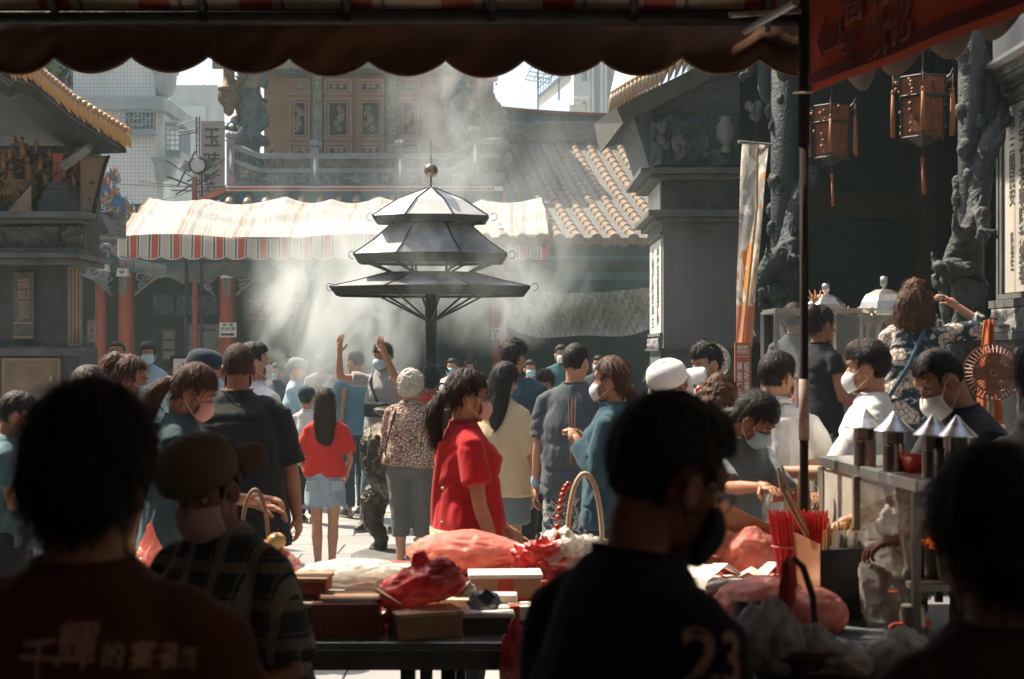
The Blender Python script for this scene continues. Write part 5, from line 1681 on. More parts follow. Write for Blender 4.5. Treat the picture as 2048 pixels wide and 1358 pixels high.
# ------------------------------------------------------------------ right gate pier
def pier():
    r = thing('gate_pier', 'tall dark stone pier with pale couplets on its sunlit side, right of the tiled wing', 'temple')
    Y = 13.5; X0 = PX(1327, Y); X1 = PX(1476, Y)
    def Z(py): return PZ(py, Y)
    Wt = M('pier_stone_white', (.62, .62, .58), (.50, .50, .47), .85, sc=4)
    m = MB(); m.b2(X0, X1, Y, Y + 1.3, 0, Z(445)); m.build('shaft', M('pier_stone_grey', (.15, .155, .15), (.10, .105, .105), .75, sc=3, stretch=(1, 1, .3), bs=.4), r)
    m = MB(); m.b2(X0 - .012, X0 - .001, Y + .12, Y + 1.22, Z(665), Z(475)); pl = m.build('plaque', Wt, r)
    for c_ in range(2):
        text('\n'.join(('廟貌巍峨昭萬古', '神恩浩蕩澤群黎')[c_]), STONE_D, (X0 - .014, Y + .90 - .5 * c_, Z(570)), w=.26, h=.80, parent=pl, rot=(PI / 2, 0, -PI / 2), line=.9, bold=.02)
    m = MB()
    for z in (Z(672), Z(470)): m.b2(X0 - .03, X0 - .002, Y + .05, Y + 1.28, z, z + .03)
    m.build('plaque_moulding', STONE, r)
    relief('carved_block', Y + .1, Y + 1.2, Z(696), Z(676), X0 - .04, STONE_L, r, .03, 14, 3, 30, 10, axis='x', back=.038)
    m = MB(); m.b2(X0 - .05, X1, Y - .05, Y + 1.35, Z(702), Z(697)); m.b2(X0 - .03, X1 + .0, Y - .03, Y - .002, 0, Z(703)); m.build('plinth_band', STONE_D, r)
    m = MB(); m.b2(X0 - .013, X0 - .004, Y + .12, Y + 1.2, .5, Z(712)); m.build('plinth_panel', STONE, r)
    m = MB(); m.b2(X0 - .02, X1 + .03, Y - .03, Y + 1.36, Z(462), Z(445)); m.b2(X0 - .09, X1 + .03, Y - .10, Y + 1.40, Z(445), Z(436)); m.b2(X0 - .16, X1 + .03, Y - .16, Y + 1.45, Z(435), Z(422)); m.build('cornice', STONE, r, bevel=.01)
    m = MB(); m.b2(X0 - .02, X1, Y + .0, Y + 1.2, Z(421), Z(362)); m.build('upper_block', STONE_D, r)
    m = MB(); m.b2(X0 - .032, X0 - .021, Y + .03, Y + 1.17, Z(420), Z(363)); m.build('white_face', Wt, r)
    m = MB(); m.b2(X0 - .14, X1 + .05, Y - .14, Y + 1.4, Z(361), Z(352)); m.b2(X0 - .24, X1 + .1, Y - .22, Y + 1.5, Z(351), Z(340)); m.build('cornice', STONE, r, bevel=.01)
    # flaring bracket mass under the eave
    m = MB(); a = [(1262, 215), (1300, 338), (1480, 338), (1480, 150), (1400, 150)]
    m.prism([(PX(q[0], Y), Z(q[1])) for q in a], Y + .02, Y + 1.5); m.build('bracket_core', M('blue_grey_stone', (.17, .21, .21)), r)
    rr = random.Random(6)
    relief('bracket_carving', PX(1300, Y), PX(1478, Y), Z(337), Z(230), Y - .02, M('teal_carving', (.09, .13, .13), (.05, .08, .085), .7, sc=6), r, .14, 5, 12, 90, 60)
    for (px, py, k) in ((1452, 262, 0), (1508, 225, 1), (1326, 268, 2), (1362, 300, 3)):
        q = P(px, py, Y - .25); m = MB()
        if k == 0: m.rev([(.03, -.2), (.06, -.18), (.03, -.13), (.09, -.06), (.09, .05), (.05, .10), (.07, .13)], n=14)
        else:
            for i in range(9): m.ell((rr.uniform(-.06, .06), rr.uniform(-.04, .02), rr.uniform(-.10, .10)), (.04, .04, .05), None, 7, 6)
        m.build('hanging_carving', STONE_L if k < 2 else STONE, r, smooth=True, loc=q)
    # eave and tiles
    lo = [(1232, 226), (1250, 212), (1290, 196), (1350, 168), (1420, 132), (1500, 80), (1600, 20)]
    def curve(t):
        s = t * (len(lo) - 1); i = min(int(s), len(lo) - 2); f = s - i
        return lo[i][0] + (lo[i + 1][0] - lo[i][0]) * f, lo[i][1] + (lo[i + 1][1] - lo[i][1]) * f
    Yr = Y - .35; rings = []
    for k in range(25):
        px, py = curve(k / 24); a = P(px, py - 12, Yr); b_ = P(px + 14, py + 20, Yr + .1); rings.append([a, b_, b_ + Vector((0, 3.5, .2)), a + Vector((0, 3.5, .4))])
    m = MB(); m.loft(rings); m.build('fascia', STONE, r)
    up_ = [(1226, 190), (1245, 178), (1272, 162), (1300, 148), (1330, 134), (1380, 108), (1450, 66)]
    for k in range(22):
        s = k / 21 * 6; i = min(int(s), 5); f = s - i; px = up_[i][0] + (up_[i + 1][0] - up_[i][0]) * f; py = up_[i][1] + (up_[i + 1][1] - up_[i][1]) * f
        a = P(px, py, Yr - .05); m = MB()
        m.tube([(.14, 1.2, .45), (.02, .10, .05), (0, -.01, 0)], [.034, .038, .034], 9)
        m.tube([(0, -.02, .0), (-.01, -.03, -.06), (-.028, -.03, -.13), (-.045, -.02, -.18)], [.024, .028, .016, .004], 8, flat=.55)
        m.build('drip_tile', GOLDTILE if False else M('pale_amber_tile', (.58, .44, .27), (.42, .28, .15), .35, sc=12, coat=.3), r, smooth=True, loc=a)
    rings = []
    for k in range(25):
        s = k / 24 * 6; i = min(int(s), 5); f = s - i; px = up_[i][0] + (up_[i + 1][0] - up_[i][0]) * f; py = up_[i][1] + (up_[i + 1][1] - up_[i][1]) * f
        a = P(px, py + 4, Yr); rings.append([a + Vector((0, 0, -.05)), a + Vector((0, 0, .0)), a + Vector((.4, 3.5, 1.2)), a + Vector((.4, 3.5, 1.1))])
    m = MB(); m.loft(rings); m.build('roof_deck', M('dark_tile_deck', (.12, .10, .08)), r)


pier()


# ------------------------------------------------------------------ the side hall on the right: podium, dark interior, dragon columns, inscribed pier
def side_hall():
    r = thing('side_hall', 'deep dark hall on the right with raised stone floor and a smoky interior', 'temple')
    m = MB(); m.b2(1.95, 9, 8.2, 20, 0, .5); m.b2(1.75, 9, 7.9, 8.2, 0, .34); m.b2(1.55, 9, 7.6, 7.9, 0, .17); m.build('podium', STONE, r, bevel=.01)
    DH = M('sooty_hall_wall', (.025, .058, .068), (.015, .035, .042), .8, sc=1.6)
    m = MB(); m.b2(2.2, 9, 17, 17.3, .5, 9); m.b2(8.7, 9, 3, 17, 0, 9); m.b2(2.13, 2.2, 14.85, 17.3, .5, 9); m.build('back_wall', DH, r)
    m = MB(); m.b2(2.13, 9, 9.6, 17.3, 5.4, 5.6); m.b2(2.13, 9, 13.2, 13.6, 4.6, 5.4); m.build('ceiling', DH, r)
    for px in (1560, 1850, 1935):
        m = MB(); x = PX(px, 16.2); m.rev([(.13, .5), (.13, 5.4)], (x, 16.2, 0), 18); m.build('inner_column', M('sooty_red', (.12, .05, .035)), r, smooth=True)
    m = MB(); m.b2(2.3, 6.5, 16.7, 16.95, 1.0, 1.9); m.b2(2.3, 6.5, 16.8, 16.98, 3.3, 3.6); m.build('altar_rail', M('sooty_red'), r)
    # big columns wrapped by carved dragons
    for (px, Yc, lab) in ((1573, 12.2, 'left'), (1942, 9.6, 'right')):
        x = PX(px, Yc); k = F / Yc
        c = thing('dragon_column', 'grey stone column wrapped by a carved dragon, ' + ('between the hanging banner and the tent pole' if lab == 'left' else 'its head snarling beside the inscribed white pier'), 'column', (x, Yc, .5), 0, 'carved dragon columns of the side hall')
        R = .135 if lab == 'left' else .085
        DG = M('dragon_stone_teal', (.03, .048, .052), (.015, .024, .027), .7, sc=9, bs=.7, bd=.02, bsc=35) if lab == 'left' else M('dragon_stone', (.075, .082, .08), (.03, .035, .036), .7, sc=9, bs=.7, bd=.02, bsc=35)
        m = MB(); m.rev([(R * 1.7, 0), (R * 1.75, .12), (R * 1.3, .2)], n=20); m.rev([(R, .2), (R, 4.9)], n=20); m.build('shaft', DG, c, smooth=True)
        m = MB(); pts = []; N_ = 110
        for i in range(N_):
            t = i / (N_ - 1); a = 1.2 + t * 9.5; rr_ = R * (1.25 + .55 * math.sin(t * 23) ** 2)
            pts.append(Vector((rr_ * math.cos(a), rr_ * math.sin(a) * .9, .95 + 3.5 * t + .10 * math.sin(t * 31))))
        m.tube(pts, [(1 if lab == 'left' else .72) * (.045 + .055 * math.sin(PI * min(1, t_ * 1.1)) ** .7) for t_ in [i / (N_ - 1) for i in range(N_)]], 10)
        rr = random.Random(int(px))
        for i in range(16, N_ - 6, 8):          # dorsal fins and legs with claws
            q = pts[i]; d = Vector((q.x, q.y, 0)).normalized()
            m.tube([q, q + d * .10 + Vector((0, 0, .05)), q + d * .13 + Vector((0, 0, .14))], [.04, .03, .006], 6)
            if i % 3 == 1:
                e = q + d * .16 + Vector((0, 0, -.12)); m.tube([q, q + d * .14, e], [.06, .05, .04], 8)
                for s in (-1, 0, 1): m.tube([e, e + d * .06 + Vector((-d.y, d.x, 0)) * .05 * s, e + d * .08 + Vector((-d.y, d.x, 0)) * .07 * s + Vector((0, 0, -.06))], [.022, .018, .005], 6)
        for i in range(40):
            a = rr.uniform(0, 6.28); z = rr.uniform(.6, 4.6); q = Vector((R * math.cos(a), R * math.sin(a), z)); s = rr.uniform(.03, .06)
            m.ell(q, (s, s, s * 1.4), None, 7, 6)
        me = fuse(m, .013, 1); cc, qn = co_no(me); set_co(me, cc + qn * (np.clip(ridge(cc * np.array([24, 24, 24]), 2), -.4, 1) * .010)[:, None]); put(me, 'dragon', DG, c)
        # head: whorled brow, muzzle, open jaw, whiskers and horn
        m = MB(); hx = -.20 if lab == 'right' else -.17; hz = (PZ(545, Yc) if lab == 'right' else PZ(590, Yc)) - .5; q = Vector((hx, -.10, hz))
        m.ell(q + Vector((.05, 0, .02)), (.10, .075, .075)); m.ell(q + Vector((-.04, -.01, .03)), (.06, .05, .045)); m.tube([q + Vector((.08, 0, -.04)), q + Vector((.12, .03, -.25)), q + Vector((.09, .06, -.50)), q + Vector((.12, .08, -.75))], [.06, .055, .07, .09], 10)
        for i in range(6): m.tube([q + Vector((-.02 + .025 * i, -.075, .07 - .008 * i)), q + Vector((-.005 + .028 * i, -.095, .02)), q + Vector((.01 + .025 * i, -.07, -.03))], .012, 6)
        scroll(m, q + Vector((.13, -.06, .01)), .05, 1.5, 1, .016)
        for i in range(7): a = -.4 + i * .35; m.tube([q + Vector((.10, 0, -.05)), q + Vector((.18 + .05 * math.cos(a), -.02, -.05 + .1 * math.sin(a) - .05 * i)), q + Vector((.26 + .04 * math.cos(a), 0, -.10 - .05 * i))], [.025, .016, .004], 6)
        m.tube([q + Vector((-.08, 0, -.02)), q + Vector((-.07, -.02, -.09)), q + Vector((0, 0, -.12))], [.02, .03, .03], 8)
        for i in range(4): m.cap(q + Vector((-.08 + .02 * i, -.04, -.0)), q + Vector((-.08 + .02 * i, -.045, -.04)), .008, .003, 5)
        me = fuse(m, .009, 1); cc, qn = co_no(me); set_co(me, cc + qn * (ridge(cc * 30, 2) * .004)[:, None]); put(me, 'dragon_head', DG, c)
    # inscribed pier at the frame's right
    Y = 10.0; X = 3.4
    def Z(py): return PZ(py, Y)
    p_ = thing('inscribed_pier', 'pale inscribed stone pier with a white block on top, at the right of the hall', 'pier')
    Wt = M('pier_stone_white', (.62, .62, .58))
    IN = M('inscription_stone', (.50, .47, .41), (.40, .37, .32), .8, sc=4)
    m = MB(); m.b2(X + .05, X + .7, 6.6, Y, 0, Z(155)); m.build('shaft', STONE, p_)
    m = MB(); m.b2(X - .02, X + .7, 6.6, Y - .0, Z(150) + .0, 6.0); m.build('white_block', Wt, p_)
    m = MB(); m.b2(X - .20, X + .7, 6.5, Y + .20, Z(158), Z(150) + .001 - .003); m.build('moulding', Wt, p_)
    relief('carved_cornice', 6.6, Y + .14, Z(176), Z(159), X - .11, STONE_L, p_, .03, 12, 4, 120, 8, axis='x', back=.12)
    m = MB(); m.b2(X - .10, X + .7, 6.5, Y + .1, Z(186), Z(177)); m.b2(X - .05, X + .7, 6.5, Y + .05, Z(196), Z(187)); m.build('moulding', STONE, p_)
    relief('carved_band', 6.6, Y - .02, Z(214), Z(197), X - .01, STONE, p_, .03, 12, 9, 110, 10, axis='x', back=.058)
    m = MB()
    for (a, b_) in ((Z(222), Z(215)), (Z(600), Z(590))): m.b2(X + .0, X + .05, 6.6, Y - .01, a, b_)
    for yy in (Y - .09, Y - .02, 8.9): m.b2(X + .0, X + .048, yy - .03, yy + .01, Z(590), Z(222))
    m.build('panel_border', STONE, p_)
    m = MB(); m.b2(X + .02, X + .047, 8.92, Y - .10, Z(588), Z(224)); ip = m.build('inscription_panel', IN, p_)
    for (yy, s, top, bot, w_) in ((9.72, '潯三間民安', 250, 420, .12), (9.50, '海宇爾若朝暾秋霜春', 238, 575, .19), (9.24, '神威顯赫護黎民永', 232, 575, .17), (9.03, '聖德昭彰垂萬世功', 232, 575, .15), (9.72, '鄭裕生', 470, 545, .07)):
        text('\n'.join(s), STONE_D, (X + .017, yy, (Z(top) + Z(bot)) / 2), w=w_, h=Z(top) - Z(bot), parent=ip, rot=(PI / 2, 0, -PI / 2), line=.92, bold=.02)
    relief('carved_band', 6.6, Y - .0, Z(665), Z(618), X - .03, STONE_L, p_, .05, 10, 5, 110, 18, axis='x', back=.078)
    m = MB(); m.b2(X - .04, X + .7, 6.5, Y + .03, Z(617), Z(602)); m.b2(X - .04, X + .7, 6.5, Y + .03, Z(680), Z(666)); m.b2(X - .01, X + .05, 6.6, Y, 0, Z(681)); m.build('moulding', STONE, p_)
    m = MB(); m.b2(X - .02, X - .011, 6.6, Y - .1, .9, Z(700)); m.build('lower_panel', STONE, p_)
    # roof over the hall front
    m = MB(); m.b2(3.0, 9.2, 6.0, 17.5, 6.0, 6.3); m.b2(1.9, 3.0, 9.8, 17.5, 5.62, 5.9); m.build('roof', M('dark_tile_deck', (.12, .10, .08)), r)


side_hall()

# lanterns hanging in the hall
LRED = M('lantern_red', (.21, .06, .022), (.11, .032, .014), .55, sc=16, bs=.4)
for k, (px, py, Yl, s, tones) in enumerate(((1664, 255, 10.5, .86, 0), (1845, 205, 9.0, .92, 1))):
    q = P(px, py, Yl); r = thing('palace_lantern', ('dim orange palace lantern with long tassels just right of the tent pole', 'larger red palace lantern with long tassels under the red banner')[k], 'lantern', q, .25, 'palace lanterns in the side hall')
    fr = MB(); n = 6; R = .16 * s
    for (za, zb, ra) in ((-.23, .02, R), (.03, .15, R * 1.08)):
        for i in range(n):
            a, b_ = i * PI / 3, (i + 1) * PI / 3; A_ = Vector((ra * math.cos(a), ra * math.sin(a), 0)); B_ = Vector((ra * math.cos(b_), ra * math.sin(b_), 0))
            m = MB(); m.add([A_ * .97 + Vector((0, 0, za)), B_ * .97 + Vector((0, 0, za)), B_ * .97 + Vector((0, 0, zb)), A_ * .97 + Vector((0, 0, zb))], [(0, 1, 2, 3)]); pn = m.build('panel', LRED, r, solid=.004)
            m = MB(); c_ = (A_ + B_) / 2 * 1.0
            for j in range(5): m.ell(c_ + Vector((random.uniform(-.02, .02), random.uniform(-.02, .02), za + (zb - za) * (.15 + .17 * j))), (.014, .014, .014), None, 6, 5)
            m.build('painted_motif', GOLD_D, pn, smooth=True)
            fr.tube([A_ + Vector((0, 0, za - .01)), A_ + Vector((0, 0, zb + .01))], .007, 5)
        for z in (za, zb): fr.tube([Vector((ra * math.cos(i * PI / 3), ra * math.sin(i * PI / 3), z)) for i in range(7)], .007, 5)
    for i in range(n):
        a = i * PI / 3; d = Vector((math.cos(a), math.sin(a), 0)); fr.tube([d * R * 1.1 + Vector((0, 0, .13)), d * R * 1.35 + Vector((0, 0, .15)), d * R * 1.45 + Vector((0, 0, .19))], [.012, .012, .006], 5)
        m = MB(); t0 = d * R * 1.42
        m.tube([t0 + Vector((0, 0, .17)), t0 + Vector((0, 0, .05))], .003, 4); m.ell(t0 + Vector((0, 0, .05)), (.012, .012, .02)); m.tube([t0 + Vector((0, 0, .04)), t0 + Vector((0, 0, -.2))], [.010, .016], 7); m.build('tassel', M('tassel_orange', (.30, .12, .04)), r, smooth=True)
    fr.tube([(0, 0, .13), (0, 0, 1.6)], .006, 5); fr.rev([(.02, -.28), (R * .5, -.24), (R, -.20)], n=6); fr.build('frame', DARKWOOD, r)
    m = MB(); m.tube([(0, 0, -.28), (0, 0, -.36)], .003, 4); m.ell((0, 0, -.36), (.014, .014, .022)); m.tube([(0, 0, -.37), (.01, 0, -.58)], [.008, .013], 7); m.build('tassel', M('tassel_orange'), r, smooth=True)


# hanging cloth banner beside the pier
def banner_mat():
    def fn(n, v):
        s = N(n, 'ShaderNodeSeparateXYZ'); n.links.new(v, s.inputs[0])
        g = noise(n, coord(n, (5, 1, 2.4)), 1.0, 5, .6, .8)
        fig = ramp(n, g, [(.40, (.84, .80, .70)), (.44, (.36, .35, .33)), (.50, (.52, .50, .45)), (.56, (.84, .80, .70))])
        o_ = ramp(n, noise(n, coord(n, (7, 1, 3)), .8, 3), [(.56, (0, 0, 0)), (.60, (1, 1, 1))])
        c = mix(n, fig, (.66, .30, .10), o_)
        z = N(n, 'ShaderNodeMath', operation='GREATER_THAN'); n.links.new(s.outputs[2], z.inputs[0]); z.inputs[1].default_value = -.55
        return mix(n, (.62, .27, .16), c, z.outputs[0])
    m = pattern_cloth('printed_banner', fn); n = m.node_tree; b = n.nodes['Principled BSDF']; t = N(n, 'ShaderNodeBsdfTranslucent'); ms = N(n, 'ShaderNodeMixShader'); ms.inputs[0].default_value = .45
    n.links.new(b.inputs['Base Color'].links[0].from_socket, t.inputs[0]); n.links.new(b.outputs[0], ms.inputs[1]); n.links.new(t.outputs[0], ms.inputs[2]); n.links.new(ms.outputs[0], n.nodes['Material Output'].inputs[0])
    return m
Yb = 11.8
r = thing('hanging_banner', 'long printed cloth banner, grey above and orange below, hanging beside the dark pier', 'banner', P(1505, 480, Yb))
def bf(u, v):
    a = P(1484 + (1538 - 1484) * u, 286 + 6 * u, Yb); b_ = P(1470 + (1502 - 1470) * u, 686 + 8 * u, Yb - .1); q = a.lerp(b_, v)
    return q - P(1505, 480, Yb) + Vector((0, .03 * math.sin(u * 7 + v * 4) + .02 * math.sin(v * 11), 0))
m = MB(); m.grid(bf, 14, 50); m.build('cloth', banner_mat(), r, smooth=True)
m = MB(); m.tube([bf(0, 0) + Vector((-.03, 0, .01)), bf(1, 0) + Vector((.03, 0, .01))], .014, 8); m.build('top_rod', STONE_L, r)
m = MB(); m.tube([bf(.55, .02) + Vector((0, -.02, 0)), bf(.70, .3) + Vector((0, -.02, 0)), bf(.45, 1) + Vector((0, -.02, 0))], .009, 6); m.build('painted_staff', M('painted_ochre', (.55, .36, .16)), r)
m = MB(); m.tube([bf(.5, 0), bf(.5, 0) + Vector((0, 0, .4))], .004, 4); m.build('cord', IRON, r)
r = thing('orange_sign', 'orange notice board with white vertical writing beside the round fan', 'sign', P(1486, 750, 9.2))
m = MB(); m.box((0, .01, 0), (.105, .02, .42)); m.build('board', M('orange_board', (.48, .15, .06), (.40, .12, .05), .6), r)
text('臨時\n拍照', PLASTER, (-.002, -.003, .165), w=.075, h=.055, parent=r, bold=.02)
text('媽 燈\n祖 祈\n保 福\n庇 人', PLASTER, (0, -.003, -.04), w=.08, h=.25, parent=r, bold=.02)
m = MB(); m.b2(-.04, .04, -.004, -.001, .118, .122); m.build('rule_line', PLASTER, r)
m = MB(); m.tube([(0, .04, -.2), (0, .06, -1.35)], .012, 8); m.build('post', IRON, r)
for k, (px, py, Yf, R) in enumerate(((1428, 722, 10.2, .125), (1985, 745, 7.6, .15))):
    q = P(px, py, Yf); r = thing('standing_fan', ('round silver standing fan behind the white cap, beside the pier', 'orange tinted standing fan beside the inscribed pier')[k], 'fan', (q.x, q.y, 0), (.3, -.2)[k])
    mt = (M('fan_mesh_silver', (.55, .53, .46), rough=.5), M('fan_mesh_orange', (.20, .07, .035), rough=.5))[k]
    m = MB()
    for i in range(40):
        a = i * 2 * PI / 40; m.tube([(.02 * math.cos(a), -.05, q.z + .02 * math.sin(a)), (R * .7 * math.cos(a), -.045, q.z + R * .7 * math.sin(a)), (R * math.cos(a), 0, q.z + R * math.sin(a)), (R * .6 * math.cos(a), .05, q.z + R * .6 * math.sin(a))], .0032, 4)
    for R_ in (R, R * .7, R * .4): m.tube([(R_ * math.cos(i * PI / 16), -.046 + (.046 if R_ == R else 0), q.z + R_ * math.sin(i * PI / 16)) for i in range(33)], .005, 5)
    m.build('grille', mt, r)['kind'] = 'stuff'
    for i in range(4):
        m = MB(); a = i * PI / 2; m.ell((R * .45 * math.cos(a), .0, q.z + R * .45 * math.sin(a)), (R * .42, .01, R * .26), Matrix.Rotation(-a + .2, 3, 'Y')); m.build('blade', mt, r, smooth=True)
    m = MB(); m.cap((0, .02, q.z), (0, .14, q.z), .04, .035); m.build('motor', STEEL_D, r, smooth=True)
    m = MB(); m.tube([(0, .1, q.z), (0, .1, .02)], .018, 10); m.rev([(.2, 0), (.2, .02), (.05, .05)], (0, .1, 0), 20); m.build('stand', STEEL_D, r)
# ------------------------------------------------------------------ our market tent: canvas roof, pole, beams, scalloped valance, red banner
BROWN_CANVAS = M('brown_canvas', (.13, .07, .04), (.08, .042, .025), .95, sc=2.5, bs=.5, transl=.08, spec=.03)
UNDER = stripes('canvas_underside', .42, [(.30, .62, (.24, .05, .03)), (.70, .74, (.1, .1, .1))], (.30, .25, .19), 0, transl=.16, dirt=.3)


def tent():
    r = thing('market_tent', 'dark canvas market tent overhead with scalloped valance and thin steel frame', 'tent')
    YV = 6.0
    xL, xR = -5.2, 1.262
    zb = lambda px: PZ(139 + 8 * (px / 1600.0), YV)
    # roof skin, curving down to the front rail
    def rf(u, v):
        x = xL + (xR + .0 - xL) * u
        y = YV - 11.5 * v; z = 3.14 + .75 * (1 - math.exp(-v * 11.5 / 1.3)) + .35 * math.sin(PI * v)
        return Vector((x, y, z - .035 * abs(math.sin(u * 11)) * min(1, v * 20) + .012 * math.sin(u * 40)))
    m = MB(); m.grid(rf, 90, 40); m.build('canvas_roof', UNDER, r, smooth=True, solid=.004)
    # front valance: hanging folds, scalloped hem
    per = 157 * YV / F; x0 = PX(1440 - 157 * 24, YV)
    def vf(u, v):
        x = xL + (xR - xL) * u; px = x * F / YV + 1024
        sc_ = abs(math.cos(PI * (x - x0) / per)) ** .75 * 34 * YV / F
        bot = PZ(110 + 6 * px / 1600, YV) - sc_
        z = 3.16 + (bot - 3.16) * v
        f = .05 * math.sin(x * 2.3 + 2.2 * v) * v + .018 * math.sin(x * 7.7 + v * 3 + 2 * math.sin(x * 2)) * v + .004 * math.sin(x * 31 + v * 8) + .022 * math.sin(v * 5 + x * 1.7)
        return Vector((x, YV + .03 + f, z))
    m = MB(); m.grid(vf, 460, 18); m.build('valance', BROWN_CANVAS, r, smooth=True, solid=.003)
    m = MB(); m.tube([vf(i / 460, 1) for i in range(461)], .006, 5); m.build('valance_piping', M('piping_brown', (.34, .19, .11), rough=.8, transl=.2), r, smooth=True)
    # frame
    for (z, R, nm) in ((PZ(35, 5.93), .034, 'front_rail'),):
        m = MB(); m.tube([(xL, 5.93, z), (1.30, 5.93, z)], R, 10); m.build(nm, IRON, r, smooth=True)
    for px in (115, 410, 697, 985, 1265, 1530):
        x = PX(px, 5.93); m = MB(); m.tube([(x, 5.93, PZ(30, 5.93)), (x, 5.0, 3.52), (x, 3.0, 3.80), (x, -4, 3.9)], .018, 8); m.build('rafter', IRON, r, smooth=True)
        m = MB(); m.box((x, 5.9, PZ(20, 5.9)), (.03, .03, .10)); m.build('clip', IRON, r)
    m = MB(); m.tube([P(1490, 62, 5.85), P(1592, 4, 5.2)], .016, 8); m.tube([P(1460, 30, 5.6), P(1600, 22, 5.8)], .012, 8); m.tube([P(1536, 40, 5.85), P(1536, 66, 5.85)], .012, 6); m.build('brace', ALU, r)
    for z in (3.2, 3.55): m = MB(); m.tube([(1.27, 5.9, z - .05), (1.95, 3.0, z + .1), (2.4, -3, z + .1)], .02, 8); m.build('side_rail', IRON, r, smooth=True)
    # pole with collar and paint rings
    m = MB(); x = PX(1608, 5.9); m.tube([(x, 5.9, 0), (x, 5.9, 2.6)], .0185, 14); m.tube([(x, 5.9, 2.6), (x, 5.9, 3.4)], .024, 14); p_ = m.build('pole', M('pole_paint', (.03, .02, .017), (.018, .013, .012), .85, spec=.1), r, smooth=True)
    m = MB(); m.rev([(.022, PZ(880, 5.9)), (.022, PZ(758, 5.9))], (x, 5.9, 0), 14); m.build('worn_sleeve', M('rusty_sleeve', (.20, .09, .06), (.33, .28, .24), .6, sc=22), p_, smooth=True)
    m = MB(); m.tube([(x - .05, 5.88, PZ(188, 5.9)), (x + .03, 5.87, PZ(187, 5.9))], .005, 6); m.build('tie', CREAM, p_)
    m = MB(); m.box((x, 5.9, .02), (.12, .12, .02)); m.build('foot_plate', IRON, p_)
    # outer poles
    for (xx, yy) in ((-5.1, 5.9), (-5.1, 0), (2.6, -1.0)): m = MB(); m.tube([(xx, yy, 0), (xx, yy, 3.6)], .02, 10); m.build('pole', IRON, r, smooth=True)
    # right hand side canvas beyond the banner
    def sf(u, v):
        t = u * 6.5; a = Vector((1.32 + .264 * t, 5.9 - t, 0)); n_ = .155
        sc_ = .10 * abs(math.sin(PI * t / n_ * .5)) ** .7
        return Vector((a.x + .05 * v + .02 * math.sin(t * 9 + v), a.y, 3.25 + (2.90 - sc_ - 3.25) * v))
    m = MB(); m.grid(sf, 300, 6); m.build('side_valance', M('grey_canvas', (.24, .22, .19), (.17, .15, .13), .85, transl=.12), r, smooth=True, solid=.003)
    m = MB(); m.grid(lambda u, v: Vector((1.26 + (.27 * 11.5 * v) * u * 1.0, 5.95 - 11.5 * v, 3.3 + .6 * (1 - math.exp(-v * 9)))), 10, 30); m.build('side_roof', UNDER, r, smooth=True, solid=.004)
    return r


tent()
r = thing('red_banner', 'large red cloth banner with an arrow and dark brushed characters tied along the tent side', 'banner', (0, 0, 0))
RB = M('banner_red', (.60, .13, .055), (.50, .10, .04), .75, sc=1.5, transl=.45, bs=.2)
A_ = Vector((1.236, 5.86, 0)); B_ = Vector((1.88, 3.42, 0)); Lb = (B_ - A_).length
def bp(s, z, off=0):
    q = A_.lerp(B_, s / Lb); nrm = Vector((-(B_ - A_).y, (B_ - A_).x, 0)).normalized()
    if nrm.x > 0: nrm = -nrm
    q = q + nrm * off; q.z = z; return q
m = MB(); m.grid(lambda u, v: bp(u * Lb, 2.81 - .0 + .75 * v, .008 * math.sin(u * 19 + v * 3)), 40, 10); m.build('cloth', RB, r, smooth=True, solid=.003)
for (z0, z1, nm) in ((2.835, 2.885, 'border'),):
    m = MB(); m.grid(lambda u, v: bp(u * Lb, z0 + (z1 - z0) * v, .016 + .008 * math.sin(u * 19)), 40, 2); m.build(nm, M('banner_dark_red', (.13, .012, .012), rough=.8, transl=.05), r)
DR = M('banner_dark_red'); PK = M('banner_outline', (.52, .24, .15), rough=.8, transl=.2)
ang = math.atan2((B_ - A_).y, (B_ - A_).x)
for (chh, s, z, h) in (('室', .363, 2.925, .15), ('妝', .555, 2.925, .15), ('化', .72, 2.945, .15), ('信', .37, 3.10, .15), ('淡', .60, 3.11, .15)):
    if s > .8: continue
    for (mt, bo, off) in ((PK, .07, .016), (DR, .012, .024)):
        text(chh, mt, bp(s, z, off), w=h * (1.12 if mt is PK else 1.0), h=h * (1.12 if mt is PK else 1.0), parent=r, rot=(PI / 2, 0, ang), bold=bo)
for (sc_, mt, off) in ((1.12, PK, .018), (1.0, DR, .021)):
    pts = [(.08, 2.995), (.14, 3.075), (.14, 3.04), (.27, 3.04), (.27, 2.95), (.14, 2.95), (.14, 2.915)]
    cx, cz = .18, 2.995
    m = MB(); vs = [bp(cx + (a - cx) * sc_, cz + (b_ - cz) * sc_, off) for a, b_ in pts]; m.add(vs, [tuple(range(7))]); m.build('arrow', mt, r)

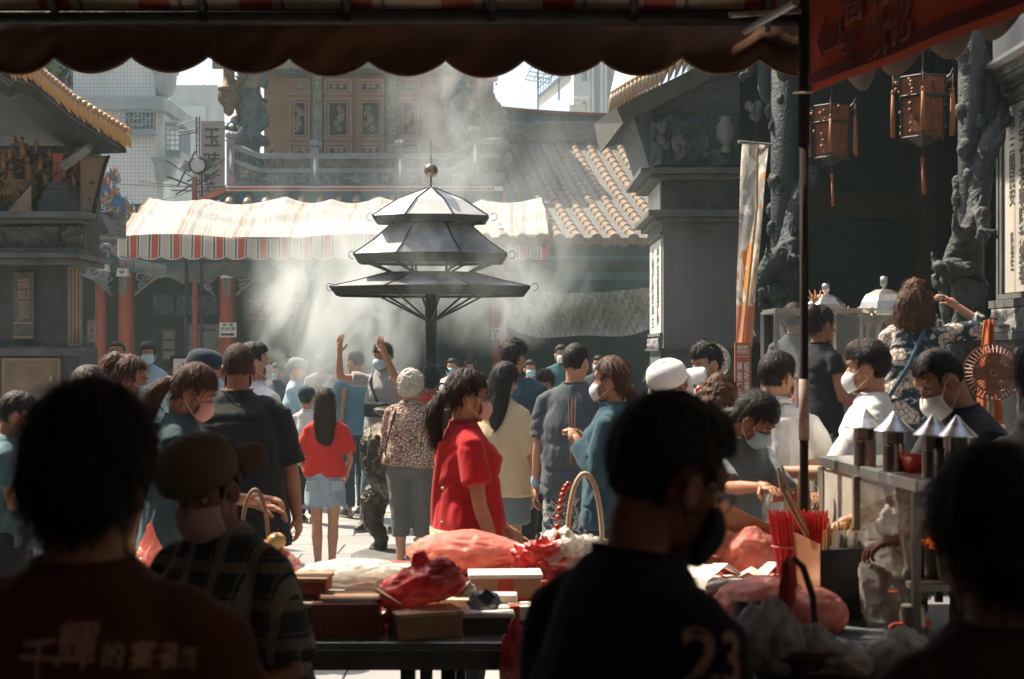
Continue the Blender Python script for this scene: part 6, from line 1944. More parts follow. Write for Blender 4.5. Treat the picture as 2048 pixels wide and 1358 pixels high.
# unseen plain walls added left, right and behind to darken the tent
tag(MB().b2(-9.5, -5.6, -6, 8.5, 0, 5).build('tent_shade_wall_left', M('tent_shade_wall', (.16, .13, .11), (.10, .08, .07), .8)), 'unseen dark wall added left of the tent to keep it dim', 'building')
DKW = M('sky_blocker_render', (.15, .14, .13), (.09, .09, .085), .9, sc=.6)  # unseen blocks added out of view to screen sky light off the facades
tag(MB().b2(-26, 26, -30, -14, 0, 15).build('sky_blocker', DKW), 'unseen tall block added behind the market tents to cut sky light', 'building')
tag(MB().b2(16, 30, -13, 34, 0, 26).build('sky_blocker', DKW), 'unseen tall block added beyond the side hall to cut sky light', 'building')
tag(MB().b2(-34, -20, -13, 30, 0, 15).build('sky_blocker', DKW), 'unseen lower block added beyond the left gate to cut sky light', 'building')
tag(MB().b2(-9.5, 6, -6.4, -6, 0, 5).build('tent_shade_wall_rear', M('tent_shade_wall')), 'unseen dark wall added behind the tent to keep it dim', 'building')
tag(MB().b2(3.6, 3.9, -6, 3.2, 0, 4.2).build('tent_shade_wall_right', M('tent_shade_wall')), 'unseen dark partition added right of the tent to keep it dim', 'wall')


# ------------------------------------------------------------------ long steel table
def table():
    r = thing('steel_table', 'long stained steel counter table across the front of the stall', 'table')
    TT = M('worn_table_top', (.30, .33, .34), (.20, .22, .225), .25, metal=.5, sc=3, bs=.25)
    m = MB(); m.b2(-3.3, 1.50, 4.86, 6.06, .725, .75); m.build('tabletop', TT, r, bevel=.004)
    m = MB(); m.b2(-3.28, 1.48, 4.862, 4.885, .655, .722); m.b2(-3.28, 1.48, 6.03, 6.055, .655, .722); m.build('apron', M('apron_steel', (.16, .15, .13), (.11, .10, .09), .5, metal=.4), r)
    for x in (-3.1, -.36, -.22, 1.40):
        for y in (4.93, 5.98): m = MB(); m.b2(x - .025, x + .025, y - .025, y + .025, 0, .72); m.build('leg', IRON, r)
    m = MB(); m.b2(-3.1, 1.42, 5.44, 5.47, .2, .23); m.build('stretcher', IRON, r)


table()
TZ = .7502


def on(px, Y, dz=0): return Vector((PX(px, Y), Y, TZ + dz))


# ------------------------------------------------------------------ grill cart with its four stove pipes
def cart():
    r = thing('grill_cart', 'stainless glass sided grill cart standing on the right end of the counter', 'food cart')
    zt = 1.30; a = (1.305, 6.05); b_ = (1.40, 4.93); w_ = .36
    def q(s, t, z): return Vector((a[0] + (b_[0] - a[0]) * s + t * w_, a[1] + (b_[1] - a[1]) * s + t * .07, z))
    m = MB(); c = [q(0, 0, zt), q(1, 0, zt), q(1, 1, zt), q(0, 1, zt)]
    m.loft([[v - Vector((0, 0, .045)) for v in c], c]); m.build('top_shelf', STEEL, r, bevel=.005)
    for s in (0.015, .42, .985):
        for t in (.02, .97):
            m = MB(); p_ = q(s, t, 0); m.b2(p_.x - .014, p_.x + .014, p_.y - .014, p_.y + .014, TZ, zt - .046); m.build('corner_post', STEEL_D if s > .1 else STEEL, r)
    for (s0, s1, mt, nm) in ((.03, .40, M('beige_sheet', (.50, .47, .42), (.36, .33, .28), .5, sc=4), 'side_panel'), (.44, .97, plastic_film('greasy_glass', (.30, .24, .18), .35, .12), 'glass_panel')):
        m = MB(); z0 = TZ + (.10 if nm == 'side_panel' else .22)
        m.loft([[q(s0, .03, z0), q(s1, .03, z0), q(s1, .036, z0), q(s0, .036, z0)], [q(s0, .03, zt - .05), q(s1, .03, zt - .05), q(s1, .036, zt - .05), q(s0, .036, zt - .05)]]); m.build(nm, mt, r)
    m = MB(); m.loft([[q(.0, .02, TZ + .16), q(1, .02, TZ + .16), q(1, .96, TZ + .16), q(0, .96, TZ + .16)], [q(.0, .02, TZ + .18), q(1, .02, TZ + .18), q(1, .96, TZ + .18), q(0, .96, TZ + .18)]]); m.build('lower_shelf', STEEL_D, r)
    m = MB(); m.loft([[q(.45, .35, TZ + .181), q(1, .35, TZ + .181), q(1, .9, TZ + .181), q(.45, .9, TZ + .181)], [q(.45, .35, TZ + .28), q(1, .35, TZ + .28), q(1, .9, TZ + .28), q(.45, .9, TZ + .28)]]); m.build('coal_box', STEEL_D, r)
    m = MB(); rr = random.Random(2)
    for k in range(40): v = q(rr.uniform(.5, .95), rr.uniform(.4, .85), TZ + .285); m.ell(v, (.02, .02, .014), Matrix.Rotation(rr.random() * 3, 3, 'X'), 6, 4)
    m.build('glowing_coals', emis('coal_glow', (1.0, .16, .03), .35), r)['kind'] = 'stuff'
    for (s, t, hh, R) in ((.62, .16, .10, .035), (.80, .20, .12, .045)):
        v = q(s, t, 0); m = MB(); m.rev([(R, TZ + .181), (R, TZ + .181 + hh), (R + .004, TZ + .185 + hh)], (v.x, v.y, 0), 18); m.build('cup', STEEL, r, smooth=True)
    m = MB(); m.tube([q(.62, .16, TZ + .28), q(.60, .2, TZ + .36)], .004, 6); m.tube([q(.7, .1, TZ + .40), q(.95, .3, TZ + .47)], .006, 6); m.build('skewer', STEEL_D, r)
    for k, (px, Yc, py0, py1) in enumerate(((1730, 5.55, 916, 820), (1788, 5.30, 928, 824), (1866, 5.05, 945, 838), (1914, 4.98, 948, 842))):
        x = PX(px, Yc)
        c = thing('stove_pipe', ('steel stove pipe with conical cap nearest the tent pole, leftmost of four', 'steel stove pipe with conical cap, second from the tent pole', 'steel stove pipe with conical cap, just right of the red bowl', 'steel stove pipe with conical cap nearest the mask wearing vendor')[k], 'stove pipe', (x, Yc, zt), 0, 'conical capped stove pipes on the grill cart')
        R = 22 * Yc / F; h = .095; PB = M('pipe_brown_reflections', (.46, .40, .33), (.28, .20, .14), .22, metal=.95, sc=3, stretch=(9, 9, .3), bs=0)
        m = MB(); m.rev([(R, .001), (R, h), (R * 1.02, h + .002), (R * 1.02, h + .008)], n=28); m.build('pipe', PB, c, smooth=False)
        m = MB(); m.rev([(R * .94, .0), (R * .94, h + .055)], n=28); m.build('sleeve', STEEL_D, c, smooth=True)
        for i in range(4): m = MB(); ag = i * PI / 2 + .3; m.b2(R * .9 - .004, R * .9 + .004, -.012, .012, h, h + .06); m.xf(Matrix.Rotation(ag, 4, 'Z')); m.build('spacer', (STEEL, IRON)[i % 2], c)
        m = MB(); m.rev([(R * 1.75, h + .052), (R * 1.78, h + .056), (R * .9, h + .088), (.004, h + .126)], n=32); m.build('cap', STEEL, c, smooth=False, solid=.002)
    q0 = Vector((PX(1832, 5.25), 5.25, zt))
    c = thing('red_bowl', 'small red plastic bowl between the stove pipes on the cart top', 'bowl', q0)
    m = MB(); m.rev([(.035, .001), (.042, .0), (.058, .055), (.066, .06), (.066, .066), (.056, .062), (.040, .012), (.002, .01)], n=28); m.build('bowl', M('red_plastic', (.50, .04, .02), rough=.3), c, smooth=True)
    for (px, py, lab) in ((1690, 0, ''),): pass


cart()
r = thing('sauce_tin', 'tall brushed steel can standing behind the incense box by the tent pole', 'can', on(1590, 6.0, .0))
m = MB(); m.rev([(.048, 0), (.048, .40), (.05, .405), (.05, .41), (.044, .41), (.044, .3)], n=24); m.build('can', M('pipe_brown_reflections'), r, smooth=False)


# ------------------------------------------------------------------ wares on the table
KRAFT = M('kraft_card', (.42, .26, .15), (.33, .19, .10), .8, sc=4)
BROWNBOX = M('reddish_brown_box', (.32, .085, .045), (.22, .055, .03), .6, sc=4)
WHITEP = M('white_wrapping', (.74, .70, .63), (.62, .56, .48), .6, sc=6, bs=.5)
GILTP = M('joss_paper', (.66, .52, .36), (.52, .34, .20), .7, sc=10, bs=.4)
REDF = plastic_film('red_film', (.62, .03, .03), .93, .16)
PINKF = plastic_film('pink_film', (.84, .27, .20), .76, .10)
CLEARF = plastic_film('clear_film', (.55, .53, .48), .42, .1)
WHITEF = plastic_film('white_film', (.75, .73, .68), .75, .2)
FOIL = M('silver_foil', (.50, .48, .44), rough=.2, metal=.9, bs=1, bd=.02, bsc=60)


def carton(label, px, Y, w_, d, h, rz, mt, z=0, lid=None, name='carton', band=None, cat='box', tilt=0, group=None):
    r = thing(name, label, cat, on(px, Y, z), rz, group)
    if tilt: r.rotation_euler = (tilt, 0, rz)
    m = MB(); m.box((0, 0, h / 2), (w_, d, h)); m.build('box_body', mt, r, bevel=.004)
    if lid:
        m = MB(); m.box((0, 0, h + .008), (w_ + .012, d + .012, .016)); m.build('lid', lid, r, bevel=.004)
    if band:
        m = MB(); m.box((0, 0, h / 2), (w_ * .22, d + .006, h + .006)); m.build('band', band, r)
    return r


REDPR = M('printed_red', (.52, .07, .035), (.40, .05, .03), .6, sc=5)
carton('deep reddish brown carton at the middle of the table, open on top', 695, 5.05, .235, .20, .115, .03, BROWNBOX, name='carton')
m = MB(); m.box((0, 0, 0), (.22, .10, .004), R=Matrix.Rotation(.15, 3, 'X')); m.box((.13, .03, -.004), (.10, .14, .004), R=Matrix.Rotation(.5, 3, 'Y'))
tag(m.build('carton_flap', KRAFT, None, loc=on(705, 5.02, .135)), 'loose kraft flaps lying over the deep brown carton', 'cardboard')
r = carton('flat box with orange printed lid, slanting towards the red bag', 850, 5.0, .23, .15, .075, .33, KRAFT, lid=M('orange_printed_lid', (.50, .22, .12), (.62, .44, .28), .55, sc=22), name='gift_box')
m = MB(); rr = random.Random(1)
for k in range(14): scroll(m, (rr.uniform(-.09, .09), rr.uniform(-.05, .05), .0935), .014, 1.1, 1, .0022, 'xz')
carton('dark sided flat box with white lid, right of the slanting gift box', 975, 5.08, .175, .13, .055, .06, M('dark_card', (.09, .07, .06)), lid=WHITEP, name='flat_box')
carton('small white wrapped carton lying on the dark flat box', 990, 5.2, .16, .08, .035, -.05, WHITEP, z=.075, name='wrapped_packet')
carton('long red banded white box on the pile beside the pink bag', 1010, 5.45, .27, .14, .075, .05, KRAFT, z=.06, lid=WHITEP, band=REDPR, name='long_box')
carton('lower red printed box under the long white lidded box', 1010, 5.50, .30, .2, .06, 0, REDPR, name='printed_box')
for k in range(3):
    carton(('lowest brown box of the stack beside the plaid sleeve', 'middle flat box of the stack beside the plaid sleeve', 'top flat box of the stack beside the plaid sleeve')[k], (600, 622, 592)[k], (5.0, 5.05, 5.12)[k], (.17, .26, .24)[k], .15, (.05, .045, .04)[k], (.0, .05, -.04)[k], (BROWNBOX, KRAFT, BROWNBOX)[k], z=(0, .052, .135)[k], lid=(None, WHITEP, KRAFT)[k], name='stacked_box', group='boxes stacked beside the plaid sleeve')
carton('small brown box filling the stack at the left table edge', 585, 5.15, .2, .15, .04, 0, KRAFT, z=.096, name='stacked_box')
for k, (px, Y, z, rz, w_, d, mt) in enumerate(((790, 5.75, .08, .1, .26, .18, WHITEP), (760, 5.6, .04, -.1, .24, .2, KRAFT), (880, 5.5, .0, .2, .22, .15, GILTP), (795, 5.45, .0, -.2, .18, .12, WHITEP), (930, 5.7, .02, .1, .25, .18, KRAFT), (640, 5.7, .0, .1, .24, .18, WHITEP), (660, 5.95, .0, -.1, .3, .2, KRAFT), (560, 5.6, .0, .3, .14, .12, WHITEP), (1090, 5.5, .0, .3, .2, .16, GILTP))):
    carton(('white packet lying high behind the deep carton', 'kraft packet under the white packet behind the deep carton', 'gilt paper packet behind the red bag', 'thin white packet between deep carton and red bag', 'kraft slab under the pink sack', 'white packet at the back left of the pile', 'wide kraft box at the very back of the pile', 'small white packet near the fruit basket', 'gilt packet beside the gift basket')[k], px, Y, w_, d, .045, rz, mt, z=z, name='paper_packet', band=REDPR if k in (2, 8) else None, cat='packet')
rr = random.Random(44)
GOODS = [(REDPR, WHITEP), (BROWNBOX, None), (REDPR, GILTP), (WHITEP, REDPR), (GILTP, None), (M('dark_card', (.09, .07, .06)), WHITEP), (M('salmon_card', (.60, .30, .20), (.52, .2, .12)), None)]
spots_ = [(600, 5.9, .0), (650, 5.8, .05), (742, 5.92, .0), (800, 5.95, .05), (830, 5.62, .09), (880, 5.72, .05), (770, 5.3, .04), (745, 5.15, .0), (1045, 5.25, .0), (1075, 5.7, .0), (1025, 5.15, .03), (925, 5.42, .03), (560, 5.45, .0), (1100, 5.9, .05), (900, 5.2, .0), (1380, 5.9, .0), (1420, 5.92, .06), (1465, 5.8, .0), (1535, 5.5, .0), (1450, 5.25, .0), (1390, 5.35, .0), (1560, 5.3, .0)]
where = ['far back behind the stacked boxes', 'behind the deep carton, high up', 'at the back edge left of the sack', 'against the left end of the pink sack', 'on top under the sack and red bag', 'wedged behind the red bag', 'at the right side of the deep carton', 'half under the red bag tail', 'at the silhouetted man\'s left shoulder', 'behind the gift basket bowl', 'stacked at the silhouetted man\'s shoulder', 'between foil ball and pink sack', 'near the wrapped sweets on the left', 'behind the gift basket at the back edge', 'under the slanting gift box corner', 'at the back edge right of the silhouette', 'high at the back right of the silhouette', 'under the kraft flap', 'before the copper box', 'in front of the joss bundles', 'beside the dark shoulder', 'touching the copper box corner']
tone = ['red and white', 'dark brown', 'red banded gilt', 'white', 'gilt', 'dark card', 'salmon']
for k, (px, Y, z) in enumerate(spots_):
    g_ = GOODS[k % 7]; w_, d_, h_ = rr.uniform(.10, .2), rr.uniform(.08, .14), rr.uniform(.02, .055)
    q_ = carton('small ' + tone[k % 7] + ' packet ' + where[k], px, Y, w_, d_, h_, rr.uniform(-.6, .6), g_[0], z=z, lid=g_[1] if k % 2 else None, band=g_[1] if not k % 2 else None, name='paper_packet', cat='packet')
    m = MB(); m.box((-w_ * .2, -d_ / 2 - .0015, h_ * .5), (w_ * .35, .002, h_ * .5)); m.b2(-w_ * .1, w_ * .35, -.01, .02, h_ + (.0175 if (k % 2 and g_[1]) else .0035), h_ + (.019 if (k % 2 and g_[1]) else .005)); m.build('print', (REDPR, WHITEP, GILTP)[k % 3], q_)
# white film wrapped parcel
r = thing('wrapped_parcel', 'large flat parcel shining in clear white plastic at the back left of the pile', 'parcel', on(705, 5.55, .075))
crumple('wrapping', WHITEF, (0, 0, .05), (.20, .12, .055), r, .16, 5, 3, nu=80, nv=50)
m = MB(); m.box((0, 0, .03), (.34, .2, .05)); m.build('contents', WHITEP, r, bevel=.01)
# red plastic bag over the gift box
r = thing('red_bag', 'glossy crimson plastic bag slumped over the slanting gift box', 'bag', on(842, 5.12, .09))
crumple('bag', REDF, (0, 0, .055), (.145, .10, .075), r, .30, 2.6, 7, nu=80, nv=50, R=Matrix.Rotation(-.28, 3, 'Y'))
crumple('knot', REDF, (.07, -.02, .115), (.055, .04, .04), r, .5, 3, 9, flat=False)
crumple('bag_handle', REDF, (.0, .0, .12), (.03, .02, .05), r, .5, 3, 2, flat=False, nu=20, nv=14)
m = MB(); m.add([(-.10, -.07, .0), (-.16, -.09, -.05), (-.09, -.1, -.06), (-.04, -.09, .0)], [(0, 1, 2, 3)]); m.build('corner', REDF, r, solid=.002)
# big pink sack
r = thing('pink_sack', 'big pale pink plastic sack lying stuffed in front of the red shirted woman', 'bag', on(945, 5.85, .09))
crumple('sack', PINKF, (0, 0, .07), (.265, .13, .095), r, .09, 3.4, 4, nu=90, nv=56, shape=lambda v: v * np.stack([np.ones(len(v)), 1 - .35 * np.clip(v[:, 0], 0, 1), 1 - .62 * np.clip(v[:, 0], 0, 1) ** 1.3], 1))
crumple('knot', PINKF, (.30, 0, .03), (.06, .04, .03), r, .4, 4, 4, flat=False, nu=24, nv=16)
crumple('stuffed_contents', M('rosy_contents', (.62, .16, .09), (.66, .38, .26), .5), (-.02, 0, .055), (.22, .10, .065), r, .12, 3, 6)
# foil and glinting bits
r = thing('foil_ball', 'crumpled ball of silver foil right of the red bag', 'foil', on(925, 5.2, .10)); crumple('foil', FOIL, (0, 0, .02), (.04, .035, .03), r, .4, 5, 3)
r = thing('blue_packet', 'small pointed packet of blue beads in clear film', 'packet', on(968, 5.02, .09)); crumple('film', plastic_film('blue_bead_film', (.20, .26, .32), .8, .1), (0, 0, .02), (.05, .03, .035), r, .3, 6, 5)
m = MB(); m.box((.01, -.02, .04), (.045, .008, .045), R=Matrix.Rotation(.7, 3, 'Y')); m.build('label_card', M('blue_card', (.08, .12, .17)), r)

# gift basket with a hooped handle and beads
r = thing('gift_basket', 'tall hooped gift basket of clear film and red bows beside the silhouetted man', 'basket', on(1140, 5.75, 0))
m = MB(); m.tube([(.07 * math.cos(t) + .06, 0, .22 + .28 * math.sin(t)) for t in [k * PI / 20 for k in range(21)]], .010, 8); m.build('handle', M('pale_cane', (.60, .50, .40), (.5, .36, .26), .5), r, smooth=True)
crumple('film_wrap', WHITEF, (-.02, 0, .14), (.13, .10, .12), r, .25, 3, 12)
crumple('film_wrap', CLEARF, (.09, 0, .13), (.09, .08, .10), r, .3, 4, 15)
crumple('red_bow', REDF, (-.10, -.06, .14), (.10, .04, .07), r, .7, 3.4, 8, flat=False)
crumple('red_bow', REDF, (-.04, -.09, .07), (.12, .05, .05), r, .7, 3.4, 18, flat=False)
m = MB(); m.prism([(-.10, .17), (-.05, .27), (.01, .17)], -.05, -.02); m.build('red_card', M('red_card', (.55, .06, .03)), r)
for k in range(9): m = MB(); a = .3 + k * .25; m.ell((.0 + .055 * math.cos(PI - a * .62), -.02, .20 + .26 * math.sin(a * .62)), (.013, .012, .013), None, 8, 6); m.build('red_bead', M('red_bead', (.60, .06, .03), rough=.25), r, smooth=True)
m = MB(); m.rev([(.10, 0), (.14, .08), (.14, .10), (.12, .10), (.09, .01)], n=20); m.build('basket_bowl', M('cane', (.34, .20, .10), (.22, .12, .06), .6, sc=20), r)
r = thing('plastic_tub', 'small clear lidded tub of snacks at the silhouetted man\'s shoulder', 'tub', on(1200, 5.6, .12))
m = MB(); m.rev([(.035, 0), (.045, .07), (.048, .072), (.048, .085), (.001, .09)], n=20); m.build('tub', plastic_film('clear_film', (.5, .5, .5)), r, smooth=True)
m = MB(); m.rev([(.032, .004), (.038, .05), (.001, .055)], n=16); m.build('snacks', M('snack', (.50, .33, .18), rough=.8, bs=1), r)
m = MB(); m.box((0, 0, -.06), (.18, .14, .118)); m.build('stand', KRAFT, r)

# fruit basket at the left
r = thing('fruit_basket', 'cane hooped basket of red and yellow fruit in pink film by the plaid sleeve', 'basket', on(530, 5.75, 0))
m = MB(); m.tube([(.055 * math.cos(t) - .04, 0, .20 + .235 * math.sin(t)) for t in [k * PI / 20 for k in range(21)]], .008, 8); m.build('handle', M('cane'), r, smooth=True)
m = MB(); m.rev([(.08, 0), (.10, .10), (.11, .10), (.09, .01)], n=20); m.build('basket_bowl', M('cane'), r)
for k, (x, z, mt) in enumerate(((.01, .20, 0), (.05, .23, 1), (-.03, .18, 0), (.06, .17, 0), (.02, .15, 1))):
    m = MB(); m.rev([(.004, -.032), (.022, -.034), (.038, -.008), (.036, .016), (.018, .032), (.004, .026)], (x, -.02 * (k % 2), z), 14); f_ = m.build('apple' if mt == 0 else 'pear', (M('apple_red', (.52, .05, .03), (.42, .16, .05), .25, sc=10), M('pear_skin', (.50, .32, .12), rough=.35))[mt], r, smooth=True)
    m = MB(); m.tube([(x, -.02 * (k % 2), z + .024), (x + .006, -.02 * (k % 2), z + .05)], .0022, 5); m.build('stalk', SHOE_B, f_)
crumple('pink_film', plastic_film('pale_pink_film', (.75, .30, .25), .6, .15), (.06, -.02, .12), (.07, .06, .06), r, .4, 3, 2)
for k, (px, Y, s, mt) in enumerate(((600, 5.5, .05, 0), (575, 5.4, .045, 1), (620, 5.6, .04, 0), (560, 5.3, .03, 2))):
    r = thing('wrapped_sweets', ('larger white film wrapped bundle beside the fruit basket', 'cream wrapped bundle in front of the fruit basket', 'small white wrapped bundle behind the stacked boxes', 'tiny orange wrapped bundle at the table edge')[k], 'bundle', on(px, Y, .0))
    crumple('wrapper', (WHITEF, WHITEP, M('orange_wrap', (.55, .2, .08), rough=.4))[mt], (0, 0, s * .7), (s * 1.4, s, s), r, .35, 4, k + 30, nu=24, nv=16)
r = thing('pink_bag', 'torn edges of a pink bag showing between the two left silhouettes', 'bag', on(300, 5.6, .0))
crumple('bag', PINKF, (0, 0, .12), (.07, .06, .17), r, .35, 2.5, 22, ptop=.7)
for k in range(6):
    carton(('lowest thin packet of the fan on the left table end', 'second lowest thin packet of the left fan', 'third thin packet from the bottom of the left fan', 'third thin packet from the top of the left fan', 'second thin packet from the top of the left fan', 'topmost thin packet of the fan on the left table end')[k], -10 + 14 * k, 5.2 + .05 * k, .16, .10, .008, .3 + .12 * k, GILTP if k % 2 else WHITEP, z=.006 + .009 * k, name='paper_packet', group='fanned packets at the left table end', cat='packet')
r = thing('clear_bag', 'crinkled clear bag on the left table end beside the fanned packets', 'bag', on(15, 5.05, 0)); crumple('film', CLEARF, (0, 0, .05), (.10, .08, .06), r, .35, 3.5, 40)

# joss paper bundles right of the silhouette
for k, (px, Y, rz, z, w_, mt) in enumerate(((1400, 5.75, .5, .05, .15, 1), (1440, 5.62, .35, .06, .17, 0), (1500, 5.6, -.3, .05, .15, 0), (1545, 5.72, .2, .05, .12, 1), (1470, 5.45, .15, .0, .2, 2), (1420, 5.5, -.2, .0, .18, 2))):
    r = thing('joss_paper_bundle', ('folded joss paper bundle closest to the silhouetted man\'s shoulder', 'white topped joss bundle with a red cord, second from the silhouette', 'folded white joss bundle opening like a tent', 'small joss bundle touching the copper box', 'brown joss slab under the white bundles', 'brown joss slab half hidden by the dark shoulder')[k], 'joss paper', on(px, Y, z), rz, 'joss paper bundles heaped on the counter')
    m = MB(); m.box((0, 0, .02), (w_, .11, .04)); m.build('paper_block', (WHITEP, GILTP, BROWNBOX)[mt], r, bevel=.004)
    if mt < 2:
        m = MB(); m.add([(-w_ / 2, -.06, .042), (0, -.065, .085 + .02 * (k % 2)), (w_ / 2, -.06, .045), (w_ / 2, .05, .05), (0, .05, .09), (-w_ / 2, .05, .043)], [(0, 1, 4, 5), (1, 2, 3, 4)]); m.build('loose_sheet', WHITEP, r, solid=.002)
        m = MB(); m.box((.02, 0, .022), (.008, .114, .045)); m.build('red_cord', REDPR, r)
r = thing('paper_roll', 'short pale roll of joss paper tied in red, left of the bundles', 'joss paper', on(1372, 5.75, .09), .3); m = MB(); m.cap((-.03, 0, .0), (.03, 0, 0), .026, .026, 14); m.build('roll', GILTP, r, smooth=True)
for (lab, px, Y, R, sd, z) in (('pink plastic bag bulging behind the joss bundles', 1500, 5.95, (.125, .10, .13), 50, .03), ('rosy plastic bag of offerings in front of the copper incense box', 1525, 5.08, (.17, .12, .11), 51, 0), ('smaller pink bag squeezed against the dark side of the incense box', 1625, 5.05, (.12, .10, .09), 52, 0)):
    r = thing('pink_bag', lab, 'bag', on(px, Y, z)); crumple('bag', PINKF, (0, 0, R[2] * .72), R, r, .10, 2.2, sd, nu=70, nv=44)
    crumple('contents', M('offering_contents', (.55, .25, .14), (.40, .08, .05), .6), (0, 0, R[2] * .62), tuple(q * .8 for q in R), r, .18, 3, sd + 1, nu=24, nv=16)
r = thing('wrapped_log', 'pale wrapped roll resting on the dark cup under the joss bundles', 'roll', on(1470, 5.15, .14), .1); crumple('wrapper', WHITEP, (0, 0, 0), (.11, .035, .03), r, .15, 5, 60, flat=False, nu=30, nv=14)
m = MB(); m.rev([(.05, 0), (.058, .12), (.058, .125), (.05, .12), (.04, .01)], n=18); tag(m.build('brown_cup', SHOE_B, None, smooth=True, loc=on(1495, 5.0)), 'dark brown ribbed cup tucked under the pale wrapped roll', 'cup')
crumple('padding', KRAFT, (-.04, 0, -.07), (.10, .05, .06), r, .2, 3, 61)
r = thing('cardboard_sheet', 'open kraft cardboard box flap rising behind the pink bag', 'cardboard', on(1440, 5.98, .12)); m = MB(); m.box((.06, 0, .13), (.30, .01, .16), R=Matrix.Rotation(.45, 3, 'Y')); m.box((.03, -.04, .06), (.30, .008, .12), R=Matrix.Rotation(.5, 3, 'Y')); m.build('flap', KRAFT, r)
m = MB(); m.box((.02, .02, -.05), (.22, .12, .13)); m.build('box_body', BROWNBOX, r)


# incense box of copper coloured sheet with bundles of joss sticks
def incense_box():
    r = thing('incense_box', 'metal box with copper coloured left face and black front holding joss stick bundles', 'box', on(1652, 5.35, 0), 0)
    CO = M('copper_sheet', (.55, .30, .17), (.40, .20, .11), .3, metal=.7, sc=4, bs=.2); BK = M('black_sheet', (.03, .035, .037), rough=.5, metal=.3)
    def q(px, Y): return Vector((PX(px, Y) - PX(1652, 5.35), Y - 5.35, 0))
    A, B, C, D = q(1566, 5.75), q(1641, 5.22), q(1733, 5.28), q(1690, 5.85); H = .265
    for a, b_, mt, nm, h2 in ((A, B, CO, 'copper_side', H + .02), (B, C, BK, 'front_panel', H), (C, D, BK, 'side_panel', H), (D, A, BK, 'back_panel', H)):
        m = MB(); t = Vector((0, 0, h2)); m.add([a, b_, b_ + t, a + t], [(0, 1, 2, 3)]); m.build(nm, mt, r, solid=.004)
    m = MB(); m.add([v + Vector((0, 0, .02)) for v in (A, B, C, D)], [(0, 1, 2, 3)]); m.build('floor_panel', BK, r, solid=.004)
    m = MB(); e = q(1690, 5.3) ; m.box((e.x, e.y + .1, H - .02), (.07, .16, .008)); m.build('inner_lid', BK, r)
    return r


incense_box()
RS = M('joss_red', (.62, .03, .03), rough=.5); ST = M('incense_yellow', (.55, .34, .12), rough=.8)
rr = random.Random(12)
for k, (px, py, Y, n_, w_, tilt, mt, L) in enumerate(((1588, 1075, 5.62, 80, .075, -.16, RS, .33), (1622, 1070, 5.60, 70, .065, .04, RS, .33), (1655, 1060, 5.45, 34, .06, .25, ST, .30), (1680, 1060, 5.45, 44, .06, .22, M('incense_dark', (.10, .05, .03)), .28))):
    r = thing('joss_stick_bundle', ('fan of red joss sticks leaning left in the copper box', 'upright red joss sticks behind the tongs in the copper box', 'row of thick yellow joss sticks leaning right', 'dark brown joss sticks in film at the right of the box')[k], 'joss sticks', (PX(px, Y), Y, TZ + .02), 0, 'bundles of joss sticks')
    m = MB()
    for i in range(n_):
        x, y = rr.uniform(-w_, w_), rr.uniform(-.035, .035); h = L + rr.uniform(-.02, .02)
        m.tube([(x * .6, y, 0), (x + tilt * h * .5, y, h)], .0034, 4)
    m.build('sticks', mt, r)['kind'] = 'stuff'
    m = MB(); m.tube([(w_ * .95 * math.cos(i * PI / 8) + tilt * L * .32, .042 * math.sin(i * PI / 8), L * .62) for i in range(17)], .004, 5); m.build('tie', REDTRIM if k < 2 else KRAFT, r)
    if k == 3:
        m = MB(); m.grid(lambda u, v: Vector(((u - .5) * .135 + tilt * L * .5 * v, -.045, v * L * 1.05)), 6, 8); m.build('film_sleeve', CLEARF, r, smooth=True)
r = thing('wooden_tongs', 'long yellow brown tongs held by the reaching hand above the red joss sticks', 'tongs', (0, 0, 0))
m = MB(); m.tube([P(1556, 935, 5.35), P(1563, 975, 5.35), P(1590, 1030, 5.35), P(1614, 1072, 5.35)], [.006, .009, .009, .007], 6); m.build('tong_arm', M('bamboo', (.45, .25, .10), (.34, .17, .07), .5, sc=14), r)
m = MB(); m.tube([P(1563, 930, 5.38), P(1580, 985, 5.38), P(1604, 1040, 5.38), P(1617, 1070, 5.38)], [.004, .006, .006, .005], 6); m.build('tong_arm', M('bamboo'), r)
r = thing('brown_bottle', 'tall brown tapered bottle beside the pole behind the joss sticks', 'bottle', on(1607, 5.95, .0)); m = MB(); m.rev([(.03, 0), (.032, .36), (.024, .46), (.014, .50), (.014, .56)], n=16); m.build('bottle', M('brown_bottle_glass', (.16, .08, .04), rough=.2), r, smooth=True)

# clear gift bag of dark goods in front of the cart
r = thing('cellophane_bag', 'knotted cellophane bag of dark sweets right of the black incense box', 'bag', on(1770, 5.15, 0))
crumple('film', CLEARF, (0, 0, .16), (.085, .07, .19), r, .22, 3, 70, ptop=.8)
crumple('knot', CLEARF, (.01, 0, .37), (.035, .02, .05), r, .5, 4, 71, flat=False, nu=20, nv=14)
for k in range(14):
    m = MB(); rr2 = random.Random(k); m.box((rr2.uniform(-.05, .05), rr2.uniform(-.03, .03), .03 + .19 * k / 14), (.05, .04, .022), R=Matrix.Rotation(rr2.uniform(-1, 1), 3, 'Y') @ Matrix.Rotation(rr2.uniform(0, 3), 3, 'Z')); m.build('sweet', (M('dark_sweet', (.05, .03, .025), rough=.3), REDPR, M('amber_sweet', (.35, .14, .05), rough=.3))[0 if k % 3 else (1 + k % 2)], r, bevel=.004)
r = thing('cellophane_bag', 'wide pale cellophane bag standing behind the knotted one against the cart', 'bag', on(1815, 5.35, .02)); crumple('film', CLEARF, (0, 0, .20), (.10, .06, .22), r, .2, 2.6, 75, ptop=.3)
m = MB(); m.box((0, 0, .05), (.13, .08, .1)); m.build('contents', M('dark_card'), r)
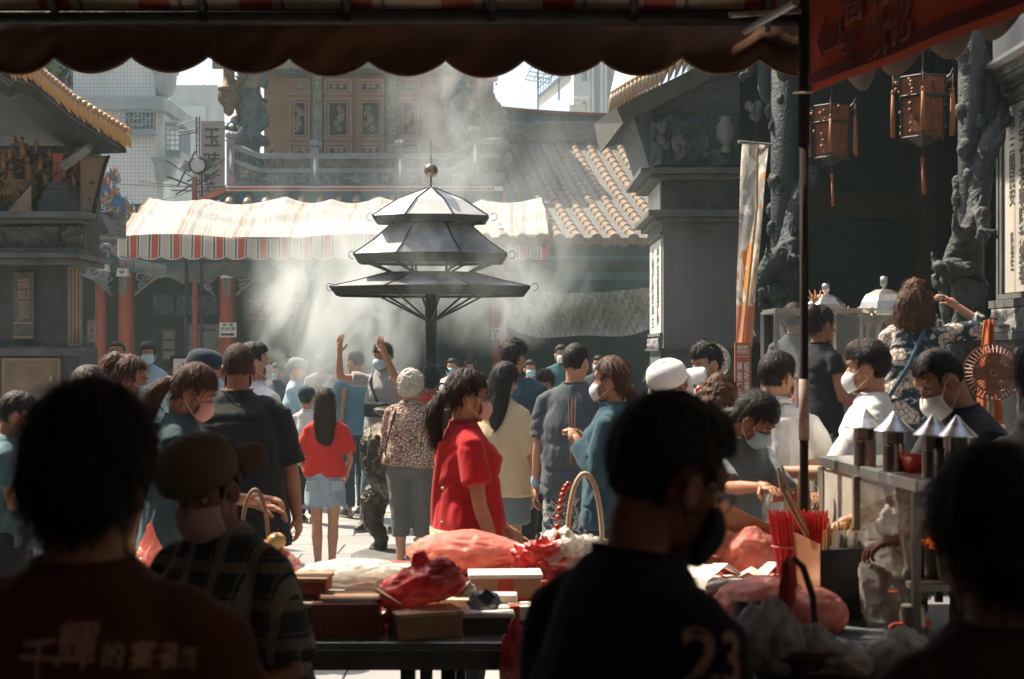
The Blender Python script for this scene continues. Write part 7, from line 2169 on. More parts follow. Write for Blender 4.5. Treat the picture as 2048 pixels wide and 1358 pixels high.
r = thing('candy_jar', 'squat steel jar glinting red and white at the right end of the counter', 'jar', on(1825, 4.98)); m = MB(); m.rev([(.04, 0), (.045, .08), (.04, .10), (.042, .105)], n=20); m.build('jar', STEEL_D, r, smooth=True)
m = MB(); m.cap((-.07, -.02, .03), (.06, .02, .04), .02, .014, 8); m.build('wrapped_stick', REDPR, r, smooth=True)

# nearer things at the bottom edge of the view: a handled basket and bags on the low front bench
r = thing('front_bench', 'low dark bench before the counter carrying the front basket and bags', 'bench', (1.25, 3.6, 0))
m = MB(); m.box((0, 0, .93), (1.3, .6, .03)); m.build('bench_top', IRON, r)
for sx in (-.6, .6):
    for sy in (-.25, .25): m = MB(); m.box((sx, sy, .455), (.04, .04, .91)); m.build('leg', IRON, r)
BZ = .946
r = thing('cane_basket', 'dark cane basket whose tall twisted handle rises against the rosy bag', 'basket', (PX(1598, 3.6), 3.6, BZ))
m = MB(); m.tube([(-.045, 0, -.0), (-.045, 0, .10), (-.03, 0, .26), (-.012, 0, .275), (.01, 0, .255), (.035, 0, .18), (.045, 0, .05), (.045, 0, .0)], .009, 10); m.build('handle', M('dark_cane', (.13, .06, .035), (.08, .035, .02), .35), r, smooth=True)
m = MB(); m.rev([(.10, .0), (.13, .05), (.13, .065), (.11, .06), (.09, .005)], n=24); m.build('basket_bowl', M('dark_cane'), r)
crumple('red_ribbon', REDPR, (-.03, -.01, .21), (.018, .012, .06), r, .5, 4, 3, flat=False, nu=16, nv=12)
for k, (px, R, sd) in enumerate(((1535, (.085, .07, .10), 80), (1625, (.075, .06, .065), 81), (1805, (.08, .06, .06), 82), (1700, (.06, .05, .04), 83))):
    r = thing('clear_bag', ('large crinkled clear bag shining at the bottom edge left of the cane handle', 'pale crinkled bag just right of the cane handle', 'white handled carrier bag at the bottom edge under the cart', 'small flat clear bag between the two front bags')[k], 'bag', (PX(px, 3.55), 3.55, BZ))
    crumple('film', (plastic_film('smoky_film', (.42, .40, .37), .7, .12) if k < 2 else WHITEF), (0, 0, R[2] * .72), R, r, .28, 3.2, sd, ptop=.3)
    crumple('contents', (M('dark_card'), KRAFT)[k % 2], (0, 0, R[2] * .5), tuple(q * .7 for q in R), r, .2, 3, sd + 3, nu=20, nv=14)
r = thing('red_carrier_bag', 'limp red carrier bag hanging from the counter edge beside the silhouetted man', 'bag', (PX(1030, 4.82), 4.83, .50)); crumple('bag', REDF, (0, 0, .13), (.045, .02, .16), r, .35, 2.5, 90, flat=False)
crumple('handle', REDF, (.0, 0, .28), (.02, .012, .05), r, .4, 3, 91, flat=False, nu=16, nv=12)


# incense altar on the podium: glass case and two small steel shrine lanterns
def altar():
    Y = 9.6; z0 = .5
    r = thing('glass_case', 'tall glass and aluminium display case behind the two women on the podium', 'display case', (PX(1655, Y), Y, z0))
    W_ = (1765 - 1530) * Y / F; zt = PZ(622, Y) - z0; x0 = -W_ / 2
    m = MB(); m.b2(x0, -x0, -.25, .25, 0, .72); m.build('cabinet', STEEL_D, r)
    fr = MB()
    for xx in (x0, -.01, -x0):
        for yy in (-.25, .25): fr.b2(xx - .010, xx + .010, yy - .010, yy + .010, .72, zt)
    for yy in (-.25, .25): fr.b2(x0, -x0, yy - .011, yy + .011, zt - .02, zt); fr.b2(x0, -x0, yy - .011, yy + .011, .72, .74)
    fr.b2(x0 - .009, x0 + .009, -.25, .25, zt - .019, zt - .001); fr.build('case_frame', STEEL, r)
    m = MB(); m.b2(x0, -x0, -.25, .25, zt + .001, zt + .012); m.build('case_top', STEEL, r)
    for (a, b_) in ((x0, -.01), (-.01, -x0)): m = MB(); m.b2(a + .012, b_ - .012, -.253, -.249, .75, zt - .02); m.build('glass_pane', plastic_film('case_glass', (.40, .42, .40), .28, .08), r)
    m = MB(); rr = random.Random(5)
    for k in range(16):
        xx = x0 + .06 + (W_ - .1) * k / 16; hh = rr.uniform(.12, .3); m = MB(); m.cap((xx, 0, .76), (xx, 0, .76 + hh), .018, .012, 7); m.ell((xx, 0, .78 + hh), (.012, .012, .02)); m.build('candle', (M('candle_red', (.45, .08, .05)), M('candle_ochre', (.50, .32, .15)), PLASTER)[k % 3], r, smooth=True)
    for k, (px, py0, sc_, dx, lab) in enumerate(((1658, 565, .85, 0, 'smaller pale steel shrine lantern with domed roof on the glass case'), (1768, 552, 1.12, 0, 'larger steel shrine lantern with arched openings and knobbed dome'))):
        Yk = 9.5; k_ = Yk / F; z_top = PZ(py0, Yk); R = .145 * sc_
        base = (zt + z0 + .013) if k == 0 else PZ(770, Yk)
        c = thing('shrine_lantern', lab, 'lantern', (PX(px, Yk), Yk if k else Y, base))
        H = z_top - base; zr = H - .20 * sc_ - .03
        m = MB(); m.rev([(R * 1.45, zr - .012), (R * 1.40, zr), (R * 1.05, zr + .03), (R * .92, zr + .075 * sc_), (R * .75, zr + .115 * sc_), (R * .35, zr + .145 * sc_), (.01, zr + .15 * sc_)], n=6); m.build('roof', STEEL, c)
        m = MB(); m.rev([(.018, zr + .14 * sc_), (.012, zr + .16 * sc_), (.026, zr + .175 * sc_), (.026, H - .01), (.01, H)], n=14); m.build('finial', STEEL, c, smooth=True)
        for i in range(6):
            a = i * PI / 3; d = Vector((math.cos(a), math.sin(a), 0)) * R * 1.42; m = MB(); m.tube([d + Vector((0, 0, zr - .01)), d * 1.14 + Vector((0, 0, zr)), d * 1.26 + Vector((0, 0, zr + .04))], [.012, .010, .004], 6); m.build('upturned_corner', STEEL, c)
            if k:
                m = MB(); d2 = Vector((math.cos(a), math.sin(a), 0)) * R * .95; m.tube([d2 + Vector((0, 0, .0)), d2 + Vector((0, 0, zr - .012))], .016, 6); m.build('corner_post', STEEL, c)
                a2 = a + PI / 6; n_ = Vector((math.cos(a2), math.sin(a2), 0)); t_ = Vector((-n_.y, n_.x, 0)); w_ = R * .95 * .5; rad = R * .95 * .866
                m = MB(); pts = [(-w_, zr - .013), (w_, zr - .013), (w_, zr - .10), (w_ * .7, zr - .10)] + [(w_ * .7 * math.cos(q_), zr - .10 + .065 * math.sin(q_)) for q_ in [j * PI / 8 for j in range(1, 8)]] + [(-w_ * .7, zr - .10), (-w_, zr - .10)]
                vs = [n_ * rad + t_ * p_[0] + Vector((0, 0, p_[1])) for p_ in pts]; m.add(vs, [tuple(range(len(vs)))]); m.build('arch_panel', STEEL, c, solid=.006)
        m = MB(); m.rev([(R * 1.1, -.0), (R * 1.1, .03), (R * .9, .05)], n=6); m.build('base', STEEL, c)
        if k: m = MB(); m.rev([(R * .95, .0 - .45), (R * 1.05, -.002)], n=6); m.build('pedestal', STEEL_D, c)
        else: m = MB(); m.rev([(R * .8, .04), (R * .8, zr)], n=6); m.build('lantern_body', STEEL_D, c)
    m = MB(); rr = random.Random(6)
    q = P(1636, 615, 9.55); r2 = thing('flame_ornament', 'small orange paper flames on the glass case beside the pole', 'ornament', q)
    for k in range(9): m = MB(); a = -.9 + k * .22; m.tube([(0, 0, 0), (.05 * a, 0, .05), (.09 * a, 0, .09 + .03 * (k % 2))], [.014, .010, .002], 6, flat=.5); m.build('paper_flame', M('paper_flame', (.60, .24, .10)), r2, smooth=True)
    q = P(1695, 740, 9.4); r2 = thing('flower_bunch', 'bunch of pink offering flowers between the woman\'s profile and the shrine lantern', 'flowers', q)
    for k in range(26): m = MB(); m.ell((rr.uniform(-.10, .10), rr.uniform(-.05, .05), rr.uniform(-.09, .09)), (.026, .02, .022), Matrix.Rotation(rr.random() * 3, 3, 'X'), 7, 5); m.build('blossom', (M('pink_blossom', (.58, .30, .26), (.45, .2, .2)), M('pale_blossom', (.62, .52, .45)))[k % 2], r2, smooth=True)
    m = MB(); m.rev([(.05, -.5), (.06, -.3), (.04, -.1)], n=14); m.build('vase', STONE_L, r2, smooth=True)


altar()

r = thing('orange_cloth', 'bright orange ritual cloth hanging in folds against the inscribed pier', 'cloth', P(1978, 750, 8.4))
m = MB(); m.grid(lambda u, v: Vector(((u - .5) * (.05 + .10 * v), .04 * math.sin(u * 14 + v * 3), .33 - .62 * v)), 24, 20); m.build('cloth', M('orange_silk', (.55, .17, .05), (.42, .10, .04), .5, transl=.2), r, smooth=True)
m = MB(); m.tube([(-.05, 0, .33), (.05, 0, .33)], .008, 6); m.build('rod', IRON, r)
# ------------------------------------------------------------------ clothes of the crowd
C_RED = cloth('red_cotton', (.62, .035, .02)); C_CRIMSON = cloth('crimson_cotton', (.50, .012, .018)); C_CORAL = cloth('coral_cotton', (.55, .22, .15))
C_BLACK = cloth('black_cotton', (.018, .020, .024)); C_NAVY = cloth('navy_cotton', (.03, .06, .09)); C_CHAR = cloth('charcoal_cotton', (.055, .07, .08), (.085, .10, .105))
C_TEAL = cloth('teal_knit', (.03, .075, .098), (.045, .10, .125), rough=.95); C_WHITE = cloth('white_cotton', (.72, .71, .67)); C_YELLOW = cloth('pale_yellow_cotton', (.66, .52, .31)); C_BLUE = cloth('blue_cotton', (.10, .22, .30))
C_SKY = cloth('pale_blue_cotton', (.30, .45, .52)); C_GREY = cloth('grey_cotton', (.34, .34, .33)); C_SLATE = cloth('slate_trousers', (.10, .105, .10), (.13, .13, .125)); C_DENIM = cloth('faded_denim', (.25, .33, .38), (.36, .43, .46), sc=7); C_JEAN = cloth('dark_denim', (.06, .11, .15), (.10, .15, .19), sc=6)
C_DKRED = cloth('dark_maroon_cotton', (.13, .05, .03)); C_BROWN = cloth('dark_brown_cotton', (.06, .032, .02)); C_KHAKI = cloth('khaki_cap', (.20, .155, .10), (.15, .11, .07)); C_CAPW = cloth('white_cap', (.76, .75, .71)); C_CAPG = cloth('grey_cap', (.20, .22, .21)); C_CAPK = cloth('dark_cap', (.02, .035, .05))


def f_leopard(n, v):
    d = noise(n, v, 7, 3)
    x = N(n, 'ShaderNodeTexVoronoi'); x.feature = 'DISTANCE_TO_EDGE'; x.inputs['Scale'].default_value = 42; n.links.new(v, x.inputs['Vector'])
    y = N(n, 'ShaderNodeTexNoise'); y.inputs['Scale'].default_value = 60; n.links.new(v, y.inputs['Vector'])
    a = mix(n, (.55, .40, .30), (.42, .22, .17), ramp(n, d, [(.4, (0, 0, 0)), (.6, (1, 1, 1))]))
    b = mix(n, (.055, .035, .03), a, ramp(n, x.outputs['Distance'], [(.06, (0, 0, 0)), (.13, (1, 1, 1))]))
    return mix(n, b, (.62, .52, .42), ramp(n, y.outputs['Fac'], [(.60, (0, 0, 0)), (.66, (1, 1, 1))]))


def f_floral(n, v):
    w_ = N(n, 'ShaderNodeTexVoronoi'); w_.feature = 'F1'; w_.inputs['Scale'].default_value = 7.5; n.links.new(v, w_.inputs['Vector'])
    q = N(n, 'ShaderNodeTexVoronoi'); q.feature = 'DISTANCE_TO_EDGE'; q.inputs['Scale'].default_value = 26; n.links.new(v, q.inputs['Vector'])
    nn = noise(n, v, 13, 4, .6, 1.5)
    pet = ramp(n, q.outputs['Distance'], [(.03, (.10, .10, .10)), (.09, (1, 1, 1))])
    fl = mix(n, (.12, .10, .09), (.62, .52, .42), pet)
    m1 = ramp(n, w_.outputs['Distance'], [(.42, (1, 1, 1)), (.50, (0, 0, 0))])
    lf = mix(n, (.025, .045, .055), (.50, .47, .42), ramp(n, nn, [(.56, (0, 0, 0)), (.60, (1, 1, 1))]))
    return mix(n, lf, fl, m1)


def f_plaid(n, v):
    s = N(n, 'ShaderNodeSeparateXYZ'); n.links.new(v, s.inputs[0])
    def bands(ax, per, w0):
        d = N(n, 'ShaderNodeMath', operation='DIVIDE'); d.inputs[1].default_value = per; n.links.new(s.outputs[ax], d.inputs[0])
        f = N(n, 'ShaderNodeMath', operation='FRACT'); n.links.new(d.outputs[0], f.inputs[0])
        return ramp(n, f.outputs[0], [(0, (0, 0, 0)), (w0, (1, 1, 1)), (w0 + .3, (0, 0, 0)), (w0 + .4, (.6, .6, .6)), (w0 + .46, (0, 0, 0))], 'CONSTANT')
    a = mix(n, (.05, .06, .06), (.26, .24, .18), bands(0, .085, .2))
    return mix(n, a, (.34, .30, .23), mix(n, (0, 0, 0), bands(2, .085, .25), .5))


def f_stripe(n, v):
    s = N(n, 'ShaderNodeSeparateXYZ'); n.links.new(v, s.inputs[0])
    d = N(n, 'ShaderNodeMath', operation='DIVIDE'); d.inputs[1].default_value = .024; n.links.new(s.outputs[2], d.inputs[0])
    f = N(n, 'ShaderNodeMath', operation='FRACT'); n.links.new(d.outputs[0], f.inputs[0])
    return ramp(n, f.outputs[0], [(0, (.70, .68, .62)), (.5, (.02, .03, .04))], 'CONSTANT')


def f_blotch(n, v): return ramp(n, noise(n, v, 18, 4, .6, 1), [(.42, (.04, .05, .055)), (.47, (.30, .31, .30)), (.55, (.55, .52, .46)), (.60, (.06, .06, .06))], 'CONSTANT')
def f_redflower(n, v): return mix(n, (.36, .05, .035), (.55, .42, .34), ramp(n, noise(n, v, 22, 3), [(.58, (0, 0, 0)), (.62, (1, 1, 1))]))
def f_camo(n, v): return ramp(n, noise(n, v, 9, 3, .6, 1), [(.42, (.05, .055, .05)), (.48, (.20, .18, .14)), (.56, (.09, .09, .08))], 'CONSTANT')
def f_kid(n, v):
    s = N(n, 'ShaderNodeSeparateXYZ'); n.links.new(v, s.inputs[0])
    return ramp(n, s.outputs[2], [(0, (.70, .68, .64)), (.70, (.70, .68, .64)), (.705, (.58, .04, .03)), (.84, (.72, .70, .66))], 'CONSTANT')


P_LEO = pattern_cloth('leopard_print', f_leopard); P_FLO = pattern_cloth('dark_floral_print', f_floral); P_PLAID = pattern_cloth('plaid_shirting', f_plaid); P_STR = pattern_cloth('striped_jersey', f_stripe)
P_BLOT = pattern_cloth('blotched_shorts', f_blotch); P_RFL = pattern_cloth('red_flowered_cotton', f_redflower); P_CAMO = pattern_cloth('camouflage', f_camo); P_KID = pattern_cloth('white_red_shirt', f_kid)


def at(px, Y): return PX(px, Y), Y


def toward(yaw, v):
    """World direction v given in the figure's own axes."""
    return tuple(Matrix.Rotation(-math.radians(yaw), 3, 'Z') @ Vector(v))


def strap(root, U, s, pts, mat, r=.008, name='bag_strap'):
    m = MB(); m.tube([U @ (Vector(q) * s) for q in pts], r, 6); return m.build(name, mat, root, smooth=True)


def printed(root, chh, mat, px, py, w_, h_):
    """Print lying on the shirt of a figure: each point of the glyph is laid onto the cloth."""
    from mathutils.bvhtree import BVHTree
    sh_ = [c_ for c_ in root.children if c_.name.startswith('shirt')][0]; W = sh_.matrix_world
    bv = BVHTree.FromPolygons([W @ v.co for v in sh_.data.vertices], [tuple(p_.vertices) for p_ in sh_.data.polygons])
    o = Vector((0, 0, CAMZ)); hit = bv.ray_cast(o, (P(px, py, 1.0) - o).normalized())[0]
    if hit is None: return
    k = hit.y / F; t_ = text(chh, mat, (0, 0, 0), w=w_ * k, h=h_ * k, bold=.018)
    inv = root.matrix_world.inverted()
    for v in t_.data.vertices:
        q = Vector((hit.x + v.co.x, 0, hit.z + v.co.y)); h_ = bv.ray_cast(q, Vector((0, 1, 0)))[0]
        v.co = inv @ ((h_ if h_ and abs(h_.y - hit.y) < .12 else Vector((q.x, hit.y, q.z))) + Vector((0, -.004, 0)))
    t_.location = (0, 0, 0); t_.rotation_euler = (0, 0, 0); t_.parent = root; t_.name = 'lettering'


# --- the girl, the elderly woman, the woman in red and those round the pagoda
r, Hm, U, A = person(*at(650, 10.9), 1.443, 5, fem=True, b=.92, top=('tee', C_RED, {'hem': .93, 'loose': 1.18, 'sleeve': .8, 'wr': .016}), bottom=('skirt', C_DENIM, {'len': .30}), hair=('long', H_DARK), shoes=SHOE_B,
    armL=((-.25, .05, -1), (.15, .75, -.55)), armR=((.28, .05, -1), (-.15, .7, -.6)), stance=-.02, label='girl in a bright red top and frayed denim skirt seen from behind, long dark hair')
s = r['_s']; m = MB()
for k in range(120):
    a = k * 2 * PI / 120; z0_ = .655 * s; m.tube([(.20 * math.cos(a) * s, .152 * math.sin(a) * s, z0_ + .01), (.205 * math.cos(a) * s, .156 * math.sin(a) * s, z0_ - random.uniform(.008, .022))], .002, 3)
m.build('frayed_hem', C_DENIM, r)['kind'] = 'stuff'
for sx in (-1, 1):
    m = MB(); m.b2(sx * .095 - .042, sx * .095 + .042, -.152 * s - .006, -.150 * s - .001, .80 * s, .89 * s); m.build('back_pocket', C_DENIM, r)
m = MB(); m.loft([[U @ (v * s) for v in ring((0, -.01, 1.46), .078, .074, 18)], [U @ (v * s) for v in ring((0, -.02, 1.40), .115, .10, 18)], [U @ (v * s) for v in ring((.0, -.03, 1.375), .11, .098, 18)]]); m.build('sailor_scarf', C_BLACK, r, smooth=True)

r, Hm, U, A = person(*at(822, 11.3), 1.575, -12, fem=True, b=1.22, belly=.02, top=('long', P_LEO, {'hem': .90, 'loose': 1.12, 'sleeve': 1.5}), bottom=('capri', C_SLATE, {'len': .76, 'loose': 1.12}), hair=('perm', H_GREY),
    armL=((-.22, .2, -1), (.1, .8, -.5)), armR=((.25, .2, -1), (-.1, .8, -.5)), walk=.03, head=(-8, 5, 0), label='elderly woman with curly grey hair, leopard print blouse and cropped grey trousers')
strap(r, U, r['_s'], [(-.10, -.02, 1.42), (-.11, -.115, 1.36), (-.14, -.145, 1.22), (-.19, -.135, 1.02), (-.20, -.05, .96)], C_BLACK, .007)

r, Hm, U, A = person(*at(930, 6.6), 1.655, -78, fem=True, b=1.12, belly=.022, top=('tee', C_CRIMSON, {'hem': .89, 'loose': 1.04, 'sleeve': .66, 'wr': .013}), bottom=('pants', C_BLACK), hair=('pony_bangs', H_DARK), mask=MASKP, glasses=True,
    armL=((-.1, .3, -1), (.05, .7, -.7)), armR=((.34, .10, -1), (.02, .34, -1)), head=(0, 6, 0), lod=0, label='woman in a crimson T-shirt and red vest in profile, pink mask, glasses and ponytail')
s = r['_s']
m = MB(); m.grid(lambda u, v: U @ (Vector(((.165 - .01 * v) * math.cos(PI * (1.16 + .62 * u)), (.142 + .015 * v) * math.sin(PI * (1.12 + .72 * u)) + .012 * math.sin(v * 9 + u * 14), 1.40 - .64 * v - .05 * math.sin(PI * u))) * s), 26, 22)
m.build('red_vest', cloth('vest_red', (.52, .025, .018)), r, smooth=True, solid=.004)
m = MB(); m.loft([[U @ (v * s) for v in ring((0, .0, z), .205 * 1.06, .15 * 1.12, 20)] for z in (.86, .90, .955)]); m.build('waist_wrap', pattern_cloth('pink_check', lambda n, v: mix(n, (.45, .27, .20), (.62, .46, .36), ramp(n, noise(n, v, 40, 1), [(.48, (0, 0, 0)), (.52, (1, 1, 1))]))), r, smooth=True)
m = MB(); m.box(U @ (Vector((.235, .0, .855)) * s), (.05, .24, .13)); pc = m.build('waist_pouch', C_BLACK, r, bevel=.015)
m = MB(); m.box(U @ (Vector((.263, .06, .875)) * s), (.008, .05, .018)); m.build('badge', PLASTER, pc)
m = MB()
for k in range(3): m.ell(U @ (Vector((.20 - .02 * k, -.14, 1.16 - .16 * k)) * s), (.008, .008, .008), None, 8, 6)
m.build('button', CREAM, r)

person(*at(1002, 9.5), 1.668, -28, fem=True, b=1.05, top=('tee', C_YELLOW, {'hem': .80, 'loose': 1.22, 'sleeve': .95, 'wr': .009}), bottom=('shorts', cloth('grey_blue_shorts', (.17, .22, .25)), {'len': .36, 'loose': 1.25}), hair=('longside', H_BLACK), head=(-10, 8, 10),
    armL=((-.12, .1, -1), (.1, .6, -.6)), armR=((.15, .1, -1), (.0, .2, -1)), label='long haired woman in a pale yellow T-shirt and grey shorts seen from behind')
person(*at(1024, 10.5), 1.83, -25, b=1.22, top=('tee', C_NAVY, {'hem': .86, 'loose': 1.1}), bottom=('pants', C_BLACK), hair=('messy', H_BLACK), head=(-15, 12, 0), armR=((.2, .15, -1), (-.1, .6, -.7)), label='tall broad man in a navy T-shirt with thick tousled hair, behind the yellow shirt')
r, Hm, U, A = person(*at(1150, 9.0), 1.80, -22, b=1.06, top=('tee', C_CHAR, {'hem': .78, 'loose': 1.15, 'sleeve': .8, 'wr': .018}), bottom=('shorts', P_BLOT, {'len': .5, 'loose': 1.2}), hair=('crop', H_BLACK), head=(-12, 6, 0), armL=((-.16, -.02, -1), (-.12, .12, -1)), armR=((.2, .3, -.8), (-.2, .8, .3)),
    label='crop haired man in a long charcoal T-shirt and blotched shorts, watch on his wrist')
m = MB(); w_ = A[0][2]; m.cap(w_ + Vector((0, 0, .02)), w_ + Vector((0, 0, .045)), .034, .034, 14); m.build('wristwatch', C_SKY, r, smooth=True)
r, Hm, U, A = person(*at(1226, 7.7), 1.71, 72, fem=True, b=.98, top=('long', C_TEAL, {'hem': .80, 'loose': 1.25, 'wr': .016}), bottom=('skirt', cloth('dark_skirt', (.05, .055, .06)), {'len': .42}), hair=('lowpony', H_BROWN), mask=MASKW, head=(0, 5, 0), lod=0,
    armL=((-.12, .12, -1), (.45, .62, .75)), armR=((.12, .12, -1), (-.45, .62, .75)), hands=(1.2, 1.2), label='woman in a teal sweatshirt holding tall incense, brown low ponytail, facing left')
h0 = (A[0][2] + A[1][2]) / 2; c0 = Matrix.Rotation(math.radians(72), 3, 'Z') @ h0 + Vector((PX(1226, 7.7), 7.7, 0))
t = thing('joss_sticks', 'three thin joss sticks held upright by the woman in teal', 'joss sticks', (c0.x - .055, c0.y, c0.z))
for k in range(3): m = MB(); m.tube([(.006 * k - .006, 0, -.12), (.02 * k - .02, 0, .24)], .0035, 5); m.build('stick', M('joss_tan', (.42, .22, .12), (.30, .12, .06)), t)

# worshippers further in
r, Hm, U, A = person(*at(768, 13.8), 1.82, 142, b=1.0, top=('tee', C_GREY, {'hem': .84, 'loose': 1.15, 'wr': .014}), bottom=('pants', C_JEAN, {'loose': 1.1}), hair=('messy_bangs', H_DARK), mask=MASKB, head=(8, 8, 0), armL=((-.55, .75, .10), (.28, .30, 1)), armR=((.50, .80, .12), (-.22, .22, 1)), hands=(.25, .25), palms=((0, -1, 0), (0, -1, 0)), walk=.14,
    label='man in a grey T-shirt raising both hands beside his masked face in the smoke')
strap(r, U, r['_s'], [(.10, .02, 1.44), (.06, .125, 1.34), (-.04, .14, 1.18), (-.15, .13, 1.02)], C_BLACK, .014)
m = MB(); m.box(U @ (Vector((-.06, .17, 1.10)) * r['_s']), (.26, .09, .14)); m.build('waist_bag', C_BLACK, r, bevel=.02)
r, Hm, U, A = person(*at(712, 14.9), 1.75, 38, b=1.1, top=('tee', C_BLUE, {'hem': .84, 'loose': 1.08}), bottom=('pants', C_NAVY), hair=('crop', H_SALT), head=(20, 5, 0), armL=((-.2, .4, -.9), (.1, .8, .2)), label='grizzled man in a blue T-shirt holding a stick, left of the raised hands')
t = thing('joss_sticks', 'thick bundle of joss sticks held by the man in blue', 'joss sticks', P(684, 830, 14.7)); m = MB(); m.tube([(-.03, 0, -.3), (.03, 0, .28)], [.018, .022], 8); m.build('bundle', M('joss_tan'), t)
r, Hm, U, A = person(*at(592, 15.8), 1.64, -102, b=.98, top=('long', C_SKY, {'hem': .74, 'loose': 1.2}), bottom=('pants', cloth('navy_trousers', (.025, .04, .055))), hair=('crop', H_SALT), hat=('bucket', C_CAPG), head=(0, 8, 0), armL=((-.2, .45, -.8), (.3, .75, .55)), armR=((.2, .45, -.8), (-.3, .75, .55)), hands=(.3, .3), label='man in a grey cap and pale blue cardigan praying with hands together')
s = r['_s']; m = MB(); m.grid(lambda u, v: U @ (Vector(((.07 + .03 * v) * (2 * u - 1), .128 + .02 * math.sin(PI * v) + .012 * math.cos(PI * (u - .5)), 1.42 - .62 * v)) * s), 8, 16); m.build('dark_undershirt', C_NAVY, r, smooth=True, solid=.004)
person(*at(614, 14.4), 1.34, -20, b=.85, top=('tee', P_KID, {'hem': .76, 'loose': 1.15}), bottom=('pants', C_BLACK), hair=('short', None), hat=('cap', C_CAPK), lod=2, label='small child in a dark cap and white shirt with red hem, half behind the girl', sole=C_CORAL)
person(*at(862, 12.6), 1.60, -5, fem=True, b=1.05, top=('tee', cloth('brick_red_cotton', (.38, .06, .035))), bottom=('pants', C_BLACK), hair=('bowl', H_BLACK), lod=2, label='black bobbed head in a brick red top between elderly woman and pagoda post')
person(*at(1092, 12.9), 1.575, 172, fem=True, b=1.0, top=('tee', P_RFL), bottom=('pants', C_BLACK), hair=('bowl_bangs', H_BLACK), mask=MASKW, head=(0, 28, 0), lod=2, label='woman in a red flowered top bowing her black fringed head, behind the navy shirt')
person(*at(1122, 18.8), 1.68, 188, z0=.13, b=1.05, top=('sleeveless', cloth('petrol_vest', (.04, .12, .14))), bottom=('pants', C_BLACK), hair=('short', H_BLACK), mask=MASKW, lod=2, label='masked figure in a petrol vest facing us from the dark altar hall')

# --- the left group
r, Hm, U, A = person(*at(476, 7.4), 1.79, -10, b=1.34, top=('tee', C_BLACK, {'hem': .70, 'loose': 1.12, 'sleeve': .9, 'wr': .016}), bottom=('pants', C_BLACK, {'len': .9}), hair=('crop', H_SHAVE), mask=MASKK, skin=SKIN_TAN, head=(22, 4, 0), armL=((-.15, .1, -1), (.1, .6, -.7)), armR=((.20, .1, -1), (.03, .35, -1)), lod=0, label='heavy shaven headed man in a loose black T-shirt with a neck cord')
s = r['_s']; m = MB(); rr_ = [U @ (v * s) for v in ring((0, -.006, 1.468), .080, .078, 24)]; m.tube(rr_ + rr_[:1], .003, 5); m.build('neck_cord', M('brass_cord', (.30, .20, .08), metal=.6), r)
person(*at(508, 9.4), 1.80, -48, b=1.12, top=('tee', C_WHITE, {'hem': .84}), bottom=('pants', C_SLATE), hair=('short', H_BLACK), mask=MASKW, head=(-20, 0, 0), label='man in a white T-shirt and white mask just right of the shaven head')
person(*at(402, 8.5), 1.735, -70, b=1.0, top=('tee', C_JEAN, {'loose': 1.15}), bottom=('pants', C_BLACK), hair=('short', H_BLACK), hat=('bucket', C_CAPK), mask=MASKB, head=(0, 10, 0), label='person in a dark cap and denim blue top squeezed left of the shaven head')
r, Hm, U, A = person(*at(338, 6.45), 1.70, -88, fem=True, b=1.02, lean=6, top=('tee', cloth('dark_teal_blouse', (.03, .065, .085), (.07, .13, .16)), {'sleeve': .8}), bottom=('pants', C_BLACK), hair=('pony_bangs', H_BROWN), mask=MASKP, head=(0, 22, 0), lod=0, armL=((-.1, .35, -.9), (0, .8, -.2)), armR=((.1, .45, -.9), (.1, .8, .0)), label='woman looking down, pink mask, wavy reddish ponytail and dark teal blouse with striped sleeve')
a, e, wq, hd = A[1]; m = MB(); m.tube([a.lerp(e, .35), a.lerp(e, .6), a.lerp(e, .85)], [.066, .070, .072], 16); m.build('striped_sleeve', P_STR, r, smooth=True)
person(*at(252, 7.3), 1.72, -84, fem=True, b=1.0, top=('tee', C_CORAL, {}), bottom=('pants', C_JEAN), hair=('topbun', H_BROWN), mask=MASKB, head=(0, 8, 0), armR=((.1, .5, -.8), (0, .8, .3)), label='woman in a coral top with a frizzy brown bun and blue mask')
person(*at(178, 6.8), 1.665, -10, b=1.0, top=('tee', C_BROWN), bottom=('pants', C_BLACK), hair=('short', H_DARK), lod=2, label='dark haired head peeping above the nearest left silhouette')
person(*at(233, 13.7), 1.75, 168, z0=.09, b=1.05, top=('tee', C_BLACK), bottom=('pants', C_BLACK), hair=('crop', H_BLACK), mask=MASKB, glasses=True, skin=SKIN_TAN, lod=2, head=(10, -8, 0), label='balding man with glasses and blue mask standing before the left red column')
r, Hm, U, A = person(*at(296, 15.0), 1.66, -160, z0=.17, fem=True, b=1.05, top=('tee', C_SKY, {'loose': 1.1, 'sleeve': .9}), bottom=('pants', C_BLACK), hair=('bowl_bangs', H_BLACK), mask=MASKB, lod=2, head=(-10, 0, 0), label='woman in a pale blue blouse with crossbody strap under the left end of the awning')
strap(r, U, r['_s'], [(.09, .0, 1.44), (.07, .12, 1.34), (-.05, .145, 1.1), (-.15, .13, .96)], C_BLACK, .009)
person(*at(176, 14.2), 1.70, 200, fem=True, b=.95, top=('tee', C_BLACK), bottom=('pants', C_BLACK), hair=('bowl', H_BLACK), mask=MASKB, lod=2, label='masked dark figure tucked against the left gate pillar')
r, Hm, U, A = person(*at(20, 7.4), 1.52, -78, b=.95, top=('tee', cloth('teal_marl', (.07, .15, .18), (.12, .22, .26), sc=14), {'hem': .80, 'loose': 1.15}), bottom=('shorts', C_BLACK, {'len': .5, 'loose': 1.2}), hair=('short_bangs', H_BLACK), mask=MASKW, head=(0, 18, 0), armL=((-.1, .2, -1), (.1, 1, -.1)), armR=((.12, .15, -1), (0, 1, .05)), label='boy in a teal T-shirt and white mask at the left edge of the picture')
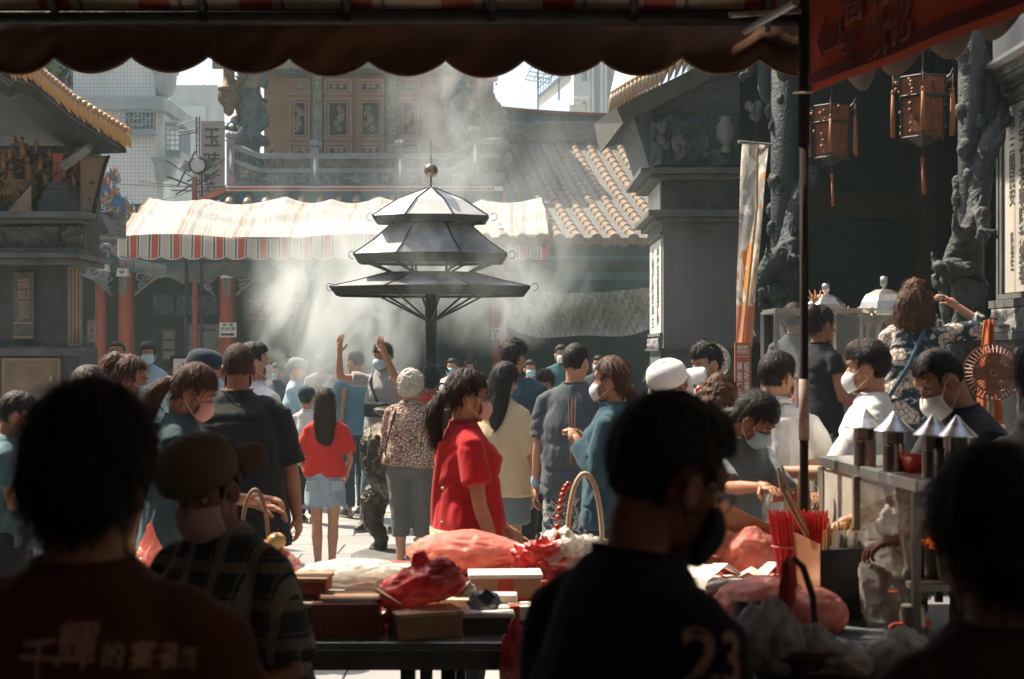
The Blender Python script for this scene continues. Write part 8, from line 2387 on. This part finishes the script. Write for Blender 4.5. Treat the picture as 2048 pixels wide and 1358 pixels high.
s = r['_s']; text('HAO', C_GREY, U @ (Vector((.185, .01, 1.16)) * s), w=.15, parent=r, rot=(PI / 2, 0, PI / 2), bold=.01)

# --- the right group
person(*at(1322, 9.6), 1.64, 150, fem=True, b=1.0, top=('tee', C_GREY), bottom=('pants', C_BLACK), hair=('curly', H_SALT), mask=MASKW, glasses=True, lod=1, head=(5, 15, 0), label='woman with greying curls, glasses and mask behind the silhouetted man')
person(*at(1348, 7.7), 1.70, -80, fem=True, b=1.0, top=('tee', C_BROWN), bottom=('pants', C_BLACK), hair=('lowpony', H_BROWN), hat=('cap', C_CAPW), mask=MASKW, skin=SKIN_TAN, head=(0, -20, 24), label='woman in a white baseball cap with its peak tipped up')
person(*at(1420, 8.9), 1.80, 112, b=1.0, top=('tee', C_GREY), bottom=('pants', C_BLACK), hair=('messy_bangs', H_BLACK), mask=MASKB, head=(10, 14, 0), label='man with messy black fringe and blue mask in front of the round fan')
r, Hm, U, A = person(*at(1436, 6.95), 1.62, -20, fem=True, b=1.0, top=('tee', C_BROWN), bottom=('pants', C_BLACK), hair=('wavy', H_BROWN), head=(-10, 10, 0), label='brown haired woman with a red hair clip left of the white polo shirt')
m = MB(); m.ell(Hm @ Vector((-.085, -.06, .16)), (.024, .024, .02)); m.build('hair_clip', M('red_bead'), r, smooth=True)
yw = -150
r, Hm, U, A = person(*at(1452, 6.55), 1.60, yw, fem=True, b=1.02, lean=12, top=('tee', cloth('grey_blue_blouse', (.16, .19, .20)), {'sleeve': .9}), bottom=('pants', C_BLACK), hair=('lowpony_bangs', H_BLACK), mask=MASKB, skin=SKIN_TAN, head=(25, 34, 0), lod=0,
    armR=(toward(yw, (.15, -.75, -.35)), toward(yw, (.42, -.85, .10)), toward(yw, (.5, -.8, -.1))), armL=(toward(yw, (.25, -.6, -.55)), toward(yw, (.12, -.9, .18)), toward(yw, (.4, -.8, -.2))), hands=(1.1, 1.1), label='masked stall woman bending over the counter and reaching for the joss sticks')
person(*at(1548, 7.2), 1.74, -38, b=1.08, top=('polo', C_WHITE, {'hem': .80, 'loose': 1.15, 'wr': .017}), bottom=('pants', C_JEAN), hair=('short', H_BLACK), mask=MASKP, glasses=True, head=(-12, 12, 0), lod=0, armR=((.15, .5, -.8), (-.1, .8, .3)), label='man in a white polo shirt seen from behind, glasses and pale mask')
person(*at(1588, 10.7), 1.595, -20, z0=.5, fem=True, b=1.0, top=('tee', C_CHAR), bottom=('pants', C_BLACK), hair=('bun', H_DARK), head=(-10, 5, 0), label='woman in a charcoal T-shirt with a bun on the podium left of the tent pole')
person(*at(1640, 8.85), 1.51, -68, z0=.5, fem=True, b=1.1, top=('tee', C_BLACK, {'sleeve': .35}), bottom=('pants', P_BLOT), hair=('topbun', H_BLACK), skin=SKIN_TAN, head=(0, 5, 0), armR=((.12, .15, -1), (.0, .9, -.3)), label='woman in a black top in profile on the podium right of the tent pole')
yw = 72
r, Hm, U, A = person(*at(1742, 6.75), 1.80, yw, b=1.04, top=('tee', C_WHITE, {'hem': .84, 'loose': 1.12, 'sleeve': .9, 'wr': .014}), bottom=('pants', C_JEAN), hair=('short_bangs', H_BLACK), mask=MASKW, head=(0, 8, 0), lod=0, armL=((-.05, .5, -.85), (.15, 1, .02)), armR=((.1, .4, -.9), (.0, 1, .12)), hands=(.9, .9), label='young man in a plain white T-shirt and white mask holding a bag at the pole')
q = Matrix.Rotation(math.radians(yw), 3, 'Z') @ A[0][2] + Vector((PX(1742, 6.75), 6.75, 0))
t = thing('paper_bag', 'pale paper carrier bag hanging from the young man\'s wrist', 'bag', (q.x + .07, q.y, q.z))
m = MB(); m.box((0, 0, -.34), (.15, .09, .30)); m.build('bag_body', WHITEP, t, bevel=.004)
m = MB(); m.tube([(-.03, 0, -.19), (-.02, 0, -.06), (0, 0, .005), (.02, 0, -.06), (.03, 0, -.19)], .004, 6); m.build('bag_handle', CREAM, t, smooth=True)
r, Hm, U, A = person(*at(1830, 8.85), 1.69, -8, z0=.5, fem=True, b=1.12, top=('long', P_FLO, {'hem': .80, 'loose': 1.2, 'sleeve': 1.45, 'wr': .015}), bottom=('pants', cloth('grey_jeans', (.12, .16, .16))), hair=('wavy', H_BROWN), head=(-10, -4, 0), lod=0, armR=((.80, .15, .12), (-.80, .1, .62)), armL=((-.2, .1, -1), (.2, .7, -.3)), hands=(.6, .9), label='woman in a dark floral blouse raising a hand to her wavy brown hair')
strap(r, U, r['_s'], [(.07, -.04, 1.44), (.03, -.125, 1.36), (-.06, -.165, 1.16), (-.17, -.15, .98), (-.2, -.06, .90)], cloth('blue_strap', (.05, .11, .15)), .014)
m = MB(); m.box(U @ (Vector((-.22, -.04, .86)) * r['_s']), (.12, .22, .2)); m.build('floral_bag', P_FLO, r, bevel=.03)
yw = 98
person(*at(1978, 5.45), 1.80, yw, b=1.16, lean=12, top=('tee', C_BLACK, {'loose': 1.1, 'wr': .016}), bottom=('pants', C_BLACK), hair=('crop', H_BLACK), mask=(MASKW, .004), skin=SKIN_TAN, head=(6, 24, 4), lod=0, armL=((-.2, .4, -.9), (.1, .9, -.3)), armR=((.25, .35, -.9), (0, .9, -.3)), label='vendor with a crew cut, white mask and black T-shirt bending over the grill cart')
person(PX(2092, 4.3), 4.3, 1.79, 8, fem=True, b=.95, top=('polo', C_WHITE, {'loose': 1.15}), bottom=('pants', C_BLACK), hair=('bowl', H_BLACK), lod=1, label='black bobbed head cut off by the right edge of the picture')

# --- blurred people deep in the far hall
far = [(500, 20.5, 1.66, 'white', 12), (528, 22, 1.72, 'white', -30), (553, 19.5, 1.55, 'dark', 150), (577, 22.5, 1.68, 'grey', 190), (640, 21, 1.66, 'grey', 20), (668, 19.0, 1.58, 'dark', -40), (905, 20.0, 1.62, 'white', 160), (940, 22.5, 1.70, 'dark', 10), (1060, 19.5, 1.6, 'grey', 190), (1196, 20.5, 1.66, 'dark', 170), (1236, 19.0, 1.6, 'grey', 150)]
lab = ['pale shirted worshipper deep in the hall, just right of the white T-shirt man', 'white shirted worshipper deep in the hall above the praying man\'s shoulder', 'short dark clad worshipper deep in the hall left of the grey cap', 'grey clad worshipper half hidden by the grey cap', 'dim grey figure in smoke right of the grey cap', 'dim dark figure in smoke beside the blue T-shirt man', 'pale figure in the hall right of the pagoda post', 'dark figure in the hall behind the woman in crimson', 'grey figure in the hall above the navy shirt', 'dark figure in the hall right of the charcoal shirt', 'grey figure in the hall left of the stone pier']
for k, (px, Y, H, c, yw) in enumerate(far):
    person(*at(px, Y), H, yw, b=1.0, top=('tee', {'white': C_WHITE, 'dark': C_CHAR, 'grey': C_GREY}[c]), bottom=('pants', C_BLACK), hair=('short', H_BLACK), mask=MASKB if abs(yw) > 90 else None, lod=3, label=lab[k], group='worshippers deep in the smoky hall')

# --- the dark figures nearest to us
r, Hm, U, A = person(PX(172, 2.02), 2.02, 1.695, -12, b=1.16, top=('tee', C_DKRED, {'loose': 1.12, 'wr': .010}), bottom=('pants', C_BLACK), hair=('bowl', H_BLACK), head=(-6, 8, 0), lod=0, label='big silhouetted man in a dark maroon shirt with faded characters on the back')
FP = cloth('faded_print', (.62, .40, .26))
bpy.context.view_layer.update()
for chh, px, py, w_, h_ in (('千', 78, 1318, 82, 84), ('輝', 155, 1290, 82, 88), ('的', 228, 1308, 42, 48), ('宴', 285, 1308, 44, 52), ('餐', 340, 1310, 40, 50), ('廳', 380, 1314, 32, 46)): printed(r, chh, FP, px, py, w_, h_)
r, Hm, U, A = person(PX(1190, 2.12), 2.12, 1.69, -56, b=.92, lean=9, top=('tee', C_BLACK, {'loose': 1.1, 'wr': .010}), bottom=('pants', C_BLACK), hair=('short', H_BLACK), mask=MASKK, glasses=True, skin=SKIN_TAN, head=(-8, 16, 0), lod=0, label='silhouetted man with glasses in a black shirt numbered 23 on its back')
NUM = cloth('number_print', (.50, .32, .22))
bpy.context.view_layer.update(); printed(r, '2', NUM, 1402, 1312, 70, 108); printed(r, '3', NUM, 1462, 1316, 36, 106)
r, Hm, U, A = person(PX(2000, 1.95), 1.95, 1.605, 15, fem=True, b=1.08, top=('tee', C_BROWN, {'loose': 1.1}), bottom=('pants', C_BLACK), hair=('bowl', H_BLACK), head=(0, 6, 0), lod=0, label='silhouetted head and shoulders with bobbed hair filling the lower right corner')
r, Hm, U, A = person(PX(478, 3.6), 3.6, 1.535, 150, fem=True, b=1.1, lean=9, top=('tee', P_PLAID, {'loose': 1.25, 'sleeve': .9, 'wr': .014}), bottom=('pants', P_CAMO), hair=('bun', H_DARK), hat=('cap', C_KHAKI, 165), mask=MASKP, skin=SKIN_TAN, head=(10, 16, 0), lod=0, armL=((-.35, .1, -.9), (.3, .8, -.2)), armR=((.3, .2, -.9), (-.3, .8, -.2)), label='woman in a backwards khaki cap, mask and plaid shirt bent over in the tent shade')

r = thing('altar_table', 'brown carved wooden altar table seen low behind the praying man', 'table', (PX(538, 17.5), 17.5, 0))
m = MB(); m.box((0, 0, .62), (.60, .4, .04)); m.build('tabletop', BROWNBOX, r)
for k in range(4): m = MB(); m.box((0, -.18, .54 - .085 * k), (.52, .03, .07)); m.build('carved_rail', KRAFT if k % 2 else BROWNBOX, r)
for sx in (-.26, .26): m = MB(); m.box((sx, -.15, .3), (.05, .05, .6)); m.build('leg', BROWNBOX, r)
# ------------------------------------------------------------------ air: even haze, and the smoke of the incense
def volume_mat(name, color, dens, aniso=0.3):
    m = bpy.data.materials.new(name); m.use_nodes = True; n = m.node_tree
    for q in list(n.nodes):
        if q.type != 'OUTPUT_MATERIAL': n.nodes.remove(q)
    v = N(n, 'ShaderNodeVolumePrincipled'); v.inputs['Color'].default_value = (*color, 1); v.inputs['Density'].default_value = dens; v.inputs['Anisotropy'].default_value = aniso
    n.links.new(v.outputs[0], n.nodes['Material Output'].inputs['Volume'])
    return m, n, v


hm_, _, _ = volume_mat('haze_air', (.60, .80, .81), .0022)
tag(MB().b2(-61, 61, -31, 76, -1.5, 30.5).build('haze', hm_), kind='stuff')


def smoke(c, r, dens, seed, tilt=0, sc=1.0, thr=.45):
    """One rising cloud of incense smoke; its density thins to nothing at the edge of its own volume."""
    m, n, v = volume_mat('incense_smoke', (.86, .92, .92), 0, .35)
    t = N(n, 'ShaderNodeTexCoord')
    d = N(n, 'ShaderNodeVectorMath', operation='LENGTH'); n.links.new(t.outputs['Object'], d.inputs[0])
    fall = ramp(n, d.outputs['Value'], [(.25, (1, 1, 1)), (.95, (0, 0, 0))])
    mp = N(n, 'ShaderNodeMapping'); mp.inputs['Scale'].default_value = (r[0] * sc, r[1] * sc, r[2] * sc * .55); mp.inputs['Location'].default_value = (seed, seed * 2, seed); n.links.new(t.outputs['Object'], mp.inputs[0])
    f = noise(n, mp.outputs[0], 1.1, 4, .62, .9)
    g = ramp(n, f, [(thr, (0, 0, 0)), (thr + .17, (1, 1, 1))])
    a = N(n, 'ShaderNodeMath', operation='MULTIPLY'); n.links.new(fall, a.inputs[0]); n.links.new(g, a.inputs[1])
    b = N(n, 'ShaderNodeMath', operation='MULTIPLY'); n.links.new(a.outputs[0], b.inputs[0]); b.inputs[1].default_value = dens
    n.links.new(b.outputs[0], v.inputs['Density'])
    q = MB(); q.ell((0, 0, 0), (1, 1, 1), None, 24, 14)
    o = q.build('smoke', m, None, loc=c); o.scale = r; o.rotation_euler = (0, tilt, 0)
    return tag(o, kind='stuff')


smoke(P(690, 610, 15.0), (1.15, 1.0, 1.15), 3.0, 3.0, .35, 1.9, .44)
smoke(P(640, 520, 18.0), (1.3, .8, 1.5), .42, 5.0, .2, 1.3, .45)
smoke(P(890, 250, 16.5), (1.0, 1.2, 2.3), .42, 8.0, .12, 1.5, .43)
smoke(P(1040, 400, 18.5), (1.7, 1.2, 1.7), .2, 12.0, .2, 1.2, .42)
smoke(P(1010, 560, 15.6), (1.2, .9, .9), 1.6, 21.0, -.2, 1.7, .46)
smoke(P(880, 500, 12.2), (1.1, .5, .9), .55, 41.0, 0, 1.8, .48)
smoke(P(1560, 470, 13.4), (2.2, 1.0, 1.9), .07, 31.0, 0, .8, .40)
